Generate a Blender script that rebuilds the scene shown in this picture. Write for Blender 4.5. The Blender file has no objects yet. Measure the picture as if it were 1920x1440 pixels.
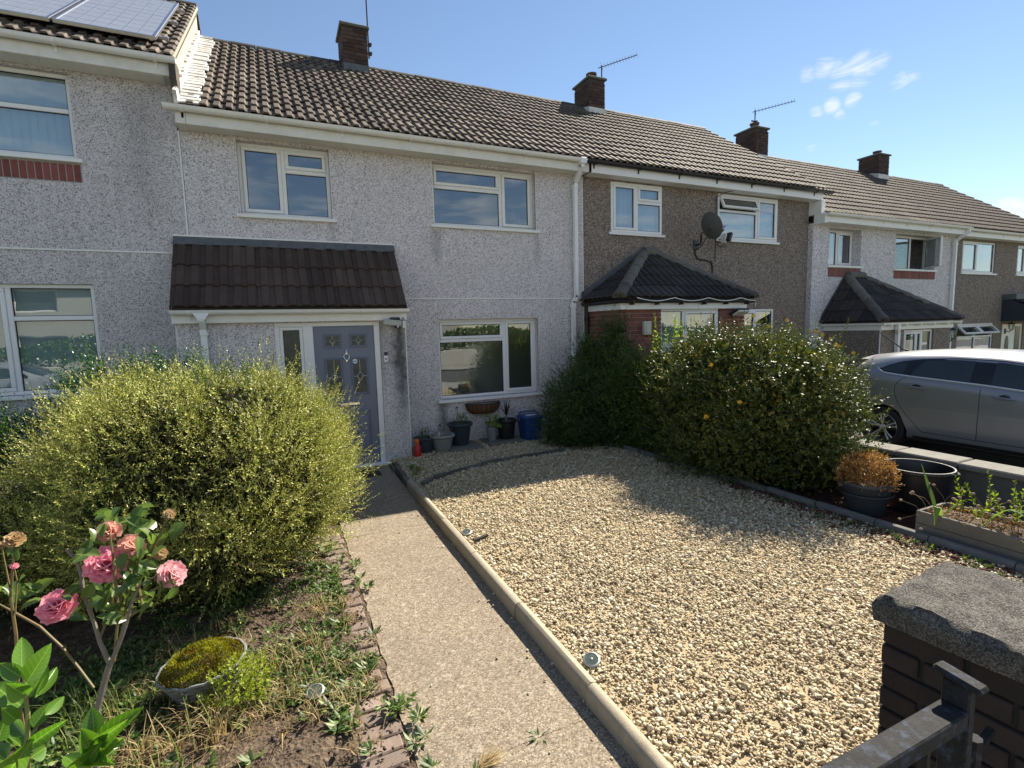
import bpy, math, random
import numpy as np
from mathutils import Matrix, Vector
random.seed(7)
rng = np.random.default_rng(11)
sc = bpy.context.scene
col = sc.collection
R = math.radians

# ---------------------------------------------------------------- camera
CAM = Vector((0.0, -8.4, 1.95))
YAW, PIT, ROL = 0.4235566, 0.1079543, -0.0264729
fwd = Vector((math.sin(YAW)*math.cos(PIT), math.cos(YAW)*math.cos(PIT), -math.sin(PIT)))
rgt = Vector((math.cos(YAW), -math.sin(YAW), 0)); upv = rgt.cross(fwd)
r2 = rgt*math.cos(ROL) + upv*math.sin(ROL); u2 = -rgt*math.sin(ROL) + upv*math.cos(ROL)
cd = bpy.data.cameras.new('camera'); cam = bpy.data.objects.new('camera', cd); col.objects.link(cam)
cam.matrix_world = Matrix(((r2.x, u2.x, -fwd.x, CAM.x), (r2.y, u2.y, -fwd.y, CAM.y), (r2.z, u2.z, -fwd.z, CAM.z), (0, 0, 0, 1)))
cd.sensor_fit = 'HORIZONTAL'; cd.sensor_width = 36.0; cd.lens = 955.003*36/1920
cd.clip_start = 0.05; cd.clip_end = 3000
sc.camera = cam

# ---------------------------------------------------------------- sun and sky
SUN_EL, SUN_AZ = R(43.0), R(62.5)          # azimuth from +Y (behind the houses) towards +X
sd = Vector((math.cos(SUN_EL)*math.sin(SUN_AZ), math.cos(SUN_EL)*math.cos(SUN_AZ), math.sin(SUN_EL)))
sl = bpy.data.lights.new('sun', 'SUN'); sl.energy = 5.0; sl.angle = R(0.53); sl.color = (1.0, 0.91, 0.76)
so = bpy.data.objects.new('sun', sl); col.objects.link(so)
so.rotation_euler = (-sd).to_track_quat('-Z', 'Y').to_euler(); so.location = (30, 20, 40)

w = bpy.data.worlds.new('World'); sc.world = w; w.use_nodes = True
nt = w.node_tree; nt.nodes.clear()
def wn(t, **k):
    n = nt.nodes.new(t)
    for a, b in k.items():
        if a in n.inputs: n.inputs[a].default_value = b
        else: setattr(n, a, b)
    return n
def wl(a, b): nt.links.new(a, b)
out = wn('ShaderNodeOutputWorld'); bg = wn('ShaderNodeBackground', Strength=0.067); wl(bg.outputs[0], out.inputs[0])
sky = wn('ShaderNodeTexSky', sky_type='NISHITA', sun_disc=False, sun_elevation=SUN_EL, sun_rotation=SUN_AZ,
         altitude=60.0, air_density=1.0, dust_density=0.0, ozone_density=1.1)
tc = wn('ShaderNodeTexCoord')
sep = wn('ShaderNodeSeparateXYZ'); wl(tc.outputs['Generated'], sep.inputs[0])
def wm(op, a, b=None, c=None):
    n = nt.nodes.new('ShaderNodeMath'); n.operation = op
    for i, x in enumerate((a, b, c)):
        if x is None: continue
        if isinstance(x, (int, float)): n.inputs[i].default_value = x
        else: wl(x, n.inputs[i])
    return n.outputs[0]
# clouds lie on a layer overhead: direction / height
zc = wm('MAXIMUM', sep.outputs[2], 0.06)
cx = wm('DIVIDE', sep.outputs[0], zc); cy = wm('DIVIDE', sep.outputs[1], zc)
cmb = wn('ShaderNodeCombineXYZ'); wl(cx, cmb.inputs[0]); wl(cy, cmb.inputs[1])
cn = wn('ShaderNodeTexNoise', Scale=1.35, Detail=9.0, Roughness=0.62, Distortion=0.25); wl(cmb.outputs[0], cn.inputs['Vector'])
def puff(px, py, rad, amp):
    # one small cloud in the direction seen at (px, py); angular radius in radians
    d = ((px-960)/955.003*r2 - (py-720)/955.003*u2 + fwd).normalized()
    vm = wn('ShaderNodeVectorMath', operation='DOT_PRODUCT'); wl(tc.outputs['Generated'], vm.inputs[0]); vm.inputs[1].default_value = d
    k = wm('SUBTRACT', 1.0, vm.outputs['Value'])
    k = wm('DIVIDE', k, rad*rad/2)
    return wm('MULTIPLY', wm('MAXIMUM', wm('SUBTRACT', 1.0, k), 0.0), amp)
cov = None
for a in ((1512, 141, .018, .24), (1545, 130, .020, .24), (1582, 140, .026, .30), (1615, 128, .030, .33), (1645, 116, .020, .26), (1688, 152, .016, .26), (1710, 143, .012, .2), (1530, 212, .012, .22), (1560, 198, .014, .28), (1600, 188, .014, .28), (1575, 217, .011, .22), (1895, 398, .026, .45), (1640, 232, .010, .15), (1522, 276, .010, .16)):
    p = puff(*a); cov = p if cov is None else wm('MAXIMUM', cov, p)
cn2 = wn('ShaderNodeTexNoise', Scale=17.0, Detail=9.0, Roughness=0.68, Distortion=1.2)
mp = wn('ShaderNodeMapping'); mp.inputs['Scale'].default_value = (.8, .8, 2.6); mp.inputs['Rotation'].default_value = (0.0, 0.0, 0.3)
wl(tc.outputs['Generated'], mp.inputs[0]); wl(mp.outputs[0], cn2.inputs['Vector'])
front = wm('ADD', cov, wm('MULTIPLY', wm('SUBTRACT', cn2.outputs[0], 0.5), 1.5))
front = wm('MULTIPLY', wm('MINIMUM', wm('MAXIMUM', wm('MULTIPLY', wm('SUBTRACT', front, 0.06), 1.5), 0.0), 1.0), wm('MINIMUM', wm('MULTIPLY', cov, 5.0), 1.0))
# scattered cloud over the northern half of the sky, which the windows mirror
north = wm('MINIMUM', wm('MAXIMUM', wm('MULTIPLY', wm('SUBTRACT', -0.05, sep.outputs[1]), 3.0), 0.0), 1.0)
back = wm('MULTIPLY', wm('MINIMUM', wm('MAXIMUM', wm('MULTIPLY', wm('SUBTRACT', cn.outputs[0], 0.47), 4.5), 0.0), 1.0), north)
cl = wm('MAXIMUM', front, wm('MULTIPLY', back, 0.85))
mx = wn('ShaderNodeMix', data_type='RGBA'); wl(cl, mx.inputs[0]); wl(sky.outputs[0], mx.inputs[6]); mx.inputs[7].default_value = (7.0, 7.1, 7.3, 1)
wl(mx.outputs[2], bg.inputs[0])

vs = sc.view_settings; vs.view_transform = 'Standard'; vs.look = 'None'; vs.gamma = 1.0; vs.use_curve_mapping = False
vs.exposure = 1.2
sc.cycles.max_bounces = 6; sc.cycles.diffuse_bounces = 3; sc.cycles.glossy_bounces = 3; sc.cycles.transparent_max_bounces = 10
# ---------------------------------------------------------------- helpers
ORG = {}
def tag(o, label=None, cat=None, group=None, kind=None):
    if label: o['label'] = label
    if cat: o['category'] = cat
    if group: o['group'] = group
    if kind: o['kind'] = kind
    return o
def thing(name, label, cat, loc=(0, 0, 0), rz=0.0, group=None, local=False):
    o = bpy.data.objects.new(name, None); o.empty_display_size = 0.1; col.objects.link(o)
    o.location = loc; o.rotation_euler = (0, 0, rz)
    ORG[o] = Vector((0, 0, 0)) if local else Vector(loc)
    return tag(o, label, cat, group)
def link(me, name, parent=None, mat=None, world=None, org=None):
    """link a mesh given in world (or, under a local thing, local) coordinates"""
    o = bpy.data.objects.new(name, me)
    if mat is not None and not me.materials: me.materials.append(mat)
    col.objects.link(o)
    if parent is not None:
        og = ORG[parent]; o.parent = parent; ORG[o] = Vector((0, 0, 0))
        o.matrix_basis = Matrix.Translation(-og) @ (world or Matrix())
    else:
        o.matrix_basis = world or Matrix(); ORG[o] = o.matrix_basis.translation.copy()
    return o
class MB:
    def __init__(s): s.v = []; s.f = []; s.M = None
    def add(s, vs_, fs):
        b = len(s.v)
        if s.M is not None: vs_ = [tuple(s.M @ Vector(p)) for p in vs_]
        s.v += [tuple(p) for p in vs_]; s.f += [tuple(b+i for i in f) for f in fs]; return s
    def box(s, x0, x1, y0, y1, z0, z1, c=0.0):
        if c <= 0:
            return s.add([(x0,y0,z0),(x1,y0,z0),(x1,y1,z0),(x0,y1,z0),(x0,y0,z1),(x1,y0,z1),(x1,y1,z1),(x0,y1,z1)],
                         [(0,3,2,1),(4,5,6,7),(0,1,5,4),(1,2,6,5),(2,3,7,6),(3,0,4,7)])
        X = (x0, x1); Y = (y0, y1); Z = (z0, z1); vv = []; idx = {}
        for i in (0,1):
            for j in (0,1):
                for k in (0,1):
                    sx, sy, sz = (1,-1)[i]*c, (1,-1)[j]*c, (1,-1)[k]*c
                    idx[i,j,k] = len(vv)
                    vv += [(X[i],Y[j]+sy,Z[k]+sz),(X[i]+sx,Y[j],Z[k]+sz),(X[i]+sx,Y[j]+sy,Z[k])]
        fs = []
        def q(a): fs.append(tuple(a))
        I = lambda i,j,k,a: idx[i,j,k]+a
        q([I(0,0,0,0),I(0,0,1,0),I(0,1,1,0),I(0,1,0,0)]); q([I(1,0,0,0),I(1,1,0,0),I(1,1,1,0),I(1,0,1,0)])
        q([I(0,0,0,1),I(1,0,0,1),I(1,0,1,1),I(0,0,1,1)]); q([I(0,1,0,1),I(0,1,1,1),I(1,1,1,1),I(1,1,0,1)])
        q([I(0,0,0,2),I(0,1,0,2),I(1,1,0,2),I(1,0,0,2)]); q([I(0,0,1,2),I(1,0,1,2),I(1,1,1,2),I(0,1,1,2)])
        for i in (0,1):
            for j in (0,1): q([I(i,j,0,0),I(i,j,0,1),I(i,j,1,1),I(i,j,1,0)])
            for k in (0,1): q([I(i,0,k,0),I(i,0,k,2),I(i,1,k,2),I(i,1,k,0)])
        for j in (0,1):
            for k in (0,1): q([I(0,j,k,1),I(0,j,k,2),I(1,j,k,2),I(1,j,k,1)])
        for i in (0,1):
            for j in (0,1):
                for k in (0,1): fs.append((I(i,j,k,0),I(i,j,k,1),I(i,j,k,2)))
        return s.add(vv, fs)
    def tube(s, pts, r, n=8, caps=True, flat=1.0):
        pts = [Vector(p) for p in pts]; m = len(pts)
        rs = r if isinstance(r, (list, tuple)) else [r]*m
        t0 = (pts[1]-pts[0]).normalized()
        a = Vector((0,0,1)) if abs(t0.z) < .9 else Vector((1,0,0))
        nx = t0.cross(a).normalized(); vv = []
        for i, p in enumerate(pts):
            t = (pts[min(i+1,m-1)]-pts[max(i-1,0)]).normalized()
            nx = (nx - t*nx.dot(t)).normalized(); ny = t.cross(nx)
            for k in range(n):
                an = 2*math.pi*k/n
                vv.append(p + (nx*math.cos(an) + ny*math.sin(an)*flat)*rs[i])
        fs = [(i*n+k, i*n+(k+1)%n, (i+1)*n+(k+1)%n, (i+1)*n+k) for i in range(m-1) for k in range(n)]
        if caps: fs += [tuple(range(n-1,-1,-1)), tuple((m-1)*n+k for k in range(n))]
        return s.add(vv, fs)
    def lathe(s, prof, n=28, c=(0,0,0), closed=False, sx=1.0, sy=1.0):
        vv = []; m = len(prof)
        for (r, z) in prof:
            for k in range(n):
                an = 2*math.pi*k/n; vv.append((c[0]+r*sx*math.cos(an), c[1]+r*sy*math.sin(an), c[2]+z))
        fs = [(i*n+k, i*n+(k+1)%n, (i+1)*n+(k+1)%n, (i+1)*n+k) for i in range(m-1) for k in range(n)]
        if prof[0][0] > 1e-6 and closed: fs.append(tuple(range(n-1,-1,-1)))
        if prof[-1][0] > 1e-6 and closed: fs.append(tuple((m-1)*n+k for k in range(n)))
        return s.add(vv, fs)
    def prism(s, poly, axis, a0, a1):
        """extrude polygon (list of 2-tuples) along axis x/y/z"""
        n = len(poly)
        mk = {'x': lambda p,a:(a,p[0],p[1]), 'y': lambda p,a:(p[0],a,p[1]), 'z': lambda p,a:(p[0],p[1],a)}[axis]
        vv = [mk(p,a0) for p in poly]+[mk(p,a1) for p in poly]
        return s.add(vv, [tuple(range(n)), tuple(range(2*n-1,n-1,-1))]+[(i,i+n,(i+1)%n+n,(i+1)%n) for i in range(n)])
    def frame(s, x0, x1, z0, z1, y0, y1, wd, c=0.0):
        """rectangular frame in the xz plane, members butted"""
        s.box(x0,x1,y0,y1,z0,z0+wd,c); s.box(x0,x1,y0,y1,z1-wd,z1,c)
        s.box(x0,x0+wd,y0,y1,z0+wd,z1-wd,c); s.box(x1-wd,x1,y0,y1,z0+wd,z1-wd,c); return s
    def mesh(s, name, smooth=False):
        me = bpy.data.meshes.new(name); me.from_pydata(s.v, [], s.f)
        import bmesh
        b = bmesh.new(); b.from_mesh(me); bmesh.ops.recalc_face_normals(b, faces=b.faces); b.to_mesh(me); b.free()
        if smooth:
            me.polygons.foreach_set('use_smooth', [True]*len(me.polygons))
            try: me.set_sharp_from_angle(angle=R(38))
            except Exception: pass
        me.update(); return me
    def build(s, name, mat, parent=None, smooth=False):
        me = s.mesh(name, smooth)
        if parent is None:      # top-level: put the origin at the base of the thing
            a = np.array(s.v); o = Vector(((a[:,0].min()+a[:,0].max())/2, (a[:,1].min()+a[:,1].max())/2, a[:,2].min()))
            me.transform(Matrix.Translation(-o))
            return link(me, name, None, mat, Matrix.Translation(o))
        return link(me, name, parent, mat)
def fast_mesh(name, V, F, mat, parent=None, attr=None, smooth=False, name2='rnd'):
    """V (n,3), F (m,k) arrays; attr: per-vertex float"""
    V = np.asarray(V, dtype=np.float32); F = np.asarray(F, dtype=np.int32); m, k = F.shape
    me = bpy.data.meshes.new(name)
    me.vertices.add(len(V)); 
    me.loops.add(m*k); me.loops.foreach_set('vertex_index', F.ravel())
    me.polygons.add(m); me.polygons.foreach_set('loop_start', np.arange(0, m*k, k, dtype=np.int32))
    try: me.polygons.foreach_set('loop_total', np.full(m, k, dtype=np.int32))
    except Exception: pass
    if smooth: me.polygons.foreach_set('use_smooth', np.ones(m, dtype=bool))
    o = None
    if parent is None:
        o = np.array([(V[:,0].min()+V[:,0].max())/2, (V[:,1].min()+V[:,1].max())/2, V[:,2].min()], dtype=np.float32)
        V = V - o
    me.vertices.foreach_set('co', V.ravel())
    if attr is not None:
        at = me.attributes.new(name2, 'FLOAT', 'POINT'); at.data.foreach_set('value', np.asarray(attr, dtype=np.float32))
    me.update(calc_edges=True); me.validate()
    return link(me, name, parent, mat, Matrix.Translation(o) if o is not None else None)

# ---------------------------------------------------------------- materials
MATS = {}
class T:
    def __init__(s, name):
        s.m = bpy.data.materials.new(name); s.m.use_nodes = True; s.t = s.m.node_tree
        s.b = s.t.nodes['Principled BSDF']; s.o = s.t.nodes['Material Output']
        MATS[name] = s.m
    def n(s, typ, **k):
        n = s.t.nodes.new('ShaderNode'+typ)
        for a, b in k.items():
            a2 = a.replace('_', ' ')
            if a in n.inputs: n.inputs[a].default_value = b
            elif a2 in n.inputs: n.inputs[a2].default_value = b
            else: setattr(n, a, b)
        return n
    def l(s, a, b): s.t.links.new(a, b)
    def pos(s, scale=None):
        g = s.n('NewGeometry').outputs['Position']
        if scale:
            mp = s.n('Mapping'); mp.inputs['Scale'].default_value = scale; s.l(g, mp.inputs[0]); return mp.outputs[0]
        return g
    def noise(s, scale, detail=4.0, rough=.6, vec=None, dist=0.0):
        n = s.n('TexNoise', Scale=scale, Detail=detail, Roughness=rough, Distortion=dist); s.l(vec or s.pos(), n.inputs['Vector']); return n.outputs[0]
    def ramp(s, fac, stops, interp='LINEAR'):
        r = s.n('ValToRGB'); r.color_ramp.interpolation = interp; e = r.color_ramp.elements
        while len(e) < len(stops): e.new(0.5)
        for q, (p, c) in zip(e, stops): q.position = p; q.color = (*c, 1) if len(c) == 3 else c
        s.l(fac, r.inputs[0]); return r.outputs[0]
    def mix(s, fac, a, b, blend='MIX'):
        x = s.n('Mix', data_type='RGBA', blend_type=blend)
        for i, v in ((0, fac), (6, a), (7, b)):
            if isinstance(v, (int, float)): x.inputs[i].default_value = v
            elif isinstance(v, tuple): x.inputs[i].default_value = (*v, 1)
            else: s.l(v, x.inputs[i])
        return x.outputs[2]
    def math(s, op, a, b=None, clamp=False):
        x = s.n('Math', operation=op); x.use_clamp = clamp
        for i, v in enumerate((a, b)):
            if v is None: continue
            if isinstance(v, (int, float)): x.inputs[i].default_value = v
            else: s.l(v, x.inputs[i])
        return x.outputs[0]
    def bump(s, h, strength=.4, dist=.01):
        b = s.n('Bump', Strength=strength, Distance=dist); s.l(h, b.inputs['Height']); s.l(b.outputs[0], s.b.inputs['Normal'])
    def set(s, **k):
        for a, v in k.items():
            i = s.b.inputs[a.replace('_', ' ')]
            if hasattr(v, 'is_linked') or hasattr(v, 'node'): s.l(v, i)
            elif isinstance(v, tuple) and len(v) == 3: i.default_value = (*v, 1)
            else: i.default_value = v
        return s.m
def simple(name, c1, c2=None, scale=12.0, rough=.6, bump=0.0, bscale=60.0, metal=0.0, rnd=0.0, spec=.5, dirt=None):
    if name in MATS: return MATS[name]
    t = T(name); c2 = c2 or tuple(x*.85 for x in c1)
    n = t.noise(scale, 5.0, .65)
    c = t.mix(t.math('MULTIPLY', t.math('SUBTRACT', n, .3, True), 2.2, True), c1, c2)
    if rnd:
        oi = t.n('ObjectInfo'); f = t.math('ADD', 1-rnd, t.math('MULTIPLY', oi.outputs['Random'], 2*rnd))
        h = t.n('HueSaturation'); t.l(f, h.inputs['Value']); t.l(c, h.inputs['Color']); c = h.outputs[0]
    if dirt:
        d = t.noise(dirt[0], 6.0, .7); c = t.mix(t.math('MULTIPLY', t.math('SUBTRACT', d, .5, True), dirt[2], True), c, dirt[1])
    if bump: t.bump(t.noise(bscale, 4.0, .7), bump, .006)
    t.set(Base_Color=c, Roughness=rough, Metallic=metal); t.b.inputs['Specular IOR Level'].default_value = spec
    return t.m

def pebble(name, stops, dirtcol, stains, cells=92.0):
    t = T(name)
    v = t.n('TexVoronoi', Scale=cells); t.l(t.pos(), v.inputs['Vector'])
    v2 = t.n('TexVoronoi', Scale=cells*2.1); t.l(t.pos(), v2.inputs['Vector'])
    s1 = t.n('SeparateColor'); t.l(v.outputs['Color'], s1.inputs[0]); s2 = t.n('SeparateColor'); t.l(v2.outputs['Color'], s2.inputs[0])
    f = t.math('ADD', t.math('MULTIPLY', s1.outputs[0], .55), t.math('MULTIPLY', s2.outputs[0], .45))
    cl = t.noise(9.0, 3.0); f = t.math('ADD', f, t.math('MULTIPLY', t.math('SUBTRACT', cl, .5), .12))
    c = t.ramp(f, stops)
    big = t.noise(.9, 5.0, .65)
    c = t.mix(t.math('MULTIPLY', t.math('SUBTRACT', big, .47, True), 1.3, True), c, t.mix(.55, c, dirtcol))
    stk = t.noise(1.0, 4.0, .7, t.pos((7.0, 7.0, .5))); c = t.mix(t.math('MULTIPLY', t.math('SUBTRACT', stk, .51, True), 1.5, True), c, t.mix(.5, c, tuple(x*.55 for x in dirtcol)))
    if stains: sp = t.n('SeparateXYZ'); t.l(t.pos(), sp.inputs[0]); wn_ = t.math('SUBTRACT', t.noise(3.0, 3.0), .5); bn_ = t.math('ADD', .45, t.noise(14.0, 3.0))
    for (x, z0, z1, wd, amt) in stains:       # rain streaks: x centre, bottom, top, half width, strength
        wob = t.math('MULTIPLY', wn_, wd*1.4)
        dx = t.math('ABSOLUTE', t.math('SUBTRACT', t.math('ADD', sp.outputs[0], wob), x))
        a = t.math('SUBTRACT', 1.0, t.math('DIVIDE', dx, wd), True)
        zz = t.n('MapRange', interpolation_type='SMOOTHSTEP'); t.l(sp.outputs[2], zz.inputs[0])
        zz.inputs[1].default_value = z0; zz.inputs[2].default_value = z0+(z1-z0)*.6
        top = t.math('LESS_THAN', sp.outputs[2], z1)
        k = t.math('MULTIPLY', t.math('MULTIPLY', a, zz.outputs[0]), t.math('MULTIPLY', top, amt))
        k = t.math('MULTIPLY', k, bn_, True)
        c = t.mix(k, c, tuple(x*.28 for x in dirtcol))
    h = t.math('ADD', t.math('MULTIPLY', v.outputs['Distance'], -1.0), t.math('MULTIPLY', v2.outputs['Distance'], -.6))
    t.bump(h, .5, .010)
    t.set(Base_Color=c, Roughness=.85); t.b.inputs['Specular IOR Level'].default_value = .3
    return t.m
WHITE_STONE = [(.16, (.06,.056,.060)), (.25, (.26,.242,.248)), (.33, (.57,.53,.535)), (.56, (.73,.678,.680)), (.80, (.86,.805,.795))]
BROWN_STONE = [(.16, (.06,.047,.04)), (.33, (.145,.117,.098)), (.50, (.22,.178,.148)), (.68, (.315,.26,.216)), (.86, (.46,.39,.33))]
m_dash = pebble('pebbledash_light', WHITE_STONE, (.40,.385,.37), [(1.66, .3, 2.12, .22, 1.1), (1.38, .8, 2.1, .12, .6), (2.47, .0, .76, .13, .85), (2.48, 2.9, 3.62, .12, .45), (4.35, 2.9, 3.62, .1, .35), (.86, 3.0, 3.62, .12, .3), (-2.1, 3.1, 3.9, .14, .3)])
m_dash1 = pebble('pebbledash_grey', [(p, tuple(x*.9 for x in c)) for p, c in WHITE_STONE], (.26,.26,.26), [(-1.5, 3.0, 5.2, .3, .25)])
m_dash3 = pebble('pebbledash_brown', BROWN_STONE, (.14,.12,.10), [], 62.0)
m_dash4 = pebble('pebbledash_pale', [(p, tuple(x*1.02 for x in c)) for p, c in WHITE_STONE], (.4,.39,.38), [], 66.0)
m_gable = pebble('pebbledash_tan', [(p, (c[0]*1.0+.04, c[1]*.86+.02, c[2]*.66)) for p, c in WHITE_STONE], (.3,.24,.16), [])

def tile_mat(name, cols, lichen, rough=.82):
    t = T(name); oi = t.n('ObjectInfo')
    n = t.noise(7.0, 6.0, .7); n2 = t.noise(45.0, 4.0, .7)
    f = t.math('ADD', t.math('MULTIPLY', oi.outputs['Random'], .5), t.math('MULTIPLY', n, .6))
    c = t.ramp(f, [(.2, cols[0]), (.5, cols[1]), (.8, cols[2])])
    li = t.math('MULTIPLY', t.math('SUBTRACT', n2, .62, True), 7.0, True)
    c = t.mix(t.math('MULTIPLY', li, .8), c, lichen)
    big = t.noise(.8, 4.0); c = t.mix(t.math('MULTIPLY', t.math('SUBTRACT', big, .5, True), 1.6, True), c, tuple(x*.55 for x in cols[0]))
    t.bump(t.noise(140.0, 3.0), .35, .004)
    t.set(Base_Color=c, Roughness=rough); t.b.inputs['Specular IOR Level'].default_value = .35
    return t.m
m_tile = tile_mat('roof_tile_concrete', [(.052,.040,.031), (.098,.077,.060), (.17,.137,.107)], (.32,.28,.22))
m_ptile = tile_mat('porch_tile_brown', [(.045,.030,.024), (.066,.044,.035), (.09,.062,.05)], (.30,.27,.23))
m_ptile3 = tile_mat('porch_tile_charcoal', [(.022,.019,.018), (.036,.031,.029), (.056,.048,.044)], (.2,.18,.15))
m_hip = tile_mat('hip_tile_weathered', [(.05,.045,.04), (.09,.08,.07), (.16,.145,.125)], (.26,.25,.2))
m_ridge = tile_mat('ridge_tile_mossy', [(.028,.025,.021), (.05,.044,.036), (.085,.076,.062)], (.15,.14,.09))
m_upvc = simple('upvc_white', (.82,.82,.81), (.78,.78,.77), 6.0, .35, dirt=(5.0, (.55,.53,.47), .5))
m_upvc_y = simple('upvc_weathered', (.83,.82,.79), (.79,.775,.73), 5.0, .42, dirt=(9.0, (.50,.47,.38), .7))
m_fascia = simple('fascia_cream', (.78,.76,.70), (.70,.675,.61), 3.0, .5, dirt=(6.0, (.40,.36,.28), 1.0))
m_black = simple('black_plastic', (.014,.014,.015), (.022,.022,.024), 20.0, .38)
m_gasket = simple('rubber_gasket', (.012,.012,.012), rough=.7)
m_lead = simple('lead_flashing', (.075,.082,.09), (.13,.14,.15), 9.0, .55, .3, 30.0, dirt=(14.0, (.08,.085,.08), 1.0))
m_whitelead = simple('white_painted_flashing', (.72,.71,.68), (.5,.49,.45), 8.0, .6, .5, 25.0, dirt=(11.0, (.2,.19,.17), 1.6))
m_wood_dark = simple('dark_timber', (.05,.042,.035), (.08,.068,.055), 10.0, .8, .3, 50.0)
m_inner = simple('interior_plaster', (.55,.54,.50), (.50,.49,.45), 1.0, .9)
m_carpet = simple('interior_floor', (.22,.20,.17), (.18,.16,.13), 8.0, .95)
m_blind = simple('blind_fabric', (.66,.69,.70), (.60,.63,.64), 3.0, .8)
m_curtain = simple('curtain_fabric', (.62,.66,.74), (.50,.55,.64), 2.0, .85)
m_brick = simple('red_brick', (.23,.075,.05), (.15,.055,.042), 14.0, .85, .4, 70.0, rnd=.28)
m_brick_s = simple('soldier_brick', (.25,.07,.055), (.16,.05,.045), 14.0, .8, .4, 70.0, rnd=.25)
m_brick_c = simple('chimney_brick', (.085,.045,.034), (.042,.03,.026), 11.0, .9, .5, 60.0, rnd=.4)
m_mortar = simple('mortar', (.36,.34,.31), (.26,.25,.23), 20.0, .95, .3, 80.0)
m_mortar_c = simple('chimney_mortar', (.07,.062,.055), (.045,.04,.036), 20.0, .95, .3, 80.0)
m_conc_cap = simple('chimney_cap_concrete', (.15,.145,.125), (.09,.09,.08), 12.0, .9, .4, 40.0)
m_pot_clay = simple('clay_pot', (.14,.075,.05), (.08,.055,.04), 12.0, .85, .3, 40.0)
m_alu = simple('aluminium', (.62,.62,.63), (.55,.55,.56), 15.0, .3, metal=1.0)
m_chrome = simple('chrome', (.8,.79,.77), (.75,.74,.72), 15.0, .12, metal=1.0)
m_steel_dark = simple('dark_steel', (.06,.06,.065), (.09,.085,.08), 18.0, .5, .2, 60.0, metal=.6)
def glass(name, tint, refl_ior=1.75):
    t = T(name); t.t.nodes.remove(t.b)
    tr = t.n('BsdfTransparent'); tr.inputs[0].default_value = (*tint, 1)
    gl = t.n('BsdfGlossy', Roughness=0.0); gl.inputs[0].default_value = (.95,.97,1,1)
    w_ = t.noise(1.3, 2.0); b = t.n('Bump', Strength=.05, Distance=.02); t.l(w_, b.inputs['Height']); t.l(b.outputs[0], gl.inputs['Normal'])
    fr = t.n('Fresnel'); t.l(b.outputs[0], fr.inputs['Normal'])      # same reflectance on both faces of the sheet
    t.l(t.math('ADD', refl_ior, t.math('MULTIPLY', t.n('NewGeometry').outputs['Backfacing'], 1/refl_ior-refl_ior)), fr.inputs['IOR'])
    f = t.math('MULTIPLY', fr.outputs[0], 2.1, True)
    mx = t.n('MixShader'); t.l(f, mx.inputs[0]); t.l(tr.outputs[0], mx.inputs[1]); t.l(gl.outputs[0], mx.inputs[2])
    t.l(mx.outputs[0], t.o.inputs[0]); return t.m
m_glass = glass('window_glass', (.80,.86,.86))
m_glass_o = simple('obscured_glass', (.035,.04,.038), (.06,.065,.06), 8.0, .12, .25, 90.0)
m_doorgl = simple('leaded_door_glass', (.05,.055,.05), (.09,.10,.09), 7.0, .08, .2, 60.0)
# ---------------------------------------------------------------- ground
def sstep(a, b, x):
    t = np.clip((x-a)/(b-a), 0, 1); return t*t*(3-2*t)
def gz(x, y=0.0):
    """lie of the land along the terrace: it steps down to the right"""
    return 0.5*sstep(-1.75, -2.6, np.asarray(x, float)) * sstep(-8.2, -7.0, np.asarray(y, float)) - 0.5*sstep(10.3, 11.6, np.asarray(x, float))
def sheet(name, x0, x1, y0, y1, z, mat, nx=1, ny=1, fn=None, parent=None, kind='structure'):
    xs = np.linspace(x0, x1, nx+1); ys = np.linspace(y0, y1, ny+1)
    X, Y = np.meshgrid(xs, ys); Z = np.full_like(X, z)
    if fn is not None: Z = Z + fn(X, Y)
    V = np.stack([X, Y, Z], -1).reshape(-1, 3)
    i = np.arange(nx); j = np.arange(ny); I, J = np.meshgrid(i, j); a = (J*(nx+1)+I).ravel()
    F = np.stack([a, a+1, a+nx+2, a+nx+1], -1)
    o = fast_mesh(name, V, F, mat, parent, smooth=True)
    if parent is None: tag(o, kind=kind)
    return o
def lumps(scale, amp, seed):
    r = np.random.default_rng(seed); k = [(r.uniform(-1, 1, 2)*scale*(1+i*.7), r.uniform(0, 6.28), amp/(1+i*.6)) for i in range(7)]
    return lambda X, Y: sum(a*np.sin(q[0]*X+q[1]*Y+p) for q, p, a in k)
m_grass = simple('rough_grass_ground', (.05,.07,.025), (.10,.095,.045), 3.0, .95, .6, 40.0)
m_asph = simple('asphalt', (.05,.05,.052), (.075,.074,.072), 30.0, .9, .5, 160.0)
m_pave = simple('pavement_concrete', (.30,.29,.265), (.24,.23,.21), 8.0, .9, .3, 90.0)
xs_g = np.concatenate([[-400, -120, -40], np.arange(-12, 30.1, 1/3.), [40, 120, 400]])
ys_g = np.concatenate([[-400, -120, -40, -20, -10], np.arange(-8.5, 1.1, .5), [8, 40, 120, 400]])
Xg, Yg = np.meshgrid(xs_g, ys_g); Zg = gz(Xg, Yg)-.12
nxg, nyg = len(xs_g)-1, len(ys_g)-1
I, J = np.meshgrid(np.arange(nxg), np.arange(nyg)); a = (J*(nxg+1)+I).ravel()
tag(fast_mesh('ground', np.stack([Xg, Yg, Zg], -1).reshape(-1, 3), np.stack([a, a+1, a+nxg+2, a+nxg+1], -1), m_grass), kind='structure')
sheet('pavement', -60, 60, -10.2, -8.06, -.06, m_pave)
sheet('road', -60, 60, -16.5, -10.35, -.14+.03, m_asph)
tag(MB().box(-60, 60, -10.35, -10.2, -.2, -.055, .012).build('road_kerb', m_pave), kind='structure')
sheet('far_pavement', -60, 60, -18.6, -16.5, -.05, m_pave)
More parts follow.
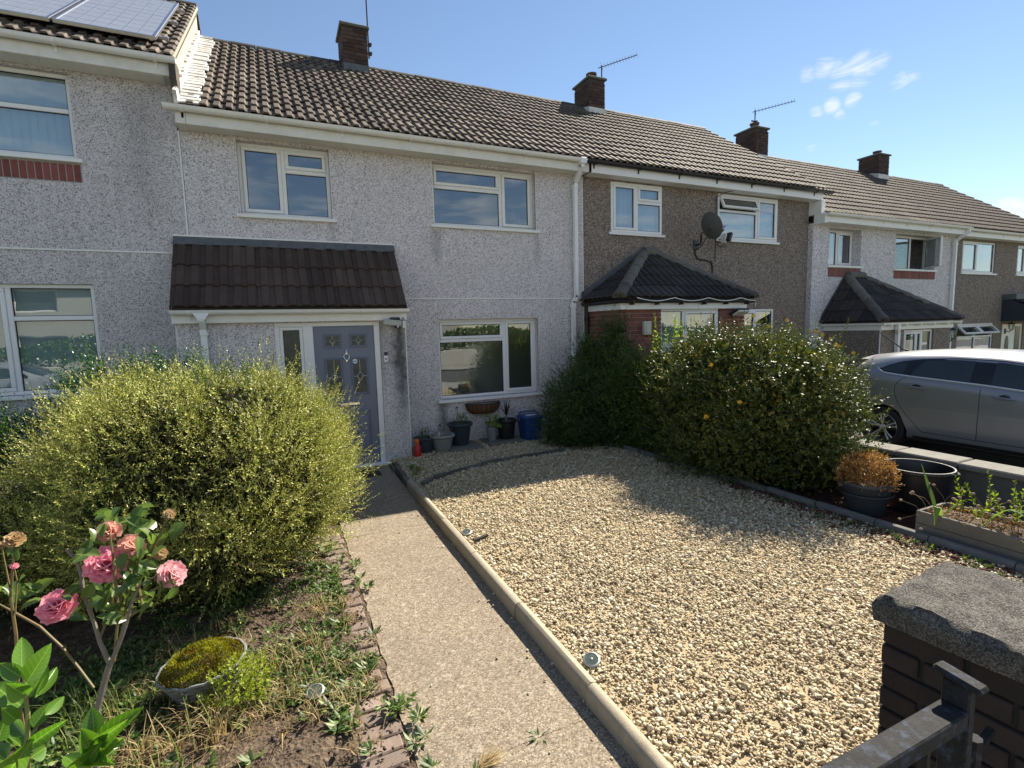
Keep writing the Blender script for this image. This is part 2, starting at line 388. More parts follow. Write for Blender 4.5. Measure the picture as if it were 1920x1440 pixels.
m_drive = simple('drive_concrete', (.10,.098,.092), (.075,.073,.07), 5.0, .9, .3, 80.0)
sheet('driveway', 6.62, 11.4, -8.0, -1.2, .004, m_drive, 24, 6, lambda X, Y: gz(X, Y))

# concrete path in three bays
def path_mat():
    t = T('path_concrete')
    v = t.n('TexVoronoi', Scale=125.0); t.l(t.pos(), v.inputs['Vector']); s1 = t.n('SeparateColor'); t.l(v.outputs['Color'], s1.inputs[0])
    n = t.noise(2.2, 6.0, .7); n2 = t.noise(18.0, 5.0, .7)
    c = t.ramp(s1.outputs[0], [(.0, (.115,.09,.064)), (.35, (.20,.158,.112)), (.7, (.255,.208,.15)), (1.0, (.38,.32,.245))])
    c = t.mix(t.math('MULTIPLY', t.math('SUBTRACT', n, .45, True), 2.4, True), c, t.mix(.55, c, (.15,.12,.10)))
    c = t.mix(t.math('MULTIPLY', t.math('SUBTRACT', n2, .56, True), 5.0, True), c, (.44,.39,.32))
    n3 = t.noise(5.0, 5.0, .75); c = t.mix(t.math('MULTIPLY', t.math('SUBTRACT', n3, .62, True), 5.0, True), c, (.08,.07,.058))
    t.bump(t.math('ADD', t.math('MULTIPLY', v.outputs['Distance'], -.7), n2), .45, .008)
    t.set(Base_Color=c, Roughness=.9); t.b.inputs['Specular IOR Level'].default_value = .3; return t.m
m_path = path_mat()
path = sheet('path', .44, 1.37, -8.05, -.62, -.085, simple('path_joint_soil', (.05,.042,.032), (.08,.065,.05), 20.0, .95))
def path_bay(y0, y1, seed, tilt):
    ny = max(4, int((y1-y0)/.06)); r = np.random.default_rng(seed)
    xs = np.linspace(.447, 1.365, 16); ys = np.linspace(y0, y1, ny+1); f = lumps(5.0, .0022, seed)
    X, Y = np.meshgrid(xs, ys); X = X.copy(); X[:, 0] += r.normal(0, .006, ny+1)
    Z = -.06 + f(X, Y) + tilt*(Y-y0)
    top = np.stack([X, Y, Z], -1)
    # crumbled rim: a skirt that drops into the joint
    V = top.reshape(-1, 3).tolist(); n = 16; F = []
    for j in range(ny):
        for i in range(15): F.append((j*n+i, j*n+i+1, (j+1)*n+i+1, (j+1)*n+i))
    rim = [j*n for j in range(ny+1)] + [ny*n+i for i in range(1, n)] + [j*n+n-1 for j in range(ny-1, -1, -1)] + [i for i in range(n-2, 0, -1)]
    b = len(V); cen = np.array([.9, (y0+y1)/2])
    for k in rim:
        p = V[k]; V.append((p[0]+(.004 if p[0] > .9 else -.004), p[1], p[2]-.07))
    m_ = len(rim)
    for k in range(m_): F.append((rim[k], rim[(k+1) % m_], b+(k+1) % m_, b+k))
    mb = MB(); mb.v = [tuple(p) for p in V]; mb.f = F
    return mb.build('path_bay', m_path, path, True)
for k, (y0, y1) in enumerate(((-8.04, -6.333), (-6.329, -3.308), (-3.303, -.66))): path_bay(y0, y1, 40+k, (.001, -.0006, 0)[k])

# kerb: half-round topped edging stones between path and gravel
m_kerb = simple('kerb_concrete', (.40,.34,.25), (.32,.27,.19), 10.0, .85, .5, 120.0, rnd=.07, dirt=(7.0, (.16,.14,.11), 1.6))
kerb = tag(MB().box(1.372, 1.425, -8.0, -1.95, -.2, -.06).build('kerb', simple('kerb_bedding', (.14,.12,.10), rough=.95)), kind='structure')
kp = [(1.362, -.15), (1.362, .012), (1.366, .027), (1.377, .040), (1.395, .047), (1.413, .046), (1.430, .038), (1.440, .024), (1.444, .0), (1.444, -.15)]
y = -8.0
for k, ln in enumerate((.86, .905, .91, .91, .905, .91, .62)):
    mb = MB(); a_ = random.uniform(-.003, .003); q = [(p[0]+a_, p[1]+random.uniform(-.003, .003)) for p in kp]
    mb.prism(q, 'y', y+.004, y+ln-.004); mb.build('kerb_stone', m_kerb, kerb, True); y += ln
# low stone line that continues to the porch
sk = tag(MB().box(1.40, 1.45, -1.93, -.80, -.1, -.03).build('border_edging', m_kerb), kind='structure')
for k in range(4):
    MB().box(1.375+.01*k, 1.45+.008*k, -1.93+.29*k, -1.65+.29*k, -.1, .012+.004*(k % 2), .012).build('edging_stone', simple('weathered_edging_stone', (.12,.11,.09), (.08,.072,.06), 8.0, .9, .5, 60.0, rnd=.2), sk)

# gravel
m_gravel_base = simple('gravel_fines', (.42,.33,.20), (.30,.235,.14), 60.0, .95, .8, 90.0)
sheet('gravel_ground', 1.44, 5.06, -8.05, -.0, -.012, m_gravel_base, 40, 80, lumps(4.0, .003, 3))
def gravel_mat():
    t = T('gravel_stone'); at = t.n('Attribute', attribute_name='rnd')
    c = t.ramp(at.outputs['Fac'], [(.0, (.055,.05,.05)), (.05, (.13,.11,.095)), (.10, (.24,.17,.10)), (.35, (.43,.35,.215)), (.62, (.56,.475,.32)), (.88, (.66,.585,.43)), (1.0, (.75,.71,.61))])
    n = t.noise(90.0, 3.0); c = t.mix(t.math('MULTIPLY', n, .22), c, (.26,.19,.11))
    t.set(Base_Color=c, Roughness=.75); t.b.inputs['Specular IOR Level'].default_value = .35; return t.m
m_gravel = gravel_mat()
PHI = (1+5**.5)/2
ICO = np.array([(-1,PHI,0),(1,PHI,0),(-1,-PHI,0),(1,-PHI,0),(0,-1,PHI),(0,1,PHI),(0,-1,-PHI),(0,1,-PHI),(PHI,0,-1),(PHI,0,1),(-PHI,0,-1),(-PHI,0,1)])/math.sqrt(1+PHI*PHI)
ICOF = np.array([(0,11,5),(0,5,1),(0,1,7),(0,7,10),(0,10,11),(1,5,9),(5,11,4),(11,10,2),(10,7,6),(7,1,8),(3,9,4),(3,4,2),(3,2,6),(3,6,8),(3,8,9),(4,9,5),(2,4,11),(6,2,10),(8,6,7),(9,8,1)])
def stones(P, size, seed, flat=.62):
    r = np.random.default_rng(seed); n = len(P)
    V = ICO[None] * r.uniform(.72, 1.22, (n, 12, 1))
    S = size[:, None]*np.stack([r.uniform(.8, 1.35, n), r.uniform(.65, 1.0, n), r.uniform(.34, .66, n)*flat/.62], -1)*.5
    V = V*S[:, None, :]
    q = r.normal(0, 1, (n, 4)); q[:, 1:3] *= .35; q /= np.linalg.norm(q, axis=1)[:, None]   # mostly turned about z
    w_, x, y, z = q.T
    Rm = np.stack([1-2*(y*y+z*z), 2*(x*y-z*w_), 2*(x*z+y*w_), 2*(x*y+z*w_), 1-2*(x*x+z*z), 2*(y*z-x*w_), 2*(x*z-y*w_), 2*(y*z+x*w_), 1-2*(x*x+y*y)], -1).reshape(n, 3, 3)
    V = np.einsum('nij,nkj->nki', Rm, V) + P[:, None, :]
    F = (ICOF[None] + 12*np.arange(n)[:, None, None]).reshape(-1, 3)
    return V.reshape(-1, 3), F
def scatter(x0, x1, y0, y1, dens, smin, smax, seed, keep=None, z=-.004):
    r = np.random.default_rng(seed); n = int((x1-x0)*(y1-y0)*dens)
    P = np.stack([r.uniform(x0, x1, n), r.uniform(y0, y1, n), np.zeros(n)], -1)
    if keep is not None: P = P[keep(P[:, 0], P[:, 1])]
    n = len(P); s = np.clip(r.lognormal(math.log((smin+smax)/2.2), .40, n), smin*.6, smax*1.6)
    P[:, 2] = z + r.uniform(0, .012, n) + lumps(4.0, .003, 3)(P[:, 0], P[:, 1])
    return P, s
GP, GS = [], []
for a in ((1.45, 3.4, -7.8, -5.0, 4600, .012, .026, 1), (3.4, 5.02, -7.4, -5.0, 3400, .013, .028, 2), (1.45, 4.9, -5.0, -3.2, 3200, .014, .028, 3), (1.45, 4.95, -3.2, -.02, 2000, .016, .031, 4)):
    P, s = scatter(*a); GP.append(P); GS.append(s)
GP = np.concatenate(GP); GS = np.concatenate(GS)
V, F = stones(GP, GS, 5)
gr = np.clip(np.random.default_rng(6).beta(2.2, 1.9, len(GP)), 0, 1)
tag(fast_mesh('gravel', V, F, m_gravel, attr=np.repeat(gr, 12)), 'golden buff pea gravel filling the bed beside the path', 'gravel', kind='stuff')
# stray stones on the path
r_ = np.random.default_rng(77); n = 70
SP = np.stack([1.36-np.abs(r_.normal(0, .09, n)), r_.uniform(-7.2, -2.4, n), np.full(n, -.054)], -1)
SP[:8, 0] = r_.uniform(.6, 1.2, 8)
V, F = stones(SP, r_.uniform(.010, .024, n), 8)
tag(fast_mesh('stray_gravel', V, F, m_gravel, attr=np.repeat(r_.uniform(.2, 1, n), 12)), 'stray gravel stones scattered on the concrete path', 'gravel', kind='stuff')

# planting beds
def soil_mat(name, a, b, c_):
    t = T(name); n = t.noise(14.0, 8.0, .75); v = t.n('TexVoronoi', Scale=55.0); t.l(t.pos(), v.inputs['Vector'])
    c = t.ramp(n, [(.3, a), (.52, b), (.72, c_)])
    t.bump(t.math('ADD', n, t.math('MULTIPLY', v.outputs['Distance'], .6)), .9, .03)
    t.set(Base_Color=c, Roughness=.97); t.b.inputs['Specular IOR Level'].default_value = .2; return t.m
m_soil = soil_mat('dry_soil', (.05,.037,.026), (.13,.095,.066), (.23,.18,.13))
m_bark = soil_mat('bark_mulch', (.028,.013,.009), (.07,.03,.02), (.13,.07,.045))
sheet('flower_bed', -1.95, .45, -8.05, -.62, -.045, m_soil, 90, 270, lambda X, Y: lumps(11.0, .010, 21)(X, Y)+lumps(34.0, .006, 22)(X, Y)-.03*sstep(.2, .45, X))
sheet('shrub_bed', 5.06, 6.32, -8.05, -.0, -.03, m_bark, 50, 220, lambda X, Y: lumps(12.0, .010, 23)(X, Y)+lumps(36.0, .006, 24)(X, Y))
# clods on the dry bed
r_ = np.random.default_rng(31); n = 2600
CP = np.stack([r_.uniform(-1.2, .42, n), r_.uniform(-7.2, -4.2, n), np.full(n, -.035)], -1)
V, F = stones(CP, np.clip(r_.lognormal(math.log(.014), .5, n), .004, .045), 32)
tag(fast_mesh('soil_clods', V, F, simple('soil_clod', (.12,.09,.066), (.065,.05,.037), 30.0, .97), attr=np.zeros(len(V))), 'crumbly brown soil clods on the bed left of the path', 'soil', kind='stuff')
# reddish-brown needles and bark at the foot of the right-hand border
r_ = np.random.default_rng(33); n = 1500
CP = np.stack([5.0-np.abs(r_.normal(0, .16, n)), r_.uniform(-6.6, -3.9, n), np.full(n, .012)], -1)
V, F = stones(CP, np.clip(r_.lognormal(math.log(.02), .5, n), .006, .05), 34, .3)
tag(fast_mesh('bark_litter', V, F, simple('bark_chip', (.11,.04,.022), (.05,.022,.014), 30.0, .95), attr=np.zeros(len(V))), 'red brown bark litter spilling from the right border onto gravel', 'litter', kind='stuff')

# border edging right of the gravel: short concrete logs
m_edge = simple('border_log_concrete', (.15,.15,.145), (.10,.098,.09), 9.0, .9, .5, 60.0, rnd=.14)
be = tag(MB().box(5.0, 5.04, -7.6, -1.2, -.1, -.02).build('bed_border', m_edge), kind='structure')
yy = -7.6; k = 0
while yy < -1.4:
    ln = .58 if k % 3 else .44; x = 4.985 + .05*math.sin(yy*.9) + (.10*(-yy-4.5) if yy < -4.5 else 0)*.35 - .03
    ang = random.uniform(-.012, .012)
    mb = MB(); mb.M = Matrix.Translation((x, yy+ln/2, 0)) @ Matrix.Rotation(ang, 4, 'Z')
    mb.prism([(-.045, -.08), (-.045, .035), (-.03, .058), (0, .066), (.03, .058), (.045, .035), (.045, -.08)], 'y', -ln/2+.004, ln/2-.004)
    mb.build('border_log', m_edge, be, True); yy += ln; k += 1
# curved border of flat dark stones between the two gravel areas
cb = [(1.52, -2.16), (1.72, -1.98), (1.95, -1.88), (2.22, -1.76), (2.52, -1.66), (2.85, -1.56), (3.2, -1.52), (3.6, -1.52), (4.0, -1.50)]
m_cb = simple('dark_edging_stone', (.08,.074,.066), (.12,.11,.096), 8.0, .9, .5, 60.0, rnd=.25)
cbo = tag(MB().box(1.55, 1.6, -2.1, -2.05, -.08, -.03).build('curved_border', m_cb), kind='structure')
for (a, b) in zip(cb[:-1], cb[1:]):
    d = Vector((b[0]-a[0], b[1]-a[1], 0)); L_ = d.length
    mb = MB(); mb.M = Matrix.Translation(((a[0]+b[0])/2, (a[1]+b[1])/2, 0)) @ Matrix.Rotation(math.atan2(d.y, d.x), 4, 'Z') @ Matrix.Rotation(random.uniform(-.05, .05), 4, 'X')
    mb.box(-L_/2+.006, L_/2-.006, -.03, .03, -.06, .045+random.uniform(-.01, .01), .012); mb.build('border_stone', m_cb, cbo)
# brick edging along the left of the path
m_eb = simple('path_edging_brick', (.25,.185,.15), (.18,.135,.11), 10.0, .92, .5, 70.0, rnd=.18, dirt=(6.0, (.10,.08,.06), 2.0))
eb = tag(MB().box(.19, .452, -7.0, -3.0, -.14, -.068).build('brick_edging', m_soil), kind='structure')
yy = -6.85
while yy < -3.2:
    wd = random.uniform(.098, .108); mb = MB()
    mb.M = Matrix.Translation((.315+random.uniform(-.02, .012), yy+wd/2, -.065+random.uniform(-.008, .004))) @ Matrix.Rotation(random.uniform(-.05, .05), 4, 'Z') @ Matrix.Rotation(random.uniform(-.05, .05), 4, 'Y')
    mb.box(-.108, .108, -wd/2+.005, wd/2-.005, -.05, .018, .007); mb.build('edging_brick', m_eb, eb); yy += wd + random.choice((.004, .006, .012))
# ---------------------------------------------------------------- houses
EY, EZ, RY, RZ = -.32, 4.93, 3.5, 7.6
SLP = math.atan2(RZ-EZ, RY-EY); SLEN = math.hypot(RZ-EZ, RY-EY); NROW = 14; GAUGE = (SLEN-.02)/NROW
def tile_mesh(name, wd=.30, ln=.375, th=.016, lift=.030, h=.029):
    u = wd/2; pr = []
    for k in (0, 1):
        b = k*u; pr += [(b, 0), (b+.044, 0), (b+.058, h), (b+u-.028, h), (b+u-.014, .004)]
    pr.append((wd-.002, 0))
    n = len(pr); vv = []
    for (yy, l) in ((0, lift), (ln, 0)):
        vv += [(x, yy, z+th+l) for x, z in pr]
    vv += [(x, 0, max(z-.004, 0)+lift-.002) for x, z in pr]
    fs = [(i, i+1, n+i+1, n+i) for i in range(n-1)] + [(2*n+i, 2*n+i+1, i+1, i) for i in range(n-1)]
    mb = MB(); mb.add(vv, fs)
    me = bpy.data.meshes.new(name); me.from_pydata(mb.v, [], mb.f); me.update(); return me
def slope_matrix(x, y, z, ang=SLP): return Matrix.Translation((x, y, z)) @ Matrix.Rotation(ang, 4, 'X')
TILE = tile_mesh('roof_tile'); TILE.materials.append(m_tile)
def wall_grid(mb, x0, x1, z0, z1, ya, yb, ops):
    xs = sorted({x0, x1, *[v for o in ops for v in o[:2]]}); zs = sorted({z0, z1, *[v for o in ops for v in o[2:]]})
    hole = lambda x, z: any(o[0] < x < o[1] and o[2] < z < o[3] for o in ops)
    for a, b in zip(xs[:-1], xs[1:]):
        for c, d in zip(zs[:-1], zs[1:]):
            if hole((a+b)/2, (c+d)/2): continue
            mb.add([(a,ya,c),(b,ya,c),(b,ya,d),(a,ya,d)], [(0,1,2,3)]); mb.add([(a,yb,c),(b,yb,c),(b,yb,d),(a,yb,d)], [(3,2,1,0)])
    for (a, b, c, d) in ops:
        mb.add([(a,ya,c),(a,yb,c),(a,yb,d),(a,ya,d)], [(0,1,2,3)]); mb.add([(b,ya,c),(b,yb,c),(b,yb,d),(b,ya,d)], [(3,2,1,0)])
        mb.add([(a,ya,c),(b,ya,c),(b,yb,c),(a,yb,c)], [(0,1,2,3)]); mb.add([(a,ya,d),(b,ya,d),(b,yb,d),(a,yb,d)], [(3,2,1,0)])
    for x in (x0, x1): mb.add([(x,ya,z0),(x,yb,z0),(x,yb,z1),(x,ya,z1)], [(0,1,2,3)])
    for z in (z0, z1): mb.add([(x0,ya,z),(x1,ya,z),(x1,yb,z),(x0,yb,z)], [(0,1,2,3)])
    return mb
def raw(mb, name, mat, parent):      # keep face winding as given
    me = bpy.data.meshes.new(name); me.from_pydata(mb.v, [], mb.f); me.update(); return link(me, name, parent, mat)

def window(parent, x0, x1, z0, z1, Y, bars, cells, rec=.11, mat=None, sill=(.06, .06), fw=.05, glassm=None, inner=None):
    """bars: ('v', x, za, zb) / ('h', z, xa, xb) centre lines; cells: (x0, x1, z0, z1, kind[, open axis, angle])"""
    mat = mat or m_upvc; ya, yb = Y+rec, Y+rec+.065
    mb = MB().frame(x0, x1, z0, z1, ya, yb, fw, .006)
    for k, p, a, b in bars:
        if k == 'v': mb.box(p-.028, p+.028, ya-.003, yb-.003, a, b, .006)
        else: mb.box(a, b, ya-.002, yb-.004, p-.028, p+.028, .006)
    w_ = mb.build('window', mat, parent)
    for c in cells:
        a, b, c0, c1, kind = c[:5]; M_ = None
        if len(c) > 5:
            ax, an = c[5:7]
            if ax == 'top': M_ = Matrix.Translation((0, ya-.015, c1)) @ Matrix.Rotation(-an, 4, 'X') @ Matrix.Translation((0, -(ya-.015), -c1))
            elif ax == 'left': M_ = Matrix.Translation((a, ya-.015, 0)) @ Matrix.Rotation(-an, 4, 'Z') @ Matrix.Translation((-a, -(ya-.015), 0))
            else: M_ = Matrix.Translation((b, ya-.015, 0)) @ Matrix.Rotation(an, 4, 'Z') @ Matrix.Translation((-b, -(ya-.015), 0))
        fr = 0.0
        if kind == 'sash':
            fr = .05; mb = MB(); mb.M = M_
            mb.frame(a, b, c0, c1, ya-.018, ya+.035, fr, .008); mb.build('sash', mat, w_)
        g = MB(); g.M = M_; gy = ya+.012 if kind == 'sash' else ya+.02
        g.frame(a+fr-.001, b-fr+.001, c0+fr-.001, c1-fr+.001, gy-.004, gy+.014, .009); g.build('gasket', m_gasket, w_)
        p = MB(); p.M = M_; q = .006
        p.box(a+fr+q, b-fr-q, gy+.004, gy+.008, c0+fr+q, c1-fr-q); p.build('pane', glassm or m_glass, w_)
    if sill:
        MB().box(x0-sill[0], x1+sill[1], Y-.05, ya+.004, z0-.055, z0-.006, .006).build('sill', mat, w_)
    if inner: inner(w_, ya)
    return w_
def slats(x0, x1, z0, z1, mat, wd=.089, ang=.25, name='blind_slat', off=.075):
    def f(w_, ya):
        x = x0
        while x < x1:
            mb = MB(); mb.M = Matrix.Translation((x+wd/2, ya+off, 0)) @ Matrix.Rotation(ang+random.uniform(-.04, .04), 4, 'Z')
            mb.box(-wd/2, wd/2, -.0015, .0015, z0, z1); mb.build(name, mat, w_); x += wd*.97
    return f
def curtain(x0, x1, z0, z1, mat, name='curtain', wob=.022, off=.10):
    def f(w_, ya):
        n = int((x1-x0)/.012); vv = []; 
        for z in (z0, z1):
            for i in range(n+1): vv.append((x0+(x1-x0)*i/n, ya+off+wob*math.sin(i*.55)+.01*math.sin(i*.23+z), z))
        mb = MB(); mb.add(vv, [(i, i+1, n+2+i, n+1+i) for i in range(n)]); mb.build(name, mat, w_, True)
    return f

BRICK = MB().box(-.1045, .1045, -.05, .05, -.0325, .0325, .004).mesh('brick'); BRICK.materials.append(m_brick)
CBRICK = MB().box(-.1045, .1045, -.05, .05, -.0325, .0325, .005).mesh('chimney_brick'); CBRICK.materials.append(m_brick_c)
SBRICK = MB().box(-.033, .033, -.05, .05, -.1045, .1045, .004).mesh('soldier_brick'); SBRICK.materials.append(m_brick_s)
CHALF = MB().box(-.052, .052, -.05, .05, -.0325, .0325, .005).mesh('chimney_half_brick'); CHALF.materials.append(m_brick_c)
HBRICK = MB().box(-.051, .051, -.05, .05, -.0325, .0325, .004).mesh('half_brick'); HBRICK.materials.append(m_brick)
def brick_face(parent, o, ux, nrm, length, z0, z1, full=BRICK, half=HBRICK, zmin=-9, name='brick', stuff=None):
    """courses of bricks on a plane through o (lower left), along ux, outward normal nrm; below zmin bricks go to stuff"""
    ux = Vector(ux); nrm = Vector(nrm); n = int((z1-z0)/.075+.01)
    rot = Matrix((( ux.x, -nrm.x, 0, 0), (ux.y, -nrm.y, 0, 0), (0, 0, 1, 0), (0, 0, 0, 1)))
    for c in range(n):
        z = z0+.0375+c*.075; x = 0.0; first = c % 2
        while x < length-.03:
            L_ = .1125 if (first and x == 0) else .225
            if x+L_ > length+.02: L_ = .1125
            if x+L_ > length+.06: break
            me = full if L_ > .2 else half
            p = Vector(o)+ux*(x+L_/2-.004)-nrm*(.05-random.uniform(-.001, .003)); p.z = z
            Mw = Matrix.Translation(p) @ rot
            if z < zmin and stuff is not None: stuff.append((me, Mw))
            else: link(me, name, parent, None, Mw)
            x += L_
def join_stuff(items, name, mat, parent):
    mb = MB()
    for me, Mw in items: mb.M = Mw; mb.add([tuple(v.co) for v in me.vertices], [tuple(p.vertices) for p in me.polygons])
    mb.M = None; o = mb.build(name, mat, parent); tag(o, kind='stuff'); return o

def chimney(house, x0, x1, y0, y1, zb, zt, pot=None, lead=None, lz=.35):
    ch = MB().box(x0+.012, x1-.012, y0+.012, y1-.012, zb-.6, zt).build('chimney', m_mortar_c, house)
    for (o, ux, nr, L_) in (((x0, y0, 0), (1, 0, 0), (0, -1, 0), x1-x0), ((x0, y1, 0), (0, -1, 0), (-1, 0, 0), y1-y0), ((x1, y0, 0), (0, 1, 0), (1, 0, 0), y1-y0)):
        brick_face(ch, o, ux, nr, L_, zb-.15, zt-.02, CBRICK, CHALF)
    MB().box(x0-.045, x1+.045, y0-.045, y1+.045, zt, zt+.055, .012).build('cap', m_conc_cap, ch)
    mb = MB().box(x0-.006, x1+.006, y0-.006, y0+.01, zb-.35, zb+.14)
    for xx in (x0, x1):      # stepped soakers up the slope
        s_ = -1 if xx == x0 else 1
        mb.prism([(y0-.006, zb-.35), (y1, zb-.35), (y1, zb+.14+math.tan(SLP)*.12), (y0+.2, zb+.2), (y0-.006, zb+.14)], 'x', xx+s_*.002, xx+s_*.009)
    mb.build('flashing', lead or m_lead, ch)
    if pot:
        cx_, cy_ = (x0+x1)/2, (y0+y1)/2-.1
        MB().lathe([(.13, 0), (.12, .05), (.105, .10), (.10, pot), (.135, pot+.01), (.14, pot+.05), (.09, pot+.06), (.085, .12), (0, .11)], 20, (cx_, cy_, zt+.05)).build('chimney_pot', m_pot_clay, ch, True)
    return ch

def gutter_poly(y, z, r=.056, t=.004):
    o_ = [(y+r*math.cos(a), z+r*math.sin(a)) for a in np.linspace(0, -math.pi, 11)]
    i_ = [(y+(r-t)*math.cos(a), z+(r-t)*math.sin(a)) for a in np.linspace(-math.pi, 0, 11)]
    return [(y+r+.004, z+.006)] + o_ + [(y-r-.004, z+.006)] + i_
def gutter(house, x0, x1, y, z, mat, step=1.0, brk=True):
    g = MB().prism(gutter_poly(y, z), 'x', x0, x1).build('gutter', mat, house, True)
    x = x0+.2
    while x < x1 and brk:
        mb = MB(); pp = gutter_poly(y, z-.002, .064, .006); mb.prism(pp, 'x', x-.018, x+.018)
        mb.box(x-.014, x+.014, y+.05, y+.10, z-.12, z-.02); mb.build('gutter_bracket', mat, g); x += step
    for x in (x0-.004, x1): MB().prism([(y+.058*math.cos(a), z+.004+.058*math.sin(a)) for a in np.linspace(0, -math.pi, 11)], 'x', x, x+.006).build('gutter_stop_end', mat, g)
    return g
def pipe(house, pts, mat, r=.034, name='downpipe', joints=(), square=True):
    d = MB().tube(pts, r*1.15 if square else r, 4 if square else 12); 
    if square:      # square pipe: 4-sided tube turned 45 degrees
        d = MB(); 
        for a, b in zip(pts[:-1], pts[1:]):
            a, b = Vector(a), Vector(b); dr = (b-a).normalized(); sx = Vector((1, 0, 0)) if abs(dr.x) < .9 else Vector((0, 0, 1)); sy = dr.cross(sx).normalized(); sx = sy.cross(dr).normalized()
            e = .012; vv = []
            for p in (a-dr*e, b+dr*e):
                for (i, j) in ((-1,-1),(1,-1),(1,1),(-1,1)): vv.append(p+sx*r*i+sy*r*j)
            d.add(vv, [(0,1,2,3),(4,5,6,7),(0,1,5,4),(1,2,6,5),(2,3,7,6),(3,0,4,7)])
    o = d.build(name, mat, house)
    for (x, y, z) in joints: MB().box(x-r-.007, x+r+.007, y-r-.007, y+r+.03, z-.035, z+.035, .004).build('pipe_collar', mat, o)
    return o

def house_shell(name, label, x0, x1, dz, Yf, wallm, ops, base=0.0, soffit=True, gutm=None, fasm=None, cols=None, tiles='objects', gut=True, gx=None, vl=0.0, vr=0.0, gable_m=None, tilemat=None):
    h = thing(name, label, 'house', ((x0+x1)/2, Yf, base))
    mb = wall_grid(MB(), x0, x1, base-.3, 4.75+dz, Yf, Yf+.26, ops); raw(mb, 'wall', wallm, h)
    # party walls / gables, back wall with two openings, inner rooms
    for x in (x0+.004, x1-.104):
        MB().prism([(Yf+.262, base-.3), (6.99, base-.3), (6.99, 4.7+dz), (RY, RZ+dz-.10), (Yf+.262, 4.75+dz+.10)], 'x', x, x+.1).build('party_wall', gable_m or wallm, h)
    bm_ = MB(); wall_grid(bm_, x0+.11, x1-.11, base-.3, 4.7+dz, 6.7, 6.98, [(x0+1, x1-1, base+.5, base+2.1), (x0+1, x0+2.4, base+3.4, base+4.5)]); raw(bm_, 'back_wall', wallm, h)
    mb = MB().box(x0+.106, x1-.106, Yf+.262, 6.69, base-.25, base+.02); mb.build('ground_floor', m_carpet, h)
    mb = MB().box(x0+.106, x1-.106, Yf+.262, 6.69, base+2.42, base+2.62).box(x0+.106, x1-.106, Yf+.262, 6.69, 4.76+dz, 4.84+dz)
    mb.box((x0+x1)/2-.05, (x0+x1)/2+.05, Yf+.27, 3.4, base+2.63, 4.755+dz).box(x0+.12, x1-.12, 3.42, 3.5, base+2.63, 4.755+dz).box(x0+.107, x0+.115, Yf+.27, 6.6, base+.03, base+2.41).box(x1-.115, x1-.107, Yf+.27, 6.6, base+.03, base+2.41)
    mb.build('inner_walls', m_inner, h)
    # roof deck
    n = Vector((0, -math.sin(SLP), math.cos(SLP)))
    mb = MB(); mb.prism([(EY+.03, EZ+dz), (RY, RZ+dz-.01), (7.32, EZ+dz), (7.32, EZ+dz-.06), (RY, RZ+dz-.09), (EY+.03, EZ+dz-.05)], 'x', x0-vl+.004, x1+vr-.004)
    roof = mb.build('roof', simple('roof_underlay', (.05,.045,.04), rough=.95), h)
    tm = TILE if tilemat is None else tilemat
    X0, X1 = x0-vl, x1+vr; ncol = int(round((X1-X0)/.30)); pw = (X1-X0)/ncol; sc_ = pw/.30
    items = []
    for c in range(ncol):
        if cols and not (cols[0] <= X0+c*pw <= cols[1]): lst = None
        for rr in range(NROW):
            x = X0+c*pw; s_ = rr*GAUGE
            yy = EY+math.cos(SLP)*s_; zz = EZ+dz+math.sin(SLP)*s_
            Mw = slope_matrix(x+random.uniform(-.003, .003), yy, zz+random.uniform(0, .003)) @ Matrix.Rotation(random.uniform(-.006, .006), 4, 'Z') @ Matrix.Diagonal((sc_, 1, 1, 1))
            if tiles == 'objects' and not (cols and not (cols[0] <= x <= cols[1])): link(tm, 'roof_tile', roof, None, Mw)
            else: items.append((tm, Mw))
    if items:
        mb = MB()
        for me, Mw in items: mb.M = Mw; mb.add([tuple(v.co) for v in me.vertices], [tuple(p.vertices) for p in me.polygons])
        mb.M = None; tag(raw(mb, 'roof_tiling', m_tile, roof), kind='stuff')
    # ridge tiles
    x = X0; k = 0
    pr = [(RY-.15, RZ+dz-.085), (RY-.13, RZ+dz-.01), (RY-.07, RZ+dz+.06), (RY, RZ+dz+.085), (RY+.07, RZ+dz+.06), (RY+.13, RZ+dz-.01), (RY+.15, RZ+dz-.085)]
    while x < X1-.05:
        e = min(x+.455, X1); j = random.uniform(-.004, .006)
        MB().prism([(p[0], p[1]+j) for p in pr], 'x', x+.004, e-.004).build('ridge_tile', m_ridge, roof, True); x += .457
    # eaves
    fasm = fasm or m_fascia; gutm = gutm or m_upvc_y
    MB().box(X0+.02, X1-.02, Yf-.275, Yf-.255, 4.735+dz, 4.925+dz, .004).build('fascia', fasm, h)
    MB().box(X0+.02, X1-.02, Yf-.253, Yf-.002, 4.742+dz, 4.75+dz).build('soffit', fasm, h)
    if gut:
        g0, g1 = gx or (X0-.02, X1+.02)
        gutter(h, g0, g1, Yf-.335, 4.925+dz, gutm)
    return h, roof

# ---- the house in the middle (pale pebbledash, grey door)
H2, roof2 = house_shell('terraced_house', 'pale pebbledash house with grey front door under a brown tiled porch', -1.05, 5.33, 0.0, 0.0, m_dash,
    [(-.38, .86, 3.68, 4.70), (2.45, 4.34, 3.70, 4.70), (2.45, 4.34, .76, 2.14)], gx=(-1.16, 5.20), vl=-.10)
MB().box(-1.046, -.932, -.285, -.004, 4.732, 4.93, .004).build('eaves_end_board', m_fascia, H2)
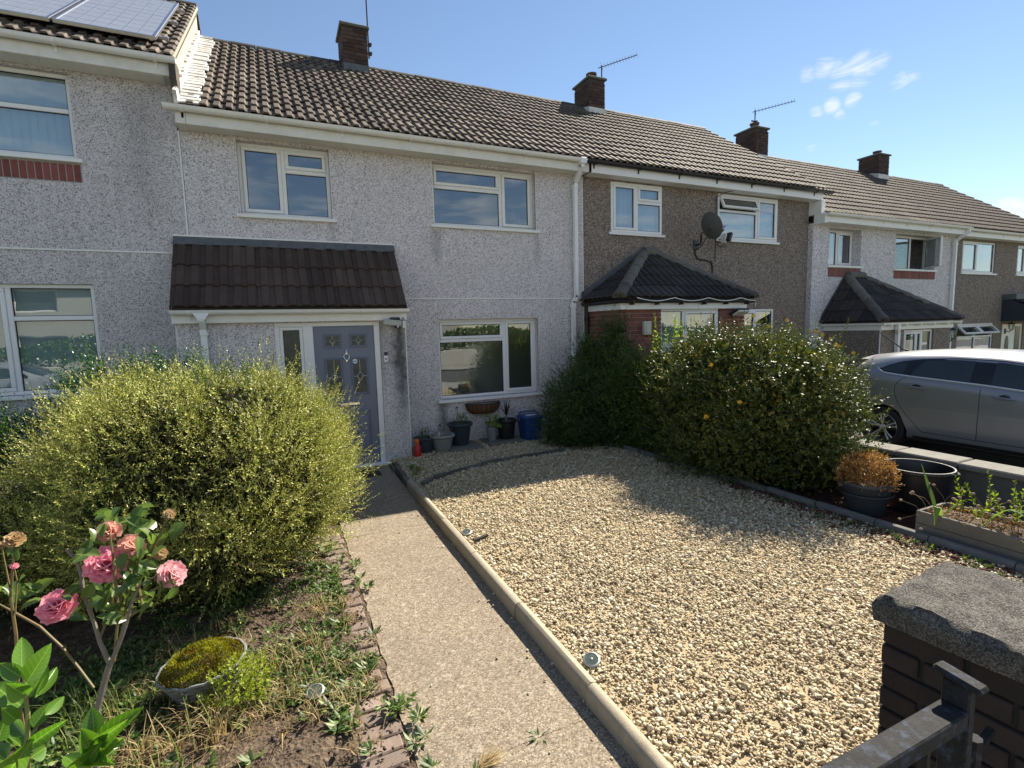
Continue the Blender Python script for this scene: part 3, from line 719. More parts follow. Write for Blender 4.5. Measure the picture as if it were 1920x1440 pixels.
# white soakers where the roof meets the taller neighbour
mb = MB(); px_ = None
for rr in range(NROW*3):
    s_ = rr*GAUGE/3; yy = EY+math.cos(SLP)*s_; zz = EZ+math.sin(SLP)*s_; nx_ = random.uniform(-.03, .03)
    mb.M = slope_matrix(-1.0, yy, zz+.04+.014*(rr % 3)+random.uniform(-.006, .006)); mb.box(-.03, .24+nx_, 0, GAUGE/3+.02, 0, .022, .006)
    mb.M = slope_matrix(-1.0, yy, zz); mb.box(-.035+.0, .012, 0, GAUGE/3+.02, .03, .17+random.uniform(-.02, .03), .004)
mb.M = None; mb.build('abutment_flashing', m_whitelead, H2)
W1 = window(H2, -.38, .86, 3.685, 4.70, 0, [('v', .215, 3.735, 4.65), ('h', 4.36, .243, .81)],
    [(-.33, .187, 3.735, 4.65, 'sash'), (.243, .81, 4.388, 4.65, 'sash'), (.243, .81, 3.735, 4.332, 'fixed')], mat=m_upvc_y)
W2 = window(H2, 2.45, 4.34, 3.705, 4.70, 0, [('v', 3.70, 3.755, 4.65), ('h', 4.34, 2.5, 3.672)],
    [(2.5, 3.672, 4.368, 4.65, 'sash'), (2.5, 3.672, 3.755, 4.312, 'fixed'), (3.728, 4.29, 3.755, 4.65, 'sash', 'right', .035)], mat=m_upvc_y)
W5 = window(H2, 2.45, 4.34, .765, 2.14, 0, [('v', 3.70, .815, 2.09), ('h', 1.77, 2.5, 3.672)],
    [(2.5, 3.672, 1.798, 2.09, 'sash'), (2.5, 3.672, .815, 1.742, 'fixed'), (3.728, 4.29, .815, 2.09, 'sash')], mat=m_upvc)
# render beads and the drip band
MB().box(1.75, 5.15, -.012, .002, 2.478, 2.497, .003).build('drip_bead', m_upvc_y, H2)
MB().box(-1.068, -1.048, -.006, .004, 3.3, 4.73).build('render_stop_bead', m_upvc, H2)
MB().box(-1.052, -1.044, -.004, .006, 0, 4.73).build('movement_joint', m_gasket, H2)
MB().box(5.326, 5.338, -.008, .004, 0, 4.73).build('corner_bead', m_upvc, H2)
for (a, b, c, d) in ((-.38, .86, 3.68, 4.70), (2.45, 4.34, 3.70, 4.70), (2.45, 4.34, .76, 2.14)):
    for x in (a-.007, b): MB().box(x, x+.007, -.006, .02, c, d).build('reveal_bead', m_upvc_y, H2)
# rainwater pipe
pipe(H2, [(5.12, -.335, 4.90), (5.12, -.335, 4.80), (5.12, -.09, 4.58), (5.12, -.09, 2.52), (5.05, -.09, 2.42), (5.05, -.09, 0.0)], m_upvc, joints=((5.12, -.09, 4.52), (5.12, -.09, 3.2), (5.05, -.09, 2.36), (5.05, -.09, 1.0)))
MB().box(5.06, 5.18, -.41, -.26, 4.835, 4.94, .01).build('gutter_outlet', m_upvc, H2)
ch1 = chimney(H2, 1.57, 2.07, 3.02, 3.72, 7.32, 8.17)
# interior radiator seen in the front room
rad = MB().box(3.3, 3.34, 2.6, 3.7, .18, .78, .01)
for k in range(12): rad.box(3.292, 3.30, 2.64+k*.086, 2.70+k*.086, .22, .74, .003)
rad.build('radiator', m_upvc, H2)
MB().box(3.36, 3.46, 1.9, 5.2, .03, 2.41).build('room_partition', m_inner, H2)

# porch of the middle house
PY = -.60
pw = MB(); wall_grid(pw, -1.21, 1.755, -.2, 2.13, PY, PY+.2, [(-.07, 1.37, -.058, 2.115)]); po = raw(pw, 'porch_wall', m_dash, H2)
MB().box(1.635, 1.753, PY+.202, -.002, -.2, 2.13).build('porch_side_wall', m_dash, H2)
MB().box(-1.208, -1.09, PY+.202, -.002, -.2, 2.13).build('porch_side_wall', m_dash, H2)
MB().box(-1.2, 1.74, PY+.2, -.01, -.15, -.05).build('porch_floor', m_carpet, H2)
MB().box(-1.09, 1.63, PY+.21, -.01, 2.10, 2.125).build('porch_ceiling', m_inner, H2)
for x in (1.748, -1.216): MB().box(x, x+.012, PY-.005, PY+.01, -.05, 2.12).build('corner_bead', m_upvc, po)
MB().box(-1.24, 1.77, PY-.075, PY-.055, 2.125, 2.27, .004).build('porch_fascia', m_upvc_y, H2)
MB().box(-1.24, 1.77, PY-.054, PY, 2.127, 2.14).build('porch_soffit', m_upvc_y, H2)
gp = gutter(H2, -1.24, 1.79, PY-.135, 2.285, m_upvc, .72)
pipe(H2, [(-.90, PY-.135, 2.26), (-.90, PY-.135, 2.16), (-.90, PY-.05, 2.05), (-.90, PY-.05, -.05)], m_upvc, .036, joints=((-.90, PY-.05, 2.0),))
MB().prism([(-.99, 2.25), (-.81, 2.25), (-.86, 2.17), (-.94, 2.17)], 'y', PY-.185, PY-.085).build('porch_gutter_outlet', m_upvc, H2)
e0 = Vector((0, -.765, 2.31)); e1 = Vector((0, -.005, 3.25)); pa = math.atan2(e1.z-e0.z, e1.y-e0.y); plen = (e1-e0).length
dk = MB(); dk.prism([(e0.y+.02, e0.z-.01), (e1.y, e1.z-.01), (e1.y, 2.16), (e0.y+.12, 2.275), (e0.y+.02, e0.z-.05)], 'x', -1.215, 1.745)
pr_ = dk.build('porch_roof', m_wood_dark, H2)
PT = tile_mesh('porch_tile', .33, .415, .017, .026, .024); PT.materials.append(m_ptile)
for c in range(9):
    for rr in range(3):
        p = e0 + (e1-e0).normalized()*(rr*.365)
        link(PT, 'porch_tile', pr_, None, slope_matrix(-1.225+c*.3305+random.uniform(-.004, .004), p.y, p.z+random.uniform(0, .003), pa) @ Matrix.Rotation(random.uniform(-.01, .01), 4, 'Z'))
fl = MB(); fl.M = slope_matrix(0, e0.y+(e1.y-e0.y)*.905, e0.z+(e1.z-e0.z)*.905+.05, pa)
for k in range(20): fl.box(-1.235+k*.15, -1.085+k*.15, random.uniform(-.012, .006), .13, .01*(k % 2), .012+.01*(k % 2))
fl.M = None; fl.box(-1.235, 1.76, -.02, .0, 3.22, 3.33); fl.build('lead_apron', m_lead, pr_)
MB().box(-1.235, 1.762, -.024, .0, 3.331, 3.352).build('apron_bead', m_upvc_y, pr_)
for x in (-1.236, 1.748): MB().prism([(e0.y, e0.z-.06), (e0.y, e0.z+.012), (e1.y, e1.z+.012), (e1.y, e1.z-.06)], 'x', x, x+.012).build('verge_strip', m_ptile, pr_)
# door, sidelight and frame
df = MB(); fy0, fy1 = PY+.02, PY+.09
df.box(-.07, 1.37, fy0, fy1, 2.055, 2.115, .006).box(-.07, -.005, fy0, fy1, -.03, 2.055, .006).box(1.285, 1.37, fy0, fy1, -.03, 2.055, .006).box(.30, .435, fy0-.002, fy1, -.03, 2.055, .006)
df.box(-.005, .30, fy0+.01, fy1, -.03, .10, .006)
dfo = df.build('door_frame', m_upvc, H2)
MB().frame(-.005, .30, .10, 2.055, fy0+.012, fy1-.01, .045, .006).build('sidelight_sash', m_upvc, dfo)
MB().box(.042, .253, fy0+.035, fy0+.041, .147, 2.008).build('pane', m_glass_o, dfo)
MB().frame(.038, .257, .143, 2.012, fy0+.03, fy0+.045, .008).build('gasket', m_gasket, dfo)
MB().box(-.12, 1.42, PY-.06, PY+.12, -.075, -.031, .008).build('threshold', m_upvc, dfo)
m_door = simple('door_blue_grey', (.175,.20,.26), (.16,.185,.24), 4.0, .42, .1, 200.0)
dx0, dx1, dzb, dzt = .438, 1.282, -.028, 2.052
dw = dx1-dx0
fxx = lambda f: dx0+dw*f
mb = MB().box(dx0, dx1, fy0+.018, fy0+.058, dzb, dzt, .004)
door = mb.build('front_door', m_door, H2)
def moulding(a, b, c, d):
    m = MB(); y = fy0+.018
    for k, (o_, hh) in enumerate(((0, .010), (.012, .016), (.024, .008))): m.frame(a+o_, b-o_, c+o_, d-o_, y-hh, y+.002, .012, .003)
    return m.build('door_moulding', m_door, door)
for (a, b) in ((.145, .455), (.575, .885)):
    moulding(fxx(a), fxx(b), 1.735, 1.945)
    g = MB().box(fxx(a)+.036, fxx(b)-.036, fy0+.0135, fy0+.0165, 1.771, 1.909).build('door_glass', m_doorgl, door)
    cx_, cz_ = (fxx(a)+fxx(b))/2, 1.84; y = fy0+.0125
    ld = MB()
    for (p, q) in (((0, .045), (.032, 0)), ((.032, 0), (0, -.045)), ((0, -.045), (-.032, 0)), ((-.032, 0), (0, .045)), ((-.1, 0), (-.032, 0)), ((.032, 0), (.1, 0)), ((0, .045), (0, .067)), ((0, -.045), (0, -.067))):
        ld.tube([(cx_+p[0], y, cz_+p[1]), (cx_+q[0], y, cz_+q[1])], .0035, 5)
    ld.build('lead_line', m_alu, door)
    moulding(fxx(a), fxx(b), 1.03, 1.60)
    MB().box(fxx(a)+.036, fxx(b)-.036, fy0+.0135, fy0+.0165, 1.066, 1.564).build('door_glass', m_doorgl, door)
    ld = MB(); cz_ = 1.31
    for (p, q) in (((0, .07), (.042, 0)), ((.042, 0), (0, -.07)), ((0, -.07), (-.042, 0)), ((-.042, 0), (0, .07)), ((-.092, 0), (-.042, 0)), ((.042, 0), (.092, 0)), ((0, .07), (0, .25)), ((0, -.07), (0, -.243))):
        ld.tube([(cx_+p[0], y, cz_+p[1]), (cx_+q[0], y, cz_+q[1])], .0035, 5)
    ld.build('lead_line', m_alu, door)
    moulding(fxx(a), fxx(b), .17, .80)
    MB().box(fxx(a)+.055, fxx(b)-.055, fy0+.008, fy0+.02, .225, .745, .006).build('door_panel', m_door, door)
kn = MB(); kx = fxx(.515)
kn.lathe([(.0, 0), (.022, .004), (.026, .012), (.018, .02), (0, .022)], 14, (kx, 0, 0)); kn.M = None
kn = MB(); kn.tube([(kx+.038*math.sin(a), fy0+.002-.004, 1.60-.045*math.cos(a)) for a in np.linspace(.5, 5.78, 14)], .007, 8); kn.tube([(kx, fy0+.015, 1.655), (kx, fy0-.012, 1.655)], .016, 10); kn.tube([(kx, fy0+.014, 1.548), (kx, fy0-.008, 1.548)], .014, 10)
kn.tube([(kx, fy0+.004, 1.68), (kx, fy0+.004, 1.71)], [.012, .003], 8)
kn.build('knocker', m_chrome, door, True)
MB().box(fxx(.36), fxx(.70), fy0+.0, fy0+.016, .88, .925, .008).build('letterbox', m_chrome, door)
MB().lathe([(0, 0), (.034, 0), (.034, .002), (0, .002)], 20).v
st = MB(); st.M = Matrix.Translation((fxx(.655), fy0+.012, 1.535)) @ Matrix.Rotation(R(90), 4, 'X'); st.lathe([(.001, 0), (.036, 0), (.036, .0015), (.001, .0015)], 22)
st.build('sticker', simple('sticker_white', (.8,.82,.84), rough=.4), door)
st = MB(); st.M = Matrix.Translation((fxx(.655), fy0+.010, 1.535)) @ Matrix.Rotation(R(90), 4, 'X'); st.box(-.032, .032, -.009, .006, 0, .001); st.build('sticker_band', simple('sticker_blue', (.05,.25,.45), rough=.4), door)
hd = MB().box(fxx(.045), fxx(.095), fy0+.004, fy0+.017, .93, 1.17, .006); hd.tube([(fxx(.07), fy0+.0, 1.07), (fxx(.07), fy0-.04, 1.07), (fxx(.21), fy0-.045, 1.07)], .010, 8); hd.build('door_handle', m_chrome, door)
for z in (.2, 1.0, 1.75): MB().box(1.288, 1.318, fy0-.012, fy0+.002, z, z+.11, .004).build('hinge', m_upvc, dfo)
db = MB().box(1.405, 1.465, PY-.026, PY-.001, 1.50, 1.66, .008).build('doorbell', m_upvc, H2)
MB().box(1.408, 1.462, PY-.029, PY-.0265, 1.60, 1.655).build('doorbell_camera', m_black, db)
bt = MB(); bt.M = Matrix.Translation((1.435, PY-.026, 1.548)) @ Matrix.Rotation(R(90), 4, 'X'); bt.lathe([(.008, 0), (.016, 0), (.016, .003), (.008, .003)], 18); bt.build('doorbell_button', m_black, db)

# ---- the taller house on the left
H1, roof1 = house_shell('terraced_house', 'grey pebbledash house with solar panels and vertical blinds, at the left', -7.4, -1.07, .57, 0.0, m_dash1,
    [(-4.0, -2.19, 4.235, 5.27), (-4.0, -2.17, 1.27, 2.67)], base=.5, cols=(-3.3, 0), gx=(-7.4, -.98), vr=.07, gable_m=m_gable, gutm=m_upvc)
window(H1, -4.0, -2.19, 4.24, 5.27, 0, [('h', 4.83, -3.95, -2.24)], [(-3.95, -2.24, 4.858, 5.22, 'fixed'), (-3.95, -2.24, 4.29, 4.802, 'fixed')], rec=.07, inner=slats(-3.95, -2.24, 4.27, 5.24, m_blind))
window(H1, -4.0, -2.17, 1.275, 2.67, 0, [('v', -3.05, 1.325, 2.62), ('h', 2.24, -3.022, -2.22)], [(-3.022, -2.22, 2.268, 2.62, 'fixed'), (-3.022, -2.22, 1.325, 2.212, 'fixed'), (-3.95, -3.078, 1.325, 2.62, 'sash')], rec=.05, inner=slats(-3.95, -2.22, 1.3, 2.66, m_blind, ang=.12))
for k in range(24): link(SBRICK, 'soldier_brick', H1, None, Matrix.Translation((-2.20-k*.0765, .043, 4.06)))
MB().box(-4.02, -2.155, -.003, .05, 3.945, 4.18).build('brick_mortar', m_mortar, H1)
MB().box(-7.4, -1.25, -.014, .002, 3.09, 3.112, .003).build('drip_bead', m_upvc_y, H1)
mb = MB()
for k in range(44): mb.box(-7.3+k*.14, -7.164+k*.14, -.252, -.004, 5.303, 5.309)
mb.build('soffit_boards', m_upvc_y, H1)
MB().prism([(-.33, 5.27), (-.33, 5.50), (.0, 5.52), (.0, 5.2), (-.1, 5.1)], 'x', -1.06, -.985).build('eaves_end_box', m_wood_dark, H1)
MB().prism([(-.12, 5.45), (.3, 5.02), (RY, RZ+.1), (RY, RZ+.57-.02), (-.30, EZ+.57)], 'x', -1.068, -1.03).build('gable_wall', m_gable, H1)
# mortar bedding under the verge
vb = MB(); vb.M = slope_matrix(0, EY, EZ+.57); vb.box(-1.03, -.995, 0, SLEN, -.02, .03, .006); vb.M = None; vb.build('verge_mortar', simple('verge_mortar_mat', (.40,.36,.29), (.3,.27,.21), 8.0, .9, .5, 60.0), roof1)
# solar panels, two in view
m_pv = None
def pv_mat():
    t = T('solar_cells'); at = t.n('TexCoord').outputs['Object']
    n = t.noise(6.0, 4.0); c = t.mix(n, (.30,.31,.33), (.40,.41,.43))  # pale grey puts the sky glare into the cell colour
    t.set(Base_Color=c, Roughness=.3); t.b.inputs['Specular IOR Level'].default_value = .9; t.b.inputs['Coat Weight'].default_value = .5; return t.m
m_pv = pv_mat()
def solar_panel(x1, wd, s0, ln):
    o = EZ+.57; M_ = slope_matrix(x1-wd, EY+math.cos(SLP)*s0, o+math.sin(SLP)*s0+.19)
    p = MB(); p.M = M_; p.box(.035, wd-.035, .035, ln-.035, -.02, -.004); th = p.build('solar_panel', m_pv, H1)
    mb = MB(); mb.M = M_; mb.box(0, wd, 0, .035, -.04, .004, .003).box(0, wd, ln-.035, ln, -.04, .004, .003).box(0, .035, .035, ln-.035, -.04, .004, .003).box(wd-.035, wd, .035, ln-.035, -.04, .004, .003)
    mb.build('frame', m_alu, th)
    nx = 6; ny = 10
    for i in range(1, nx): l_ = MB(); l_.M = M_; x = .035+(wd-.07)*i/nx; l_.box(x-.004, x+.004, .04, ln-.04, -.004, -.0025); l_.build('cell_line', m_alu, th)
    for j in range(1, ny): l_ = MB(); l_.M = M_; y = .035+(ln-.07)*j/ny; l_.box(.04, wd-.04, y-(.006 if j == 5 else .002), y+(.006 if j == 5 else .002), -.004, -.0022); l_.build('cell_line', m_alu, th)
    for yy in (.35, ln*.5, ln-.4):
        q = MB(); q.M = M_; q.box(-.02, wd+.10, yy, yy+.045, -.085, -.042, .003); q.build('mounting_rail', m_alu, th)
        q = MB(); q.M = M_; q.box(wd*.5-.02, wd*.5+.02, yy, yy+.04, -.16, -.085); q.build('roof_hook', m_alu, th)
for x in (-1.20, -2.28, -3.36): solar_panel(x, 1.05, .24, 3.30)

# ---- the brown house right of the middle one
H3, roof3 = house_shell('terraced_house', 'brown pebbledash house with a satellite dish and a red brick porch', 5.345, 11.63, 0.0, 0.0, m_dash3,
    [(5.97, 7.21, 3.76, 4.71), (8.73, 10.56, 3.76, 4.71), (9.46, 10.52, .9, 2.25)], gutm=m_black, gx=(5.21, 11.95), fasm=m_upvc, vr=.12)
window(H3, 5.97, 7.21, 3.765, 4.71, 0, [('v', 6.58, 3.815, 4.66), ('h', 4.36, 6.608, 7.16)], [(6.02, 6.552, 3.815, 4.66, 'sash'), (6.608, 7.16, 4.388, 4.66, 'sash'), (6.608, 7.16, 3.815, 4.332, 'fixed')], rec=-.012, inner=curtain(6.0, 7.2, 3.78, 4.70, m_curtain))
window(H3, 8.73, 10.56, 3.765, 4.71, 0, [('v', 9.89, 3.815, 4.66), ('h', 4.36, 8.78, 9.862)], [(8.78, 9.862, 4.388, 4.66, 'sash', 'top', .42), (8.78, 9.862, 3.815, 4.332, 'fixed'), (9.918, 10.51, 3.815, 4.66, 'sash')], rec=-.012, inner=curtain(8.78, 10.5, 3.78, 4.40, m_blind, 'net_blind', .002))
window(H3, 9.46, 10.52, .905, 2.25, 0, [('v', 9.95, .955, 2.2)], [(9.51, 9.922, .955, 2.2, 'sash'), (9.978, 10.47, .955, 2.2, 'fixed')], rec=.0)
ch2 = chimney(H3, 7.48, 7.96, 3.02, 3.72, 7.32, 8.14, pot=.13, lead=m_whitelead)
MB().box(11.632, 11.77, -.31, .02, 4.42, 4.735, .006).build('eaves_end_box', m_upvc_y, H3)
# porch
bx0, bx1, by = 5.42, 8.36, -1.05
ps = []
pb = MB().box(bx0+.012, 6.28, by+.012, by+.1, -.2, 2.24).box(7.74, bx1-.012, by+.012, by+.1, -.2, 2.24).box(bx0+.012, bx0+.1, by+.1, -.004, -.2, 2.24).box(bx1-.1, bx1-.012, by+.1, -.004, -.2, 2.24).box(6.28, 7.74, by+.012, by+.1, -.2, .58).build('porch_wall', m_mortar, H3)
brick_face(pb, (bx0, by, 0), (1, 0, 0), (0, -1, 0), 6.29-bx0, -.01, 2.24, zmin=1.0, stuff=ps)
brick_face(pb, (7.735, by, 0), (1, 0, 0), (0, -1, 0), bx1-7.735, -.01, 2.24, zmin=1.0, stuff=ps)
brick_face(pb, (bx0, -.0, 0), (0, -1, 0), (-1, 0, 0), 1.0, -.01, 2.24, zmin=1.0, stuff=ps)
join_stuff(ps, 'lower_brickwork', m_brick, pb)
window(H3, 6.30, 7.73, .62, 2.24, by, [('v', 6.86, .67, 2.19)], [(6.35, 6.832, .67, 2.19, 'fixed'), (6.888, 7.68, .67, 2.19, 'sash')], rec=.03, sill=(.05, .05), inner=curtain(6.32, 7.7, .65, 2.2, m_blind, 'net_curtain', .004, .25))
MB().box(5.6, 8.2, by+.9, by+1.0, 0, 2.2).build('porch_back_wall', m_inner, H3)
def hip_porch(house, x0, x1, yf, yw, ze, za, xa0, xa1, tmat, gut, fas, mesh_name, gauge=.335, tw=.30, aflash=True):
    """lean-to roof with hipped ends against a wall at yw; eave ze at yf, apex za from xa0 to xa1"""
    A0, A1 = Vector((xa0, yw, za)), Vector((xa1, yw, za)); FL, FR = Vector((x0, yf, ze)), Vector((x1, yf, ze)); BL, BR = Vector((x0, yw, ze)), Vector((x1, yw, ze))
    rf = MB(); dn = Vector((0, 0, -.02))
    rf.add([tuple(p+dn) for p in (FL, FR, A1, A0, BL, BR)], [(0, 1, 2, 3), (4, 0, 3), (1, 5, 2), (0, 4, 5, 1)]); ro = rf.build('porch_roof', m_wood_dark, house)
    me0 = tile_mesh(mesh_name, tw, gauge+.06, .016, .024, .024)
    import bmesh
    def face(o, ux, up, L_, H_, lc, rc, l_out, r_out):
        """o eave start, ux along eave, up unit up-slope; clip left/right by lines (lower, upper points)"""
        nrm = ux.cross(up).normalized()
        if nrm.z < 0: nrm = -nrm
        nr = int(math.ceil(H_/gauge)); nc = int(math.ceil(L_/tw))
        for rr in range(nr):
            for c in range(nc):
                Mw = Matrix((( ux.x, up.x, nrm.x, 0), (ux.y, up.y, nrm.y, 0), (ux.z, up.z, nrm.z, 0), (0, 0, 0, 1)))
                p = o + ux*(c*tw) + up*(rr*gauge) + nrm*random.uniform(.0, .003); Mw.translation = p
                b = bmesh.new(); b.from_mesh(me0); bmesh.ops.transform(b, matrix=Mw, verts=b.verts)
                for (pt, no) in ((lc, l_out), (rc, r_out)):
                    if no is None: continue
                    bmesh.ops.bisect_plane(b, geom=b.verts[:]+b.edges[:]+b.faces[:], plane_co=pt, plane_no=no, clear_outer=True)
                bmesh.ops.bisect_plane(b, geom=b.verts[:]+b.edges[:]+b.faces[:], plane_co=(0, yw, 0), plane_no=(0, 1, 0), clear_outer=True)
                if len(b.faces) >= 3 and sum(f.calc_area() for f in b.faces) > .006:
                    me = bpy.data.meshes.new('porch_tile'); b.to_mesh(me); link(me, 'porch_tile', ro, tmat)
                b.free()
    upf = (A0-FL); upf = Vector((0, upf.y, upf.z)).normalized(); Hf = math.hypot(yw-yf, za-ze)
    hipL = (A0-FL); hipR = (A1-FR)
    nL = Vector((hipL.y, -hipL.x, 0)).normalized(); nL = nL if nL.dot(Vector((-1, 0, 0))) > 0 else -nL
    nR = Vector((hipR.y, -hipR.x, 0)).normalized(); nR = nR if nR.dot(Vector((1, 0, 0))) > 0 else -nR
    lift = Vector((0, -.03, -.01))
    face(FL+Vector((-.02, -.03, -.01)), Vector((1, 0, 0)), upf, (FR-FL).x+.04, Hf, FL, FR, nL, nR)
    upl = Vector((xa0-x0, 0, za-ze)).normalized(); face(BL+Vector((-.03, 0.0, -.01)), Vector((0, -1, 0)), upl, (BL-FL).length+.04, (A0-BL).length, FL, FL, -nL, None)
    upr = Vector((xa1-x1, 0, za-ze)).normalized(); face(FR+Vector((.03, -.02, -.01)), Vector((0, 1, 0)), upr, (BR-FR).length+.04, (A1-BR).length, FR, FR, -nR, None)
    for (a, b) in ((FL, A0), (FR, A1)):
        d = (b-a); n = max(3, int(d.length/.36)); 
        for k in range(n):
            p, q = a+d*(k/n), a+d*((k+1.06)/n); mb = MB(); up_ = Vector((0, 0, 1)); dr = d.normalized(); sd_ = dr.cross(up_).normalized(); nn = sd_.cross(dr)
            vv = []
            for (pt, rr) in ((p, .115), (q, .10)):
                for an in np.linspace(-.15, math.pi+.15, 9): vv.append(pt+sd_*math.cos(an)*rr+nn*(math.sin(an)*rr*.85+.012))
            m9 = 9; mb.add(vv, [(i, i+1, m9+i+1, m9+i) for i in range(8)]+[tuple(range(9)), tuple(range(17, 8, -1))]); mb.build('hip_tile', m_hip, ro, True)
    if xa1-xa0 > .1: MB().tube([A0+Vector((-.05, -.05, .02)), A1+Vector((.05, -.05, .02))], .10, 10).build('ridge_tile', m_hip, ro, True)
    mb = MB()
    for (a, b) in ((BL, A0), (BR, A1)):
        d = (b-a).normalized(); s_ = Vector((0, 0, 1)); mb.add([tuple(a+Vector((0, -.004, .0))), tuple(b+Vector((0, -.004, .0))), tuple(b+Vector((0, -.004, .17))), tuple(a+Vector((0, -.004, .17)))], [(0, 1, 2, 3)])
        mb.add([tuple(a+Vector((0, -.004, .05))), tuple(b+Vector((0, -.004, .05))), tuple(b+Vector((0, -.14, .055))), tuple(a+Vector((0, -.14, .055)))], [(0, 1, 2, 3)])
    mb.build('lead_flashing', m_lead, ro)
    # fascia and gutter round three sides
    zf = ze-.03
    MB().box(x0+.10, x1-.10, yf+.10, yf+.12, ze-.20, zf, .003).box(x0+.10, x0+.12, yf+.12, yw-.005, ze-.20, zf, .003).box(x1-.12, x1-.10, yf+.12, yw-.005, ze-.20, zf, .003).build('porch_fascia', fas, house)
    g = MB(); yg, zg = yf+.035, ze-.045
    g.prism(gutter_poly(yg, zg, .05), 'x', x0-.02, x1+.05)
    gp_ = gutter_poly(0, zg, .05); g.prism([(x0+.035+p[0], p[1]) for p in gp_], 'y', yf-.02, yw-.01)
    go = g.build('gutter', gut, house, True)
    x = x0+.3
    while x < x1: MB().box(x-.013, x+.013, yf-.02, yf+.1, ze-.125, ze-.035, .004).build('gutter_bracket', gut, go); x += .55
    return ro
hip_porch(H3, 5.28, 8.50, -1.20, -.004, 2.43, 3.38, 6.78, 6.98, m_ptile3, m_black, m_upvc, 'porch_tile_b')
pipe(H3, [(5.375, -.06, 2.36), (5.375, -.06, 0)], m_black, .03, joints=((5.375, -.06, 2.1),), square=False)
# satellite cables on the wall belong to the house
mb = MB(); mb.tube([(8.12, -.015, 3.56), (8.08, -.03, 3.42), (8.16, -.02, 3.32), (8.42, -.015, 3.29), (8.56, -.015, 3.26), (8.6, -.012, 3.15), (8.58, -.012, 2.86)], .016, 6); mb.tube([(9.06, -.27, 4.76), (8.86, -.05, 4.72), (8.68, -.01, 4.62), (8.67, -.01, 3.3)], .008, 5)
mb.build('cable', m_black, H3)
mb = MB(); pts = []
for k in range(46): f = k/45; pts.append((5.62+2.86*f, -1.245, 2.405-.055*abs(math.sin(f*math.pi*3.5))+.02))
pts += [(8.52, -1.2, 2.36), (8.54, -1.18, 2.26)]
mb.tube(pts, .008, 5); mb.build('string_light_cable', m_upvc, H3)

# ---- the pale house further right, a step down
H4, roof4 = house_shell('terraced_house', 'pale pebbledash house beyond the brown one, with a dark hipped porch', 11.64, 17.72, -.51, -.12, m_dash4,
    [(12.24, 13.46, 3.28, 4.17), (14.90, 16.72, 3.26, 4.17)], base=-.5, gx=(11.66, 17.72), vl=-.08, fasm=m_upvc_y)
TA = window(H4, 12.24, 13.46, 3.285, 4.17, -.12, [('v', 12.85, 3.335, 4.12)], [(12.29, 12.822, 3.335, 4.12, 'fixed'), (12.878, 13.41, 3.335, 4.12, 'sash')], rec=.22, mat=m_upvc_y, inner=slats(12.3, 12.9, 3.3, 4.15, m_blind))
TB = window(H4, 14.90, 16.72, 3.265, 4.17, -.12, [('v', 15.95, 3.315, 4.12)], [(14.95, 15.922, 3.315, 4.12, 'fixed'), (15.978, 16.67, 3.315, 4.12, 'sash', 'right', 1.0)], rec=.22, mat=m_upvc_y)
for (a, b) in ((12.22, 13.48), (14.86, 16.74)):
    k = 0
    while a+.04+k*.0765 < b: link(SBRICK, 'soldier_brick', H4, None, Matrix.Translation((a+.04+k*.0765, -.077, 3.115))); k += 1
    MB().box(a, b, -.123, -.06, 3.0, 3.225).build('brick_mortar', m_mortar, H4)
pipe(H4, [(17.62, -.455, 4.40), (17.62, -.455, 4.3), (17.55, -.20, 4.08), (17.55, -.20, -.4)], m_upvc, joints=((17.55, -.2, 4.0), (17.55, -.2, 2.9)))
ch3 = chimney(H4, 13.33, 13.86, 3.02, 3.76, 6.84, 7.72, pot=.14, lead=m_whitelead)
mb = MB(); wall_grid(mb, 12.15, 14.95, -.7, 1.75, -1.42, -1.25, [(13.05, 14.25, -.45, 1.68)]); raw(mb, 'porch_wall', m_dash3, H4)
for x in (12.152, 14.8): MB().box(x, x+.148, -1.248, -.125, -.7, 1.75).build('porch_side_wall', m_dash3, H4)
MB().box(12.14, 12.155, -1.432, -1.415, -.6, 1.74).build('corner_bead', m_upvc, H4)
window(H4, 13.05, 14.25, -.45, 1.68, -1.42, [('v', 13.42, -.4, 1.63), ('v', 13.83, -.4, 1.63)], [(13.1, 13.392, .4, 1.63, 'sash', 'left', .5), (13.448, 13.802, -.4, 1.63, 'sash'), (13.858, 14.2, -.4, 1.63, 'fixed')], rec=.04, sill=None)
hip_porch(H4, 12.02, 15.10, -1.56, -.125, 1.90, 3.02, 12.95, 13.45, m_ptile3, m_upvc, m_upvc_y, 'porch_tile_c')
pipe(H4, [(12.62, -1.525, 1.83), (12.62, -1.525, 1.72), (12.72, -1.47, 1.6), (12.72, -1.47, -.4)], m_upvc, .038)
MB().box(11.90, 12.16, .0-.02, .0, 1.9, 2.3).build('corner_flashing', m_lead, H4)

MB().box(11.642, 11.735, -.40, -.125, 4.20, 4.425, .004).build('eaves_end_panel', m_upvc_y, H4)
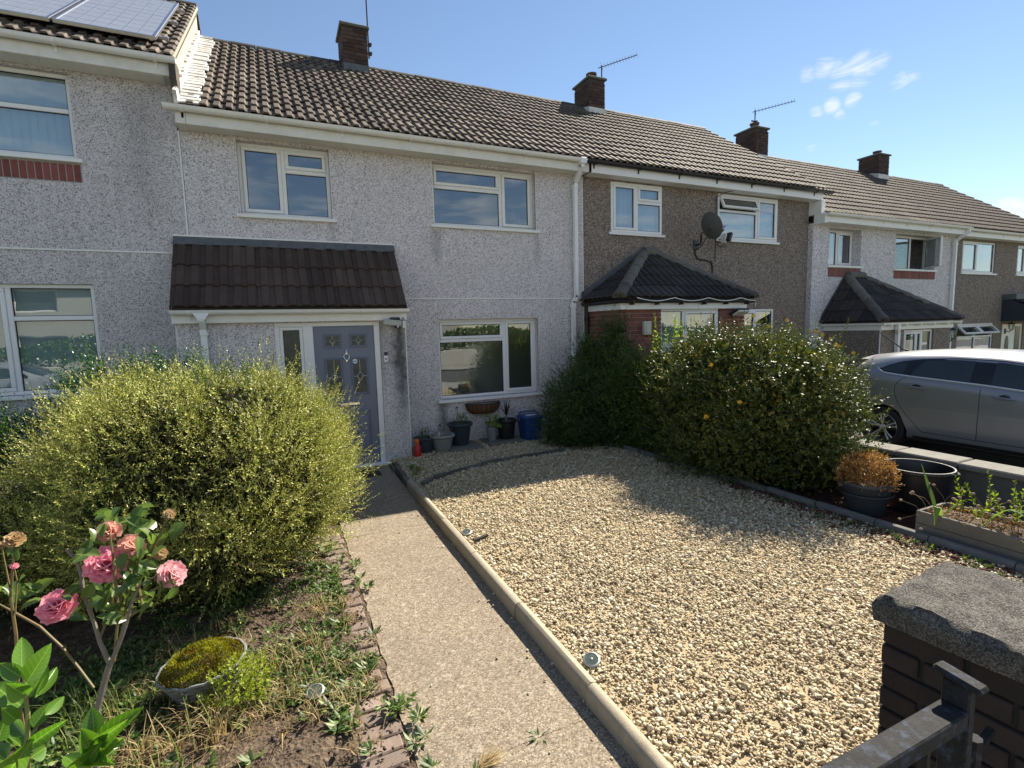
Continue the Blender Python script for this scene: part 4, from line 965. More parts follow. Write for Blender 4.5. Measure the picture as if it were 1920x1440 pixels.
# ---- the brown house at the right edge
H5, roof5 = house_shell('terraced_house', 'brown pebbledash house with a dark blue door canopy, at the right edge', 17.735, 24.0, -.51, 0.0, m_dash3,
    [(18.36, 20.22, 3.25, 4.17), (21.55, 22.8, 3.25, 4.17), (18.36, 20.4, .45, 1.74), (20.95, 22.3, -.45, 1.68)], base=-.5, tiles='stuff', gx=(17.73, 24.0), vr=.1, fasm=m_upvc_y)
window(H5, 18.36, 20.22, 3.255, 4.17, 0, [('v', 19.22, 3.305, 4.12)], [(18.41, 19.192, 3.305, 4.12, 'sash'), (19.248, 20.17, 3.305, 4.12, 'fixed')], rec=.03)
window(H5, 21.55, 22.8, 3.255, 4.17, 0, [('v', 22.1, 3.305, 4.12)], [(21.6, 22.072, 3.305, 4.12, 'sash'), (22.128, 22.75, 3.305, 4.12, 'fixed')], rec=.03)
window(H5, 18.36, 20.4, .455, 1.74, 0, [('v', 19.38, .505, 1.69), ('h', 1.34, 18.41, 20.35)], [(18.41, 19.352, 1.368, 1.69, 'sash', 'top', .75), (19.408, 20.35, 1.368, 1.69, 'sash', 'top', .75), (18.41, 19.352, .505, 1.312, 'fixed'), (19.408, 20.35, .505, 1.312, 'fixed')], rec=.02)
d5 = MB().box(20.95, 22.3, .03, .1, -.45, 1.68, .005).build('front_door', m_upvc, H5)
mb = MB(); mb.M = Matrix.Translation((21.35, .022, .95)) @ Matrix.Rotation(R(90), 4, 'X'); mb.lathe([(.001, 0), (.15, 0), (.15, .006), (.001, .006)], 24, sx=.75, sy=2.4); mb.build('oval_pane', m_glass_o, d5)
MB().box(21.85, 22.15, .018, .028, -.1, 1.6).build('side_pane', m_glass_o, d5)
ch4 = chimney(H5, 19.33, 19.92, 3.02, 3.72, 6.84, 7.62, pot=.1, lead=m_whitelead)
m_navy = simple('navy_cladding', (.025,.032,.048), (.03,.038,.055), 4.0, .5)
cn_ = MB().prism([(0, 2.55), (-1.0, 2.05), (-1.0, 1.78), (0, 1.78)], 'x', 20.82, 23.0).build('canopy', m_navy, H5)
mb = MB()
for c in range(7): 
    mb.M = slope_matrix(20.80+c*.31, -1.05, 2.04, math.atan2(.5, 1.0)); mb.add([tuple(v.co) for v in PT.vertices], [tuple(p.vertices) for p in PT.polygons])
    mb.M = slope_matrix(20.80+c*.31, -.70, 2.215, math.atan2(.5, 1.0)); mb.add([tuple(v.co) for v in PT.vertices], [tuple(p.vertices) for p in PT.polygons])
mb.M = None; mb.build('canopy_tiling', m_ptile3, cn_)
MB().box(20.8, 23.0, -.35, -.004, 2.44, 2.62, .02).build('canopy_flashing', m_lead, cn_)
# ---------------------------------------------------------------- things on the houses
def aerial(label, x, y, z0, z1, yagi=None, group='television aerials on the chimneys'):
    t = thing('television_aerial', label, 'aerial', (x, y, z0), group=group)
    mb = MB().tube([(x, y, z0), (x, y, z1)], .016, 8); mb.build('mast', m_steel_dark, t)
    b = MB()
    for z in (z0+.10, z0+.28): b.box(x-.14, x+.05, y-.02, y+.02, z-.015, z+.015).box(x+.01, x+.06, y-.05, y+.05, z-.02, z+.02)
    b.build('bracket', m_steel_dark, t)
    if yagi:
        d = Vector(yagi); a = Vector((x, y, z1-.04)); e = a+d; dn = d.normalized(); s_ = dn.cross(Vector((0, 0, 1))).normalized()
        MB().tube([a-dn*.12, e], .011, 6).build('boom', m_alu if False else m_steel_dark, t)
        n = 13
        for k in range(n):
            q = MB()
            p = a+d*(k/(n-1)); up_ = dn.cross(s_).normalized(); w_ = .07 if k else .13
            q.tube([p-up_*w_*.8+s_*.012, p+up_*w_*.8+s_*.012], .005, 5); q.build('element', m_steel_dark, t)
    return t
aerial('tall plain mast on the leftmost chimney', 2.14, 3.3, 7.75, 9.3)
aerial('spiky rod aerial on the chimney of the brown house', 8.02, 3.25, 7.85, 8.63, (1.20, .1, .56))
aerial('spiky rod aerial on the third chimney from the left', 13.62, 3.3, 7.75, 8.36, (1.85, .1, .62))

# satellite dish
t = thing('satellite_dish', 'dark grey satellite dish on the brown wall beside the open window', 'satellite dish', (8.48, -.3, 3.6))
dm = Matrix.Translation((8.06, -.45, 3.90)) @ Vector((.93, -.04, .36)).to_track_quat('Z', 'Y').to_matrix().to_4x4()
mb = MB(); mb.M = dm; pr = [(r_*.275, .05*(r_*r_)) for r_ in np.linspace(0.02, 1, 9)]
mb.lathe(pr + [(.28, .053), (.275, .043)] + [(p[0], p[1]-.008) for p in pr[::-1]], 40)
m_dish = simple('dish_grey', (.10,.102,.104), (.13,.128,.12), 6.0, .5, dirt=(8.0, (.12,.10,.07), 1.0))
mb.build('reflector', m_dish, t, True)
f0 = dm @ Vector((0, -.12, .34)); MB().tube([dm @ Vector((0, -.29, .03)), f0+Vector((0, 0, -.06))], .016, 6).build('feed_arm', m_black, t)
mb = MB(); mb.M = Matrix.Translation(f0) @ dm.to_3x3().to_4x4(); mb.lathe([(0, -.07), (.028, -.07), (.03, 0), (.022, .05), (0, .06)], 14); mb.build('feed_horn', simple('lnb_grey', (.35,.35,.36), rough=.5), t, True)
mb = MB().tube([(8.12, -.01, 3.60), (8.12, -.12, 3.60), (8.0, -.28, 3.62), (7.86, -.42, 3.75), tuple(dm @ Vector((0, -.06, .0)))], .02, 8); mb.box(8.05, 8.19, -.03, -.002, 3.5, 3.70, .006); mb.build('wall_bracket', m_steel_dark, t)
MB().tube([f0, f0+Vector((-.12, .06, .05)), f0+Vector((-.22, .15, -.10)), (8.16, -.1, 3.55), (8.12, -.03, 3.52)], .009, 6).build('cable', m_black, t)
# camera beside it
t = thing('security_camera', 'white and black security camera at the sill of the open window', 'camera', (8.84, -.12, 3.72))
MB().box(8.80, 8.86, -.16, -.03, 3.66, 3.86, .015).build('body', m_upvc, t)
mb = MB(); mb.M = Matrix.Translation((8.87, -.2, 3.78)) @ Matrix.Rotation(R(20), 4, 'Y'); mb.box(-.035, .04, -.05, .07, -.10, .09, .012); mb.build('lens_hood', m_black, t)
MB().tube([(8.83, -.1, 3.66), (8.80, -.06, 3.58), (8.73, -.03, 3.62), (8.70, -.01, 3.74)], .007, 6).build('cable', m_black, t)
MB().box(8.70, 8.80, -.05, -.004, 3.72, 3.80, .008).build('mount', m_upvc, t)
# wall light and floodlight on the brick porch
t = thing('wall_light', 'cream box wall light on the red brick porch', 'wall light', (5.95, -1.10, 1.78))
MB().box(5.87, 6.03, -1.14, -1.055, 1.78, 2.02, .012).build('housing', simple('cream_plastic', (.62,.59,.47), (.55,.52,.40), 6.0, .5), t)
MB().box(5.895, 6.005, -1.149, -1.138, 1.81, 1.995, .01).build('diffuser', simple('frosted_cover', (.50,.50,.40), rough=.3), t)
t = thing('floodlight', 'black twin floodlight under the gutter of the brick porch', 'floodlight', (8.12, -1.2, 2.08))
MB().box(8.06, 8.16, -1.10, -1.05, 2.06, 2.16, .01).build('bracket', m_black, t)
mb = MB(); mb.M = Matrix.Translation((8.11, -1.19, 2.14)) @ Matrix.Rotation(R(-28), 4, 'X'); mb.box(-.16, .16, -.11, .11, 0, .05, .012); mb.build('head', m_black, t)
for s_ in (-1, 1):
    mb = MB(); mb.M = Matrix.Translation((8.11, -1.19, 2.14)) @ Matrix.Rotation(R(-28), 4, 'X'); mb.box(-.145 if s_ < 0 else .01, -.01 if s_ < 0 else .145, -.115, .06, -.035, -.001, .006); mb.build('lamp', simple('lamp_lens', (.62,.60,.52), rough=.25), t)
# floodlight camera at the corner of the grey-door porch
t = thing('security_light', 'grey floodlight camera at the corner of the brown tiled porch', 'security light', (1.60, -.75, 2.03))
MB().box(1.69, 1.745, -.70, -.602, 2.0, 2.115, .01).build('mount', m_upvc_y, t)
mb = MB(); mb.M = Matrix.Translation((1.56, -.76, 2.085)) @ Matrix.Rotation(R(6), 4, 'Y')
mb.box(-.16, .10, -.05, .06, -.045, .04, .012); mb.build('body', simple('camera_grey', (.40,.42,.38), (.36,.38,.34), 8.0, .4), t)
MB().box(1.50, 1.64, -.80, -.68, 2.12, 2.165, .012).build('solar_top', m_black, t)
MB().box(1.555, 1.625, -.80, -.72, 2.008, 2.042, .01).build('sensor', m_black, t)
mb = MB(); mb.M = Matrix.Translation((1.60, -.801, 2.025)) @ Matrix.Rotation(R(90), 4, 'X'); mb.lathe([(.001, 0), (.012, 0), (.012, .004), (.001, .006)], 12); mb.build('sensor_lens', m_upvc, t)
MB().tube([(1.66, -.72, 2.10), (1.70, -.74, 2.16), (1.73, -.68, 2.12)], .006, 6).build('cable', m_black, t)
# lanterns
def lantern(label, x, y, z, s_=1.0):
    t = thing('wall_lantern', label, 'lantern', (x, y, z))
    mb = MB().tube([(x, y+.16*s_, z-.12*s_), (x, y+.04*s_, z-.16*s_), (x, y, z-.10*s_)], .014*s_, 6); mb.box(x-.04*s_, x+.04*s_, y+.14*s_, y+.17*s_, z-.22*s_, z-.04*s_); mb.build('arm', m_black, t)
    mb = MB().lathe([(.02*s_, -.11*s_), (.045*s_, -.10*s_), (.05*s_, -.09*s_)], 6, (x, y, z)); mb.lathe([(.10*s_, .11*s_), (.085*s_, .13*s_), (.03*s_, .17*s_), (.012*s_, .21*s_), (0, .22*s_)], 6, (x, y, z))
    for k in range(6):
        a = math.pi/3*k; mb.tube([(x+.05*s_*math.cos(a), y+.05*s_*math.sin(a), z-.09*s_), (x+.092*s_*math.cos(a), y+.092*s_*math.sin(a), z+.11*s_)], .006*s_, 4)
    mb.build('cage', m_black, t)
    MB().lathe([(.046*s_, -.09*s_), (.086*s_, .105*s_)], 6, (x, y, z)).build('glazing', m_glass, t)
lantern('black coach lantern beside the open twin windows of the far pale house', 17.45, -.32, 1.45, 1.15)
lantern('small black lantern under the dark blue canopy', 21.0, -.2, 1.58, .9)

# ---------------------------------------------------------------- pots and things along the house wall
def pot_profile(rt, rb, h, lip=.02, th=.012):
    return [(0.001, 0), (rb*.96, 0), (rb, .012), (rb+(rt-rb)*.86, h-.055), (rt-.006, h-.05), (rt+lip*.5, h-.045), (rt+lip, h-.03), (rt+lip, h-.008), (rt+lip*.6, h), (rt, h), (rt-th, h-.008), (rt-th-.01, h-.07), (.001, h-.075)]
m_earth = simple('pot_compost', (.06,.042,.03), (.10,.07,.05), 25.0, .97, .8, 50.0)
def pot(name, label, x, y, rt, rb, h, mat, z=0.0, lip=.02, band=True, group=None):
    t = thing(name, label, 'pot', (x, y, z), group=group)
    MB().lathe(pot_profile(rt, rb, h, lip)[:-2] + [(rt-.03, h-.2*h), (rb*.9, .02), (0.001, .02)], 36, (x, y, z)).build('body', mat, t, True)
    return t
def compost(t, x, y, r, z):
    n = 24; vv = [(x, y, z+.012)]+[(x+r*math.cos(a)*f, y+r*math.sin(a)*f, z+random.uniform(-.006, .008)) for f in (.5, 1) for a in np.linspace(0, 2*math.pi, n, endpoint=False)]
    fs = [(0, 1+k, 1+(k+1) % n) for k in range(n)]+[(1+k, 1+n+k, 1+n+(k+1) % n, 1+(k+1) % n) for k in range(n)]
    mb = MB(); mb.add(vv, fs); mb.build('compost', m_earth, t, True)
m_slab = simple('paving_slab_concrete', (.17,.16,.14), (.12,.115,.10), 7.0, .92, .4, 70.0)
tag(MB().box(2.36, 2.96, -.68, -.10, -.02, .032, .008).build('paving_slab', m_slab), 'weathered concrete slab under the dark slate pot', 'slab', 'paving slabs under the pots')
tag(MB().box(3.09, 3.74, -.60, -.08, -.02, .036, .008).build('paving_slab', m_slab), 'weathered concrete slab under the small grey and black pots', 'slab', 'paving slabs under the pots')
m_slate = simple('slate_plastic', (.030,.040,.052), (.038,.048,.060), 10.0, .5, dirt=(9.0, (.10,.095,.08), .8))
m_greypot = simple('grey_plastic', (.27,.29,.29), (.22,.24,.24), 10.0, .5, dirt=(9.0, (.14,.13,.10), .9))
m_ltgrey = simple('light_grey_plastic', (.20,.215,.235), (.17,.185,.20), 10.0, .5)
m_blackp = simple('black_pot_plastic', (.012,.012,.015), (.018,.018,.02), 10.0, .42)
p1 = pot('plant_pot', 'dark pot of dry weeds beside the red bottle', 2.02, -.42, .16, .12, .25, m_slate); compost(p1, 2.02, -.42, .145, .2)
p2 = pot('plant_pot', 'round pale grey pot with a white stick, left of the dark slate pot', 2.30, -.46, .19, .13, .27, m_greypot, lip=.024); compost(p2, 2.30, -.46, .17, .20)
p3 = pot('plant_pot', 'dark slate pot with a silver solar stake under the window', 2.66, -.32, .195, .135, .37, m_slate, z=.034, lip=.024); compost(p3, 2.66, -.32, .18, .35)
p4 = pot('plant_pot', 'small light grey pot with a yellowing leafy plant', 3.22, -.36, .095, .075, .24, m_ltgrey, z=.038, lip=.008); compost(p4, 3.22, -.36, .085, .25)
p5 = pot('plant_pot', 'black pot with a spiky dark red cordyline', 3.52, -.30, .175, .13, .34, m_blackp, z=.038, lip=.02); compost(p5, 3.52, -.30, .16, .32)
def stake(label, a, b, mat):
    t = thing('solar_stake', label, 'stake', a); a, b = Vector(a), Vector(b); d = (b-a)
    MB().tube([a, a+d*.72], .008, 6).build('stem', mat, t); MB().tube([a+d*.62, a+d*.78, b], [.011, .016, .016], 8).build('head', m_alu, t); MB().tube([b, b+d.normalized()*.02], .019, 8).build('cap', m_black, t)
stake('silver solar stake standing in the dark slate pot', (2.62, -.36, .33), (2.60, -.37, .66), m_alu)
stake('white solar stake leaning in the pale grey pot', (2.22, -.52, .18), (2.245, -.55, .43), m_upvc)
# red bottle
t = thing('spray_bottle', 'red bottle with an orange cap at the porch corner', 'bottle', (1.83, -.70, 0))
MB().lathe([(.001, 0), (.048, .002), (.052, .03), (.05, .16), (.03, .20), (.022, .215)], 20, (1.83, -.70, 0), sx=1.1, sy=.8).build('bottle', simple('red_plastic', (.45,.02,.015), rough=.35), t, True)
mo = simple('orange_plastic', (.75,.12,.02), rough=.4)
mb = MB().lathe([(.024, .21), (.03, .22), (.032, .26), (.026, .285), (.001, .29)], 16, (1.83, -.70, 0)); mb.box(1.78, 1.85, -.715, -.685, .262, .288, .008); mb.build('cap', mo, t, True)
# blue recycling caddy
t = thing('recycling_caddy', 'blue lidded recycling caddy under the window corner', 'caddy', (3.93, -.40, 0))
mbl = simple('blue_plastic', (.012,.05,.19), (.015,.06,.22), 8.0, .42, dirt=(9.0, (.06,.07,.09), .6))
def taper(mb, x0, x1, y0, y1, z0, X0, X1, Y0, Y1, z1):
    mb.add([(x0,y0,z0),(x1,y0,z0),(x1,y1,z0),(x0,y1,z0),(X0,Y0,z1),(X1,Y0,z1),(X1,Y1,z1),(X0,Y1,z1)], [(0,3,2,1),(4,5,6,7),(0,1,5,4),(1,2,6,5),(2,3,7,6),(3,0,4,7)])
mb = MB(); taper(mb, 3.80, 4.06, -.53, -.27, 0, 3.765, 4.095, -.565, -.235, .37); mb.build('bin', mbl, t)
MB().box(3.75, 4.11, -.58, -.22, .37, .40, .01).build('rim', mbl, t)
mb = MB(); taper(mb, 3.75, 4.11, -.58, -.22, .402, 3.79, 4.07, -.54, -.26, .435); mb.build('lid', mbl, t)
MB().tube([(3.74, -.38, .33), (3.735, -.36, .43), (3.76, -.33, .475), (3.92, -.30, .48), (4.09, -.33, .475), (4.115, -.36, .43), (4.11, -.38, .33)], .012, 8).build('handle', mbl, t)
mb = MB().box(3.83, 3.93, -.52, -.42, .4355, .4375).box(3.95, 4.03, -.50, -.40, .4355, .4375); mb.build('lid_label', m_upvc, t)
for k in range(4): MB().box(3.88+.008*k, 4.0-.008*k, -.5655+.0047*k*1.4, -.553, .27-k*.022, .278-k*.022).build('raised_mark', simple('blue_mark', (.05,.12,.32), rough=.5), t)
# half-round wall basket
t = thing('wall_basket', 'half-round wall basket of black wire lined with coir', 'basket', (3.18, -.02, .46))
def hb(u, v): # u across 0..1, v down 0..1
    a = math.pi*u; rr = (1-.0*v)*math.cos(v*1.25)**.7
    return (3.19-.325*math.cos(a)*rr, -.03-.20*math.sin(a)*rr, .665-.19*math.sin(v*1.45))
nu, nv = 24, 8
mb = MB(); mb.add([hb(i/nu, j/nv) for j in range(nv+1) for i in range(nu+1)], [(j*(nu+1)+i, j*(nu+1)+i+1, (j+1)*(nu+1)+i+1, (j+1)*(nu+1)+i) for j in range(nv) for i in range(nu)])
mb.build('coir_liner', simple('coir', (.17,.085,.04), (.10,.05,.025), 20.0, .95, .9, 60.0), t, True)
mb = MB()
for k in range(11):
    u = (k+.5)/11; mb.tube([tuple(Vector(hb(u, v))+Vector((0, -.008, 0))) for v in np.linspace(0, 1, 7)], .006, 5)
mb.build('wire', m_black, t)
mb = MB().tube([tuple(Vector(hb(u, 0))+Vector((0, -.006, .0))) for u in np.linspace(0, 1, 22)], .008, 6); mb.tube([(2.86, -.02, .665), (3.52, -.02, .665)], .007, 6); mb.build('rim', m_black, t)
n = 14; mb = MB(); mb.add([(3.19, -.05, .64)]+[(3.19-.31*math.cos(math.pi*k/n), -.03-.19*math.sin(math.pi*k/n), .63+random.uniform(-.01, .01)) for k in range(n+1)], [(0, k+1, k+2) for k in range(n)]); mb.build('compost', m_earth, t)
# door mat
tag(MB().box(.62, 1.18, -1.22, -.86, -.058, -.044, .004).build('door_mat', simple('rubber_mat', (.018,.018,.018), (.03,.03,.03), 60.0, .9, .8, 120.0)), 'black door mat at the grey front door', 'mat')

# solar ground lights
def ground_light(label, x, y, z, tx, ty):
    t = thing('solar_ground_light', label, 'light', (x, y, z), group='round solar lights in the ground', local=True)
    t.rotation_euler = (tx, ty, 0); t.scale = (.82, .82, .82)
    MB().lathe([(.001, 0), (.056, 0), (.062, .006), (.06, .016), (.05, .02), (.048, .016)], 30).build('rim', simple('dull_steel', (.36,.37,.37), (.28,.29,.29), 30.0, .5, metal=.7), t, True)
    MB().lathe([(.048, .0165), (.03, .018), (.001, .0185)], 24).build('solar_cell', simple('solar_cell_dark', (.05,.065,.055), (.09,.11,.09), 40.0, .15), t, True)
    MB().lathe([(.009, .0185), (.009, .021), (.001, .022)], 12).build('led', m_alu, t)
    MB().lathe([(.045, 0), (.04, -.02), (.012, -.03), (.001, -.1)], 12).build('spike', m_black, t)
ground_light('round solar light lying in the soil left of the path', .045, -5.55, -.02, R(14), R(-6))
ground_light('round solar light in the gravel beside the kerb, nearest the camera', 1.52, -6.05, .022, R(12), R(-10))
ground_light('round solar light in the gravel beside the kerb, further up the bed', 1.50, -3.93, .022, R(10), R(-4))
mb = MB(); mb.M = Matrix.Translation((1.57, -4.12, .03)) @ Matrix.Rotation(R(20), 4, 'Z'); mb.box(-.09, .09, -.012, .012, -.01, .012, .004); tag(mb.build('plastic_spike', m_black), 'short black plastic spike lying in the gravel', 'spike')

# ---------------------------------------------------------------- right-hand border
t = pot('plant_pot', 'large slate grey pot holding a dried brown plant', 5.33, -5.28, .235, .165, .33, m_slate, lip=.012); compost(t, 5.33, -5.28, .22, .28); potR = t
MB().lathe([(.232, .20), (.242, .205), (.242, .212), (.234, .216)], 40, (5.33, -5.28, 0)).build('raised_band', m_slate, t, True)
t = thing('plant_pot', 'big empty black pot behind the wooden trough', 'pot', (5.86, -5.46, 0))
mb = MB().lathe([(.001, .0), (.23, .0), (.24, .02), (.285, .40), (.30, .405), (.312, .415), (.312, .435), (.305, .445), (.292, .445), (.286, .43), (.275, .38), (.262, .30), (.262, .285), (.255, .20), (.255, .185), (.235, .05), (.001, .04)], 48, (5.86, -5.46, 0)); mb.build('body', m_blackp, t, True)
MB().tube([(5.86+.325*math.cos(a), -5.46+.325*math.sin(a), .40) for a in np.linspace(-1.2, -.3, 8)], .012, 8).build('handle', m_blackp, t)
# wooden trough
m_wood = simple('grey_timber', (.15,.145,.13), (.10,.095,.085), 4.0, .85, .5, 45.0, rnd=.12)
t = thing('wooden_trough', 'weathered grey timber trough with straggly flowers', 'planter', (5.35, -6.35, 0))
for k in range(2):
    z0 = .0+k*.115
    for (a, b, c, d) in ((5.12, 5.145, -6.88, -5.84), (5.565, 5.59, -6.88, -5.84)): MB().box(a, b, c, d, z0+.002, z0+.113, .004).build('board', m_wood, t)
    for (c, d) in ((-5.865, -5.84), (-6.88, -6.855)): MB().box(5.147, 5.563, c, d, z0+.002, z0+.113, .004).build('board', m_wood, t)
MB().box(5.147, 5.563, -6.854, -5.866, .05, .185).build('soil', m_earth, t)
# low boundary wall with concrete coping
t = thing('garden_wall', 'low rendered garden wall with concrete coping beside the parked car', 'wall', (6.45, -4.0, 0))
m_render = simple('old_render', (.13,.125,.115), (.08,.078,.07), 5.0, .92, .5, 50.0)
MB().box(6.34, 6.58, -8.0, -1.3, -.2, .385).build('wall_body', m_render, t)
m_cope = simple('coping_concrete', (.21,.20,.175), (.135,.13,.115), 9.0, .9, .7, 80.0, rnd=.08)
yy = -8.0
while yy < -1.4:
    mb = MB(); mb.M = Matrix.Translation((0, 0, random.uniform(-.004, .004))); mb.box(6.29, 6.62, yy+.004, yy+.596, .387, .452, .012); mb.build('coping_stone', m_cope, t); yy += .6
# stone wall at the left boundary
t = thing('stone_wall', 'low stone boundary wall at the left edge, behind the roses', 'wall', (-2.25, -5.0, 0))
m_stone = simple('wall_stone', (.22,.20,.17), (.14,.13,.115), 7.0, .92, .7, 40.0, rnd=.25)
MB().box(-2.37, -2.13, -8.0, -2.55, -.2, .66).build('wall_core', m_mortar, t)
for r_c in range(4):
    yy = -7.98+(.12 if r_c % 2 else 0)
    while yy < -2.65:
        ln = random.uniform(.22, .42); e = min(yy+ln, -2.54)
        mb = MB(); mb.M = Matrix.Translation((random.uniform(-.012, .012), 0, 0)); mb.box(-2.39, -2.11, yy+.006, e-.006, .0+r_c*.165, .155+r_c*.165, .022); mb.build('stone', m_stone, t); yy = e
for k in range(9):
    mb = MB(); mb.box(-2.42, -2.08, -7.98+k*.605, -7.38+k*.605, .665, .735, .02); mb.build('coping_stone', m_cope, t)

# gate pier and gate
t = thing('gate_pier', 'dark brick gate pier with a rough concrete cap', 'pier', (2.0, -7.65, 0), R(5), local=True)
m_pbrick = simple('pier_brick_shade_tone', (.030,.019,.015), (.016,.013,.012), 12.0, .9, .6, 60.0, rnd=.3)  # dark pier brick, taken near black with its shade in the colour
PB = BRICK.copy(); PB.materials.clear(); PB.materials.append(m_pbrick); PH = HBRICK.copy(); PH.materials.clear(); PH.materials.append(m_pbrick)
MB().box(-.213, .213, -.213, .213, -.2, .955).build('pier_core', simple('pier_mortar_shade_tone', (.035,.031,.028), (.022,.02,.018), 20.0, .95, .4, 60.0), t)  # mortar darkened with the bricks, shade put into the colour
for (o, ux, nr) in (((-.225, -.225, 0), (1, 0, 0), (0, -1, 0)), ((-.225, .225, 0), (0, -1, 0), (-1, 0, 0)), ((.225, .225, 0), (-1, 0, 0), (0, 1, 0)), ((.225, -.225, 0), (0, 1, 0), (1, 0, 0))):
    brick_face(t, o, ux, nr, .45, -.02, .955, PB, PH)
# cap: chipped, pitted slab
nx = 26; vv = []; fs = []
def capz(x, y): return 1.05 + .003*math.sin(x*31+y*17)+.0025*math.sin(x*57-y*43)+random.uniform(-.0022, .0022)
def chip(x, y):
    e = max(abs(x)/.25, abs(y)/.24); return -.02*max(0, e-.93)/.07*(.4+abs(math.sin(x*40+y*23)))
for j in range(nx+1):
    for i in range(nx+1):
        x = -.250+.50*i/nx; y = -.240+.48*j/nx; vv.append((x+random.uniform(-.002, .002), y+random.uniform(-.002, .002), capz(x, y)+chip(x, y)))
for j in range(nx):
    for i in range(nx): fs.append((j*(nx+1)+i, j*(nx+1)+i+1, (j+1)*(nx+1)+i+1, (j+1)*(nx+1)+i))
rim = [i for i in range(nx+1)]+[(j)*(nx+1)+nx for j in range(1, nx+1)]+[nx*(nx+1)+i for i in range(nx-1, -1, -1)]+[j*(nx+1) for j in range(nx-1, 0, -1)]
prev = rim
for (dz_, gr_) in ((-.03, .006), (-.085, .0), (-.09, -.02)):
    b = len(vv); new = []
    for k in rim:
        x, y, z = vv[k]; s_ = 1+gr_/.26; vv.append((x*s_+random.uniform(-.002, .002), y*s_+random.uniform(-.002, .002), 1.045+dz_)); new.append(len(vv)-1)
    n = len(rim)
    for k in range(n): fs.append((prev[k], prev[(k+1) % n], new[(k+1) % n], new[k]))
    prev = new
fs.append(tuple(prev))
def cap_mat():
    t_ = T('pier_cap_concrete'); v = t_.n('TexVoronoi', Scale=260.0); t_.l(t_.pos(), v.inputs['Vector']); s1 = t_.n('SeparateColor'); t_.l(v.outputs['Color'], s1.inputs[0])
    n = t_.noise(11.0, 7.0, .75); n2 = t_.noise(70.0, 5.0, .7)
    c = t_.ramp(t_.math('ADD', t_.math('MULTIPLY', s1.outputs[0], .35), t_.math('MULTIPLY', n, .65)), [(.25, (.022,.021,.019)), (.45, (.075,.070,.062)), (.6, (.17,.155,.132)), (.8, (.34,.31,.26))])
    t_.bump(t_.math('ADD', t_.math('MULTIPLY', n, 1.5), t_.math('ADD', n2, t_.math('MULTIPLY', v.outputs['Distance'], -.5))), 1.0, .012)
    t_.set(Base_Color=c, Roughness=.93); return t_.m
mb = MB(); mb.add(vv, fs); mb.build('cap', cap_mat(), t, True)
m_gate = simple('gate_black_paint', (.012,.012,.014), (.03,.029,.028), 30.0, .75, .5, 120.0, spec=.2, dirt=(26.0, (.09,.12,.19), 2.4))
t = thing('metal_gate', 'black painted metal gate hung on the brick pier', 'gate', (.95, -7.78, -.05))
MB().box(.38, 1.453, -7.812, -7.752, .955, .998, .004).build('top_rail', m_gate, t)
MB().box(.38, 1.468, -7.80, -7.765, .12, .155, .004).build('bottom_rail', m_gate, t)
MB().box(1.455, 1.485, -7.81, -7.75, -.02, 1.055, .004).build('hinge_stile', m_gate, t)
mb = MB(); mb.M = Matrix.Translation((1.47, -7.78, 1.062)) @ Matrix.Rotation(R(6), 4, 'X'); mb.box(-.022, .022, -.052, .05, -.006, .012, .006); mb.build('stile_cap', m_gate, t)
MB().box(.345, .378, -7.80, -7.76, -.02, 1.02, .004).build('latch_stile', m_gate, t)
for k in range(9): MB().box(.47+k*.108, .482+k*.108, -7.788, -7.776, .156, .954).build('bar', m_gate, t)
mb = MB().tube([(1.506, -7.78, .82), (1.56, -7.78, .82), (1.70, -7.76, .82)], .012, 8); mb.tube([(1.56, -7.78, .78), (1.56, -7.78, .87)], .02, 8); mb.build('hinge', m_gate, t)

# ---------------------------------------------------------------- parked car
def car_body():
    cz = np.array([(0,.42),(.01,.60),(.05,.90),(.11,1.0),(.27,1.28),(.33,1.365),(.45,1.395),(.7,1.435),(1.0,1.462),(1.5,1.485),(2.0,1.475),(2.4,1.43),(2.75,1.31),(3.1,1.13),(3.3,1.03),(3.6,.975),(4.0,.88),(4.2,.78),(4.32,.62),(4.36,.45)])
    cb_ = np.array([(0,.40),(.05,.86),(.11,.97),(.3,1.13),(.6,1.135),(1.1,1.085),(1.97,1.03),(2.4,.99),(3.0,.955),(3.4,.92),(4.0,.80),(4.2,.70),(4.36,.42)])
    cw = np.array([(0,.60),(.03,.72),(.12,.82),(.35,.89),(.8,.912),(2.2,.91),(3.4,.90),(3.9,.84),(4.2,.70),(4.36,.5)])
    X = np.unique(np.concatenate([np.linspace(0, .3, 16), np.arange(.3, 4.1, .03), np.linspace(4.1, 4.36, 14)]))
    def sm(a, x): return np.interp(x, a[:, 0], a[:, 1])
    def sec(x):
        x = np.asarray(x, float)
        f = lambda a: (sm(a, x-.06)+2*sm(a, x-.02)+2*sm(a, x+.02)+sm(a, x+.06))/6 if (.08 < x < 4.28) else sm(a, x)
        zt, zb, W = float(f(cz)), float(f(cb_)), float(f(cw)); zb = min(zb, zt-.025); g = max(zt-zb, .0); ze = zt-min(.075, g*.35)
        lo = max(.20, .0); k = min(1.0, (zb-.2)/.7)
        pts = [(.90, .20), (.965, .235), (.985, .32), (1.0, .56 if zb > .75 else .2+(zb-.2)*.5), (1.0, .72 if zb > .85 else .2+(zb-.2)*.7), (.988, .2+(zb-.2)*.86), (.965, zb-.02), (.95, zb), (.935, zb+.02*min(1, g*5)), (.87, zb+.45*(ze-zb)), (.775, zb+.88*(ze-zb)), (.72, ze), (.62, ze+(zt-ze)*.45), (.45, ze+(zt-ze)*.78), (.22, ze+(zt-ze)*.96), (0, zt)]
        return [(p[0]*W, p[1]) for p in pts]
    return X, sec
CX, SEC = car_body()
WHEELS = (.78, 3.43); WR = .315
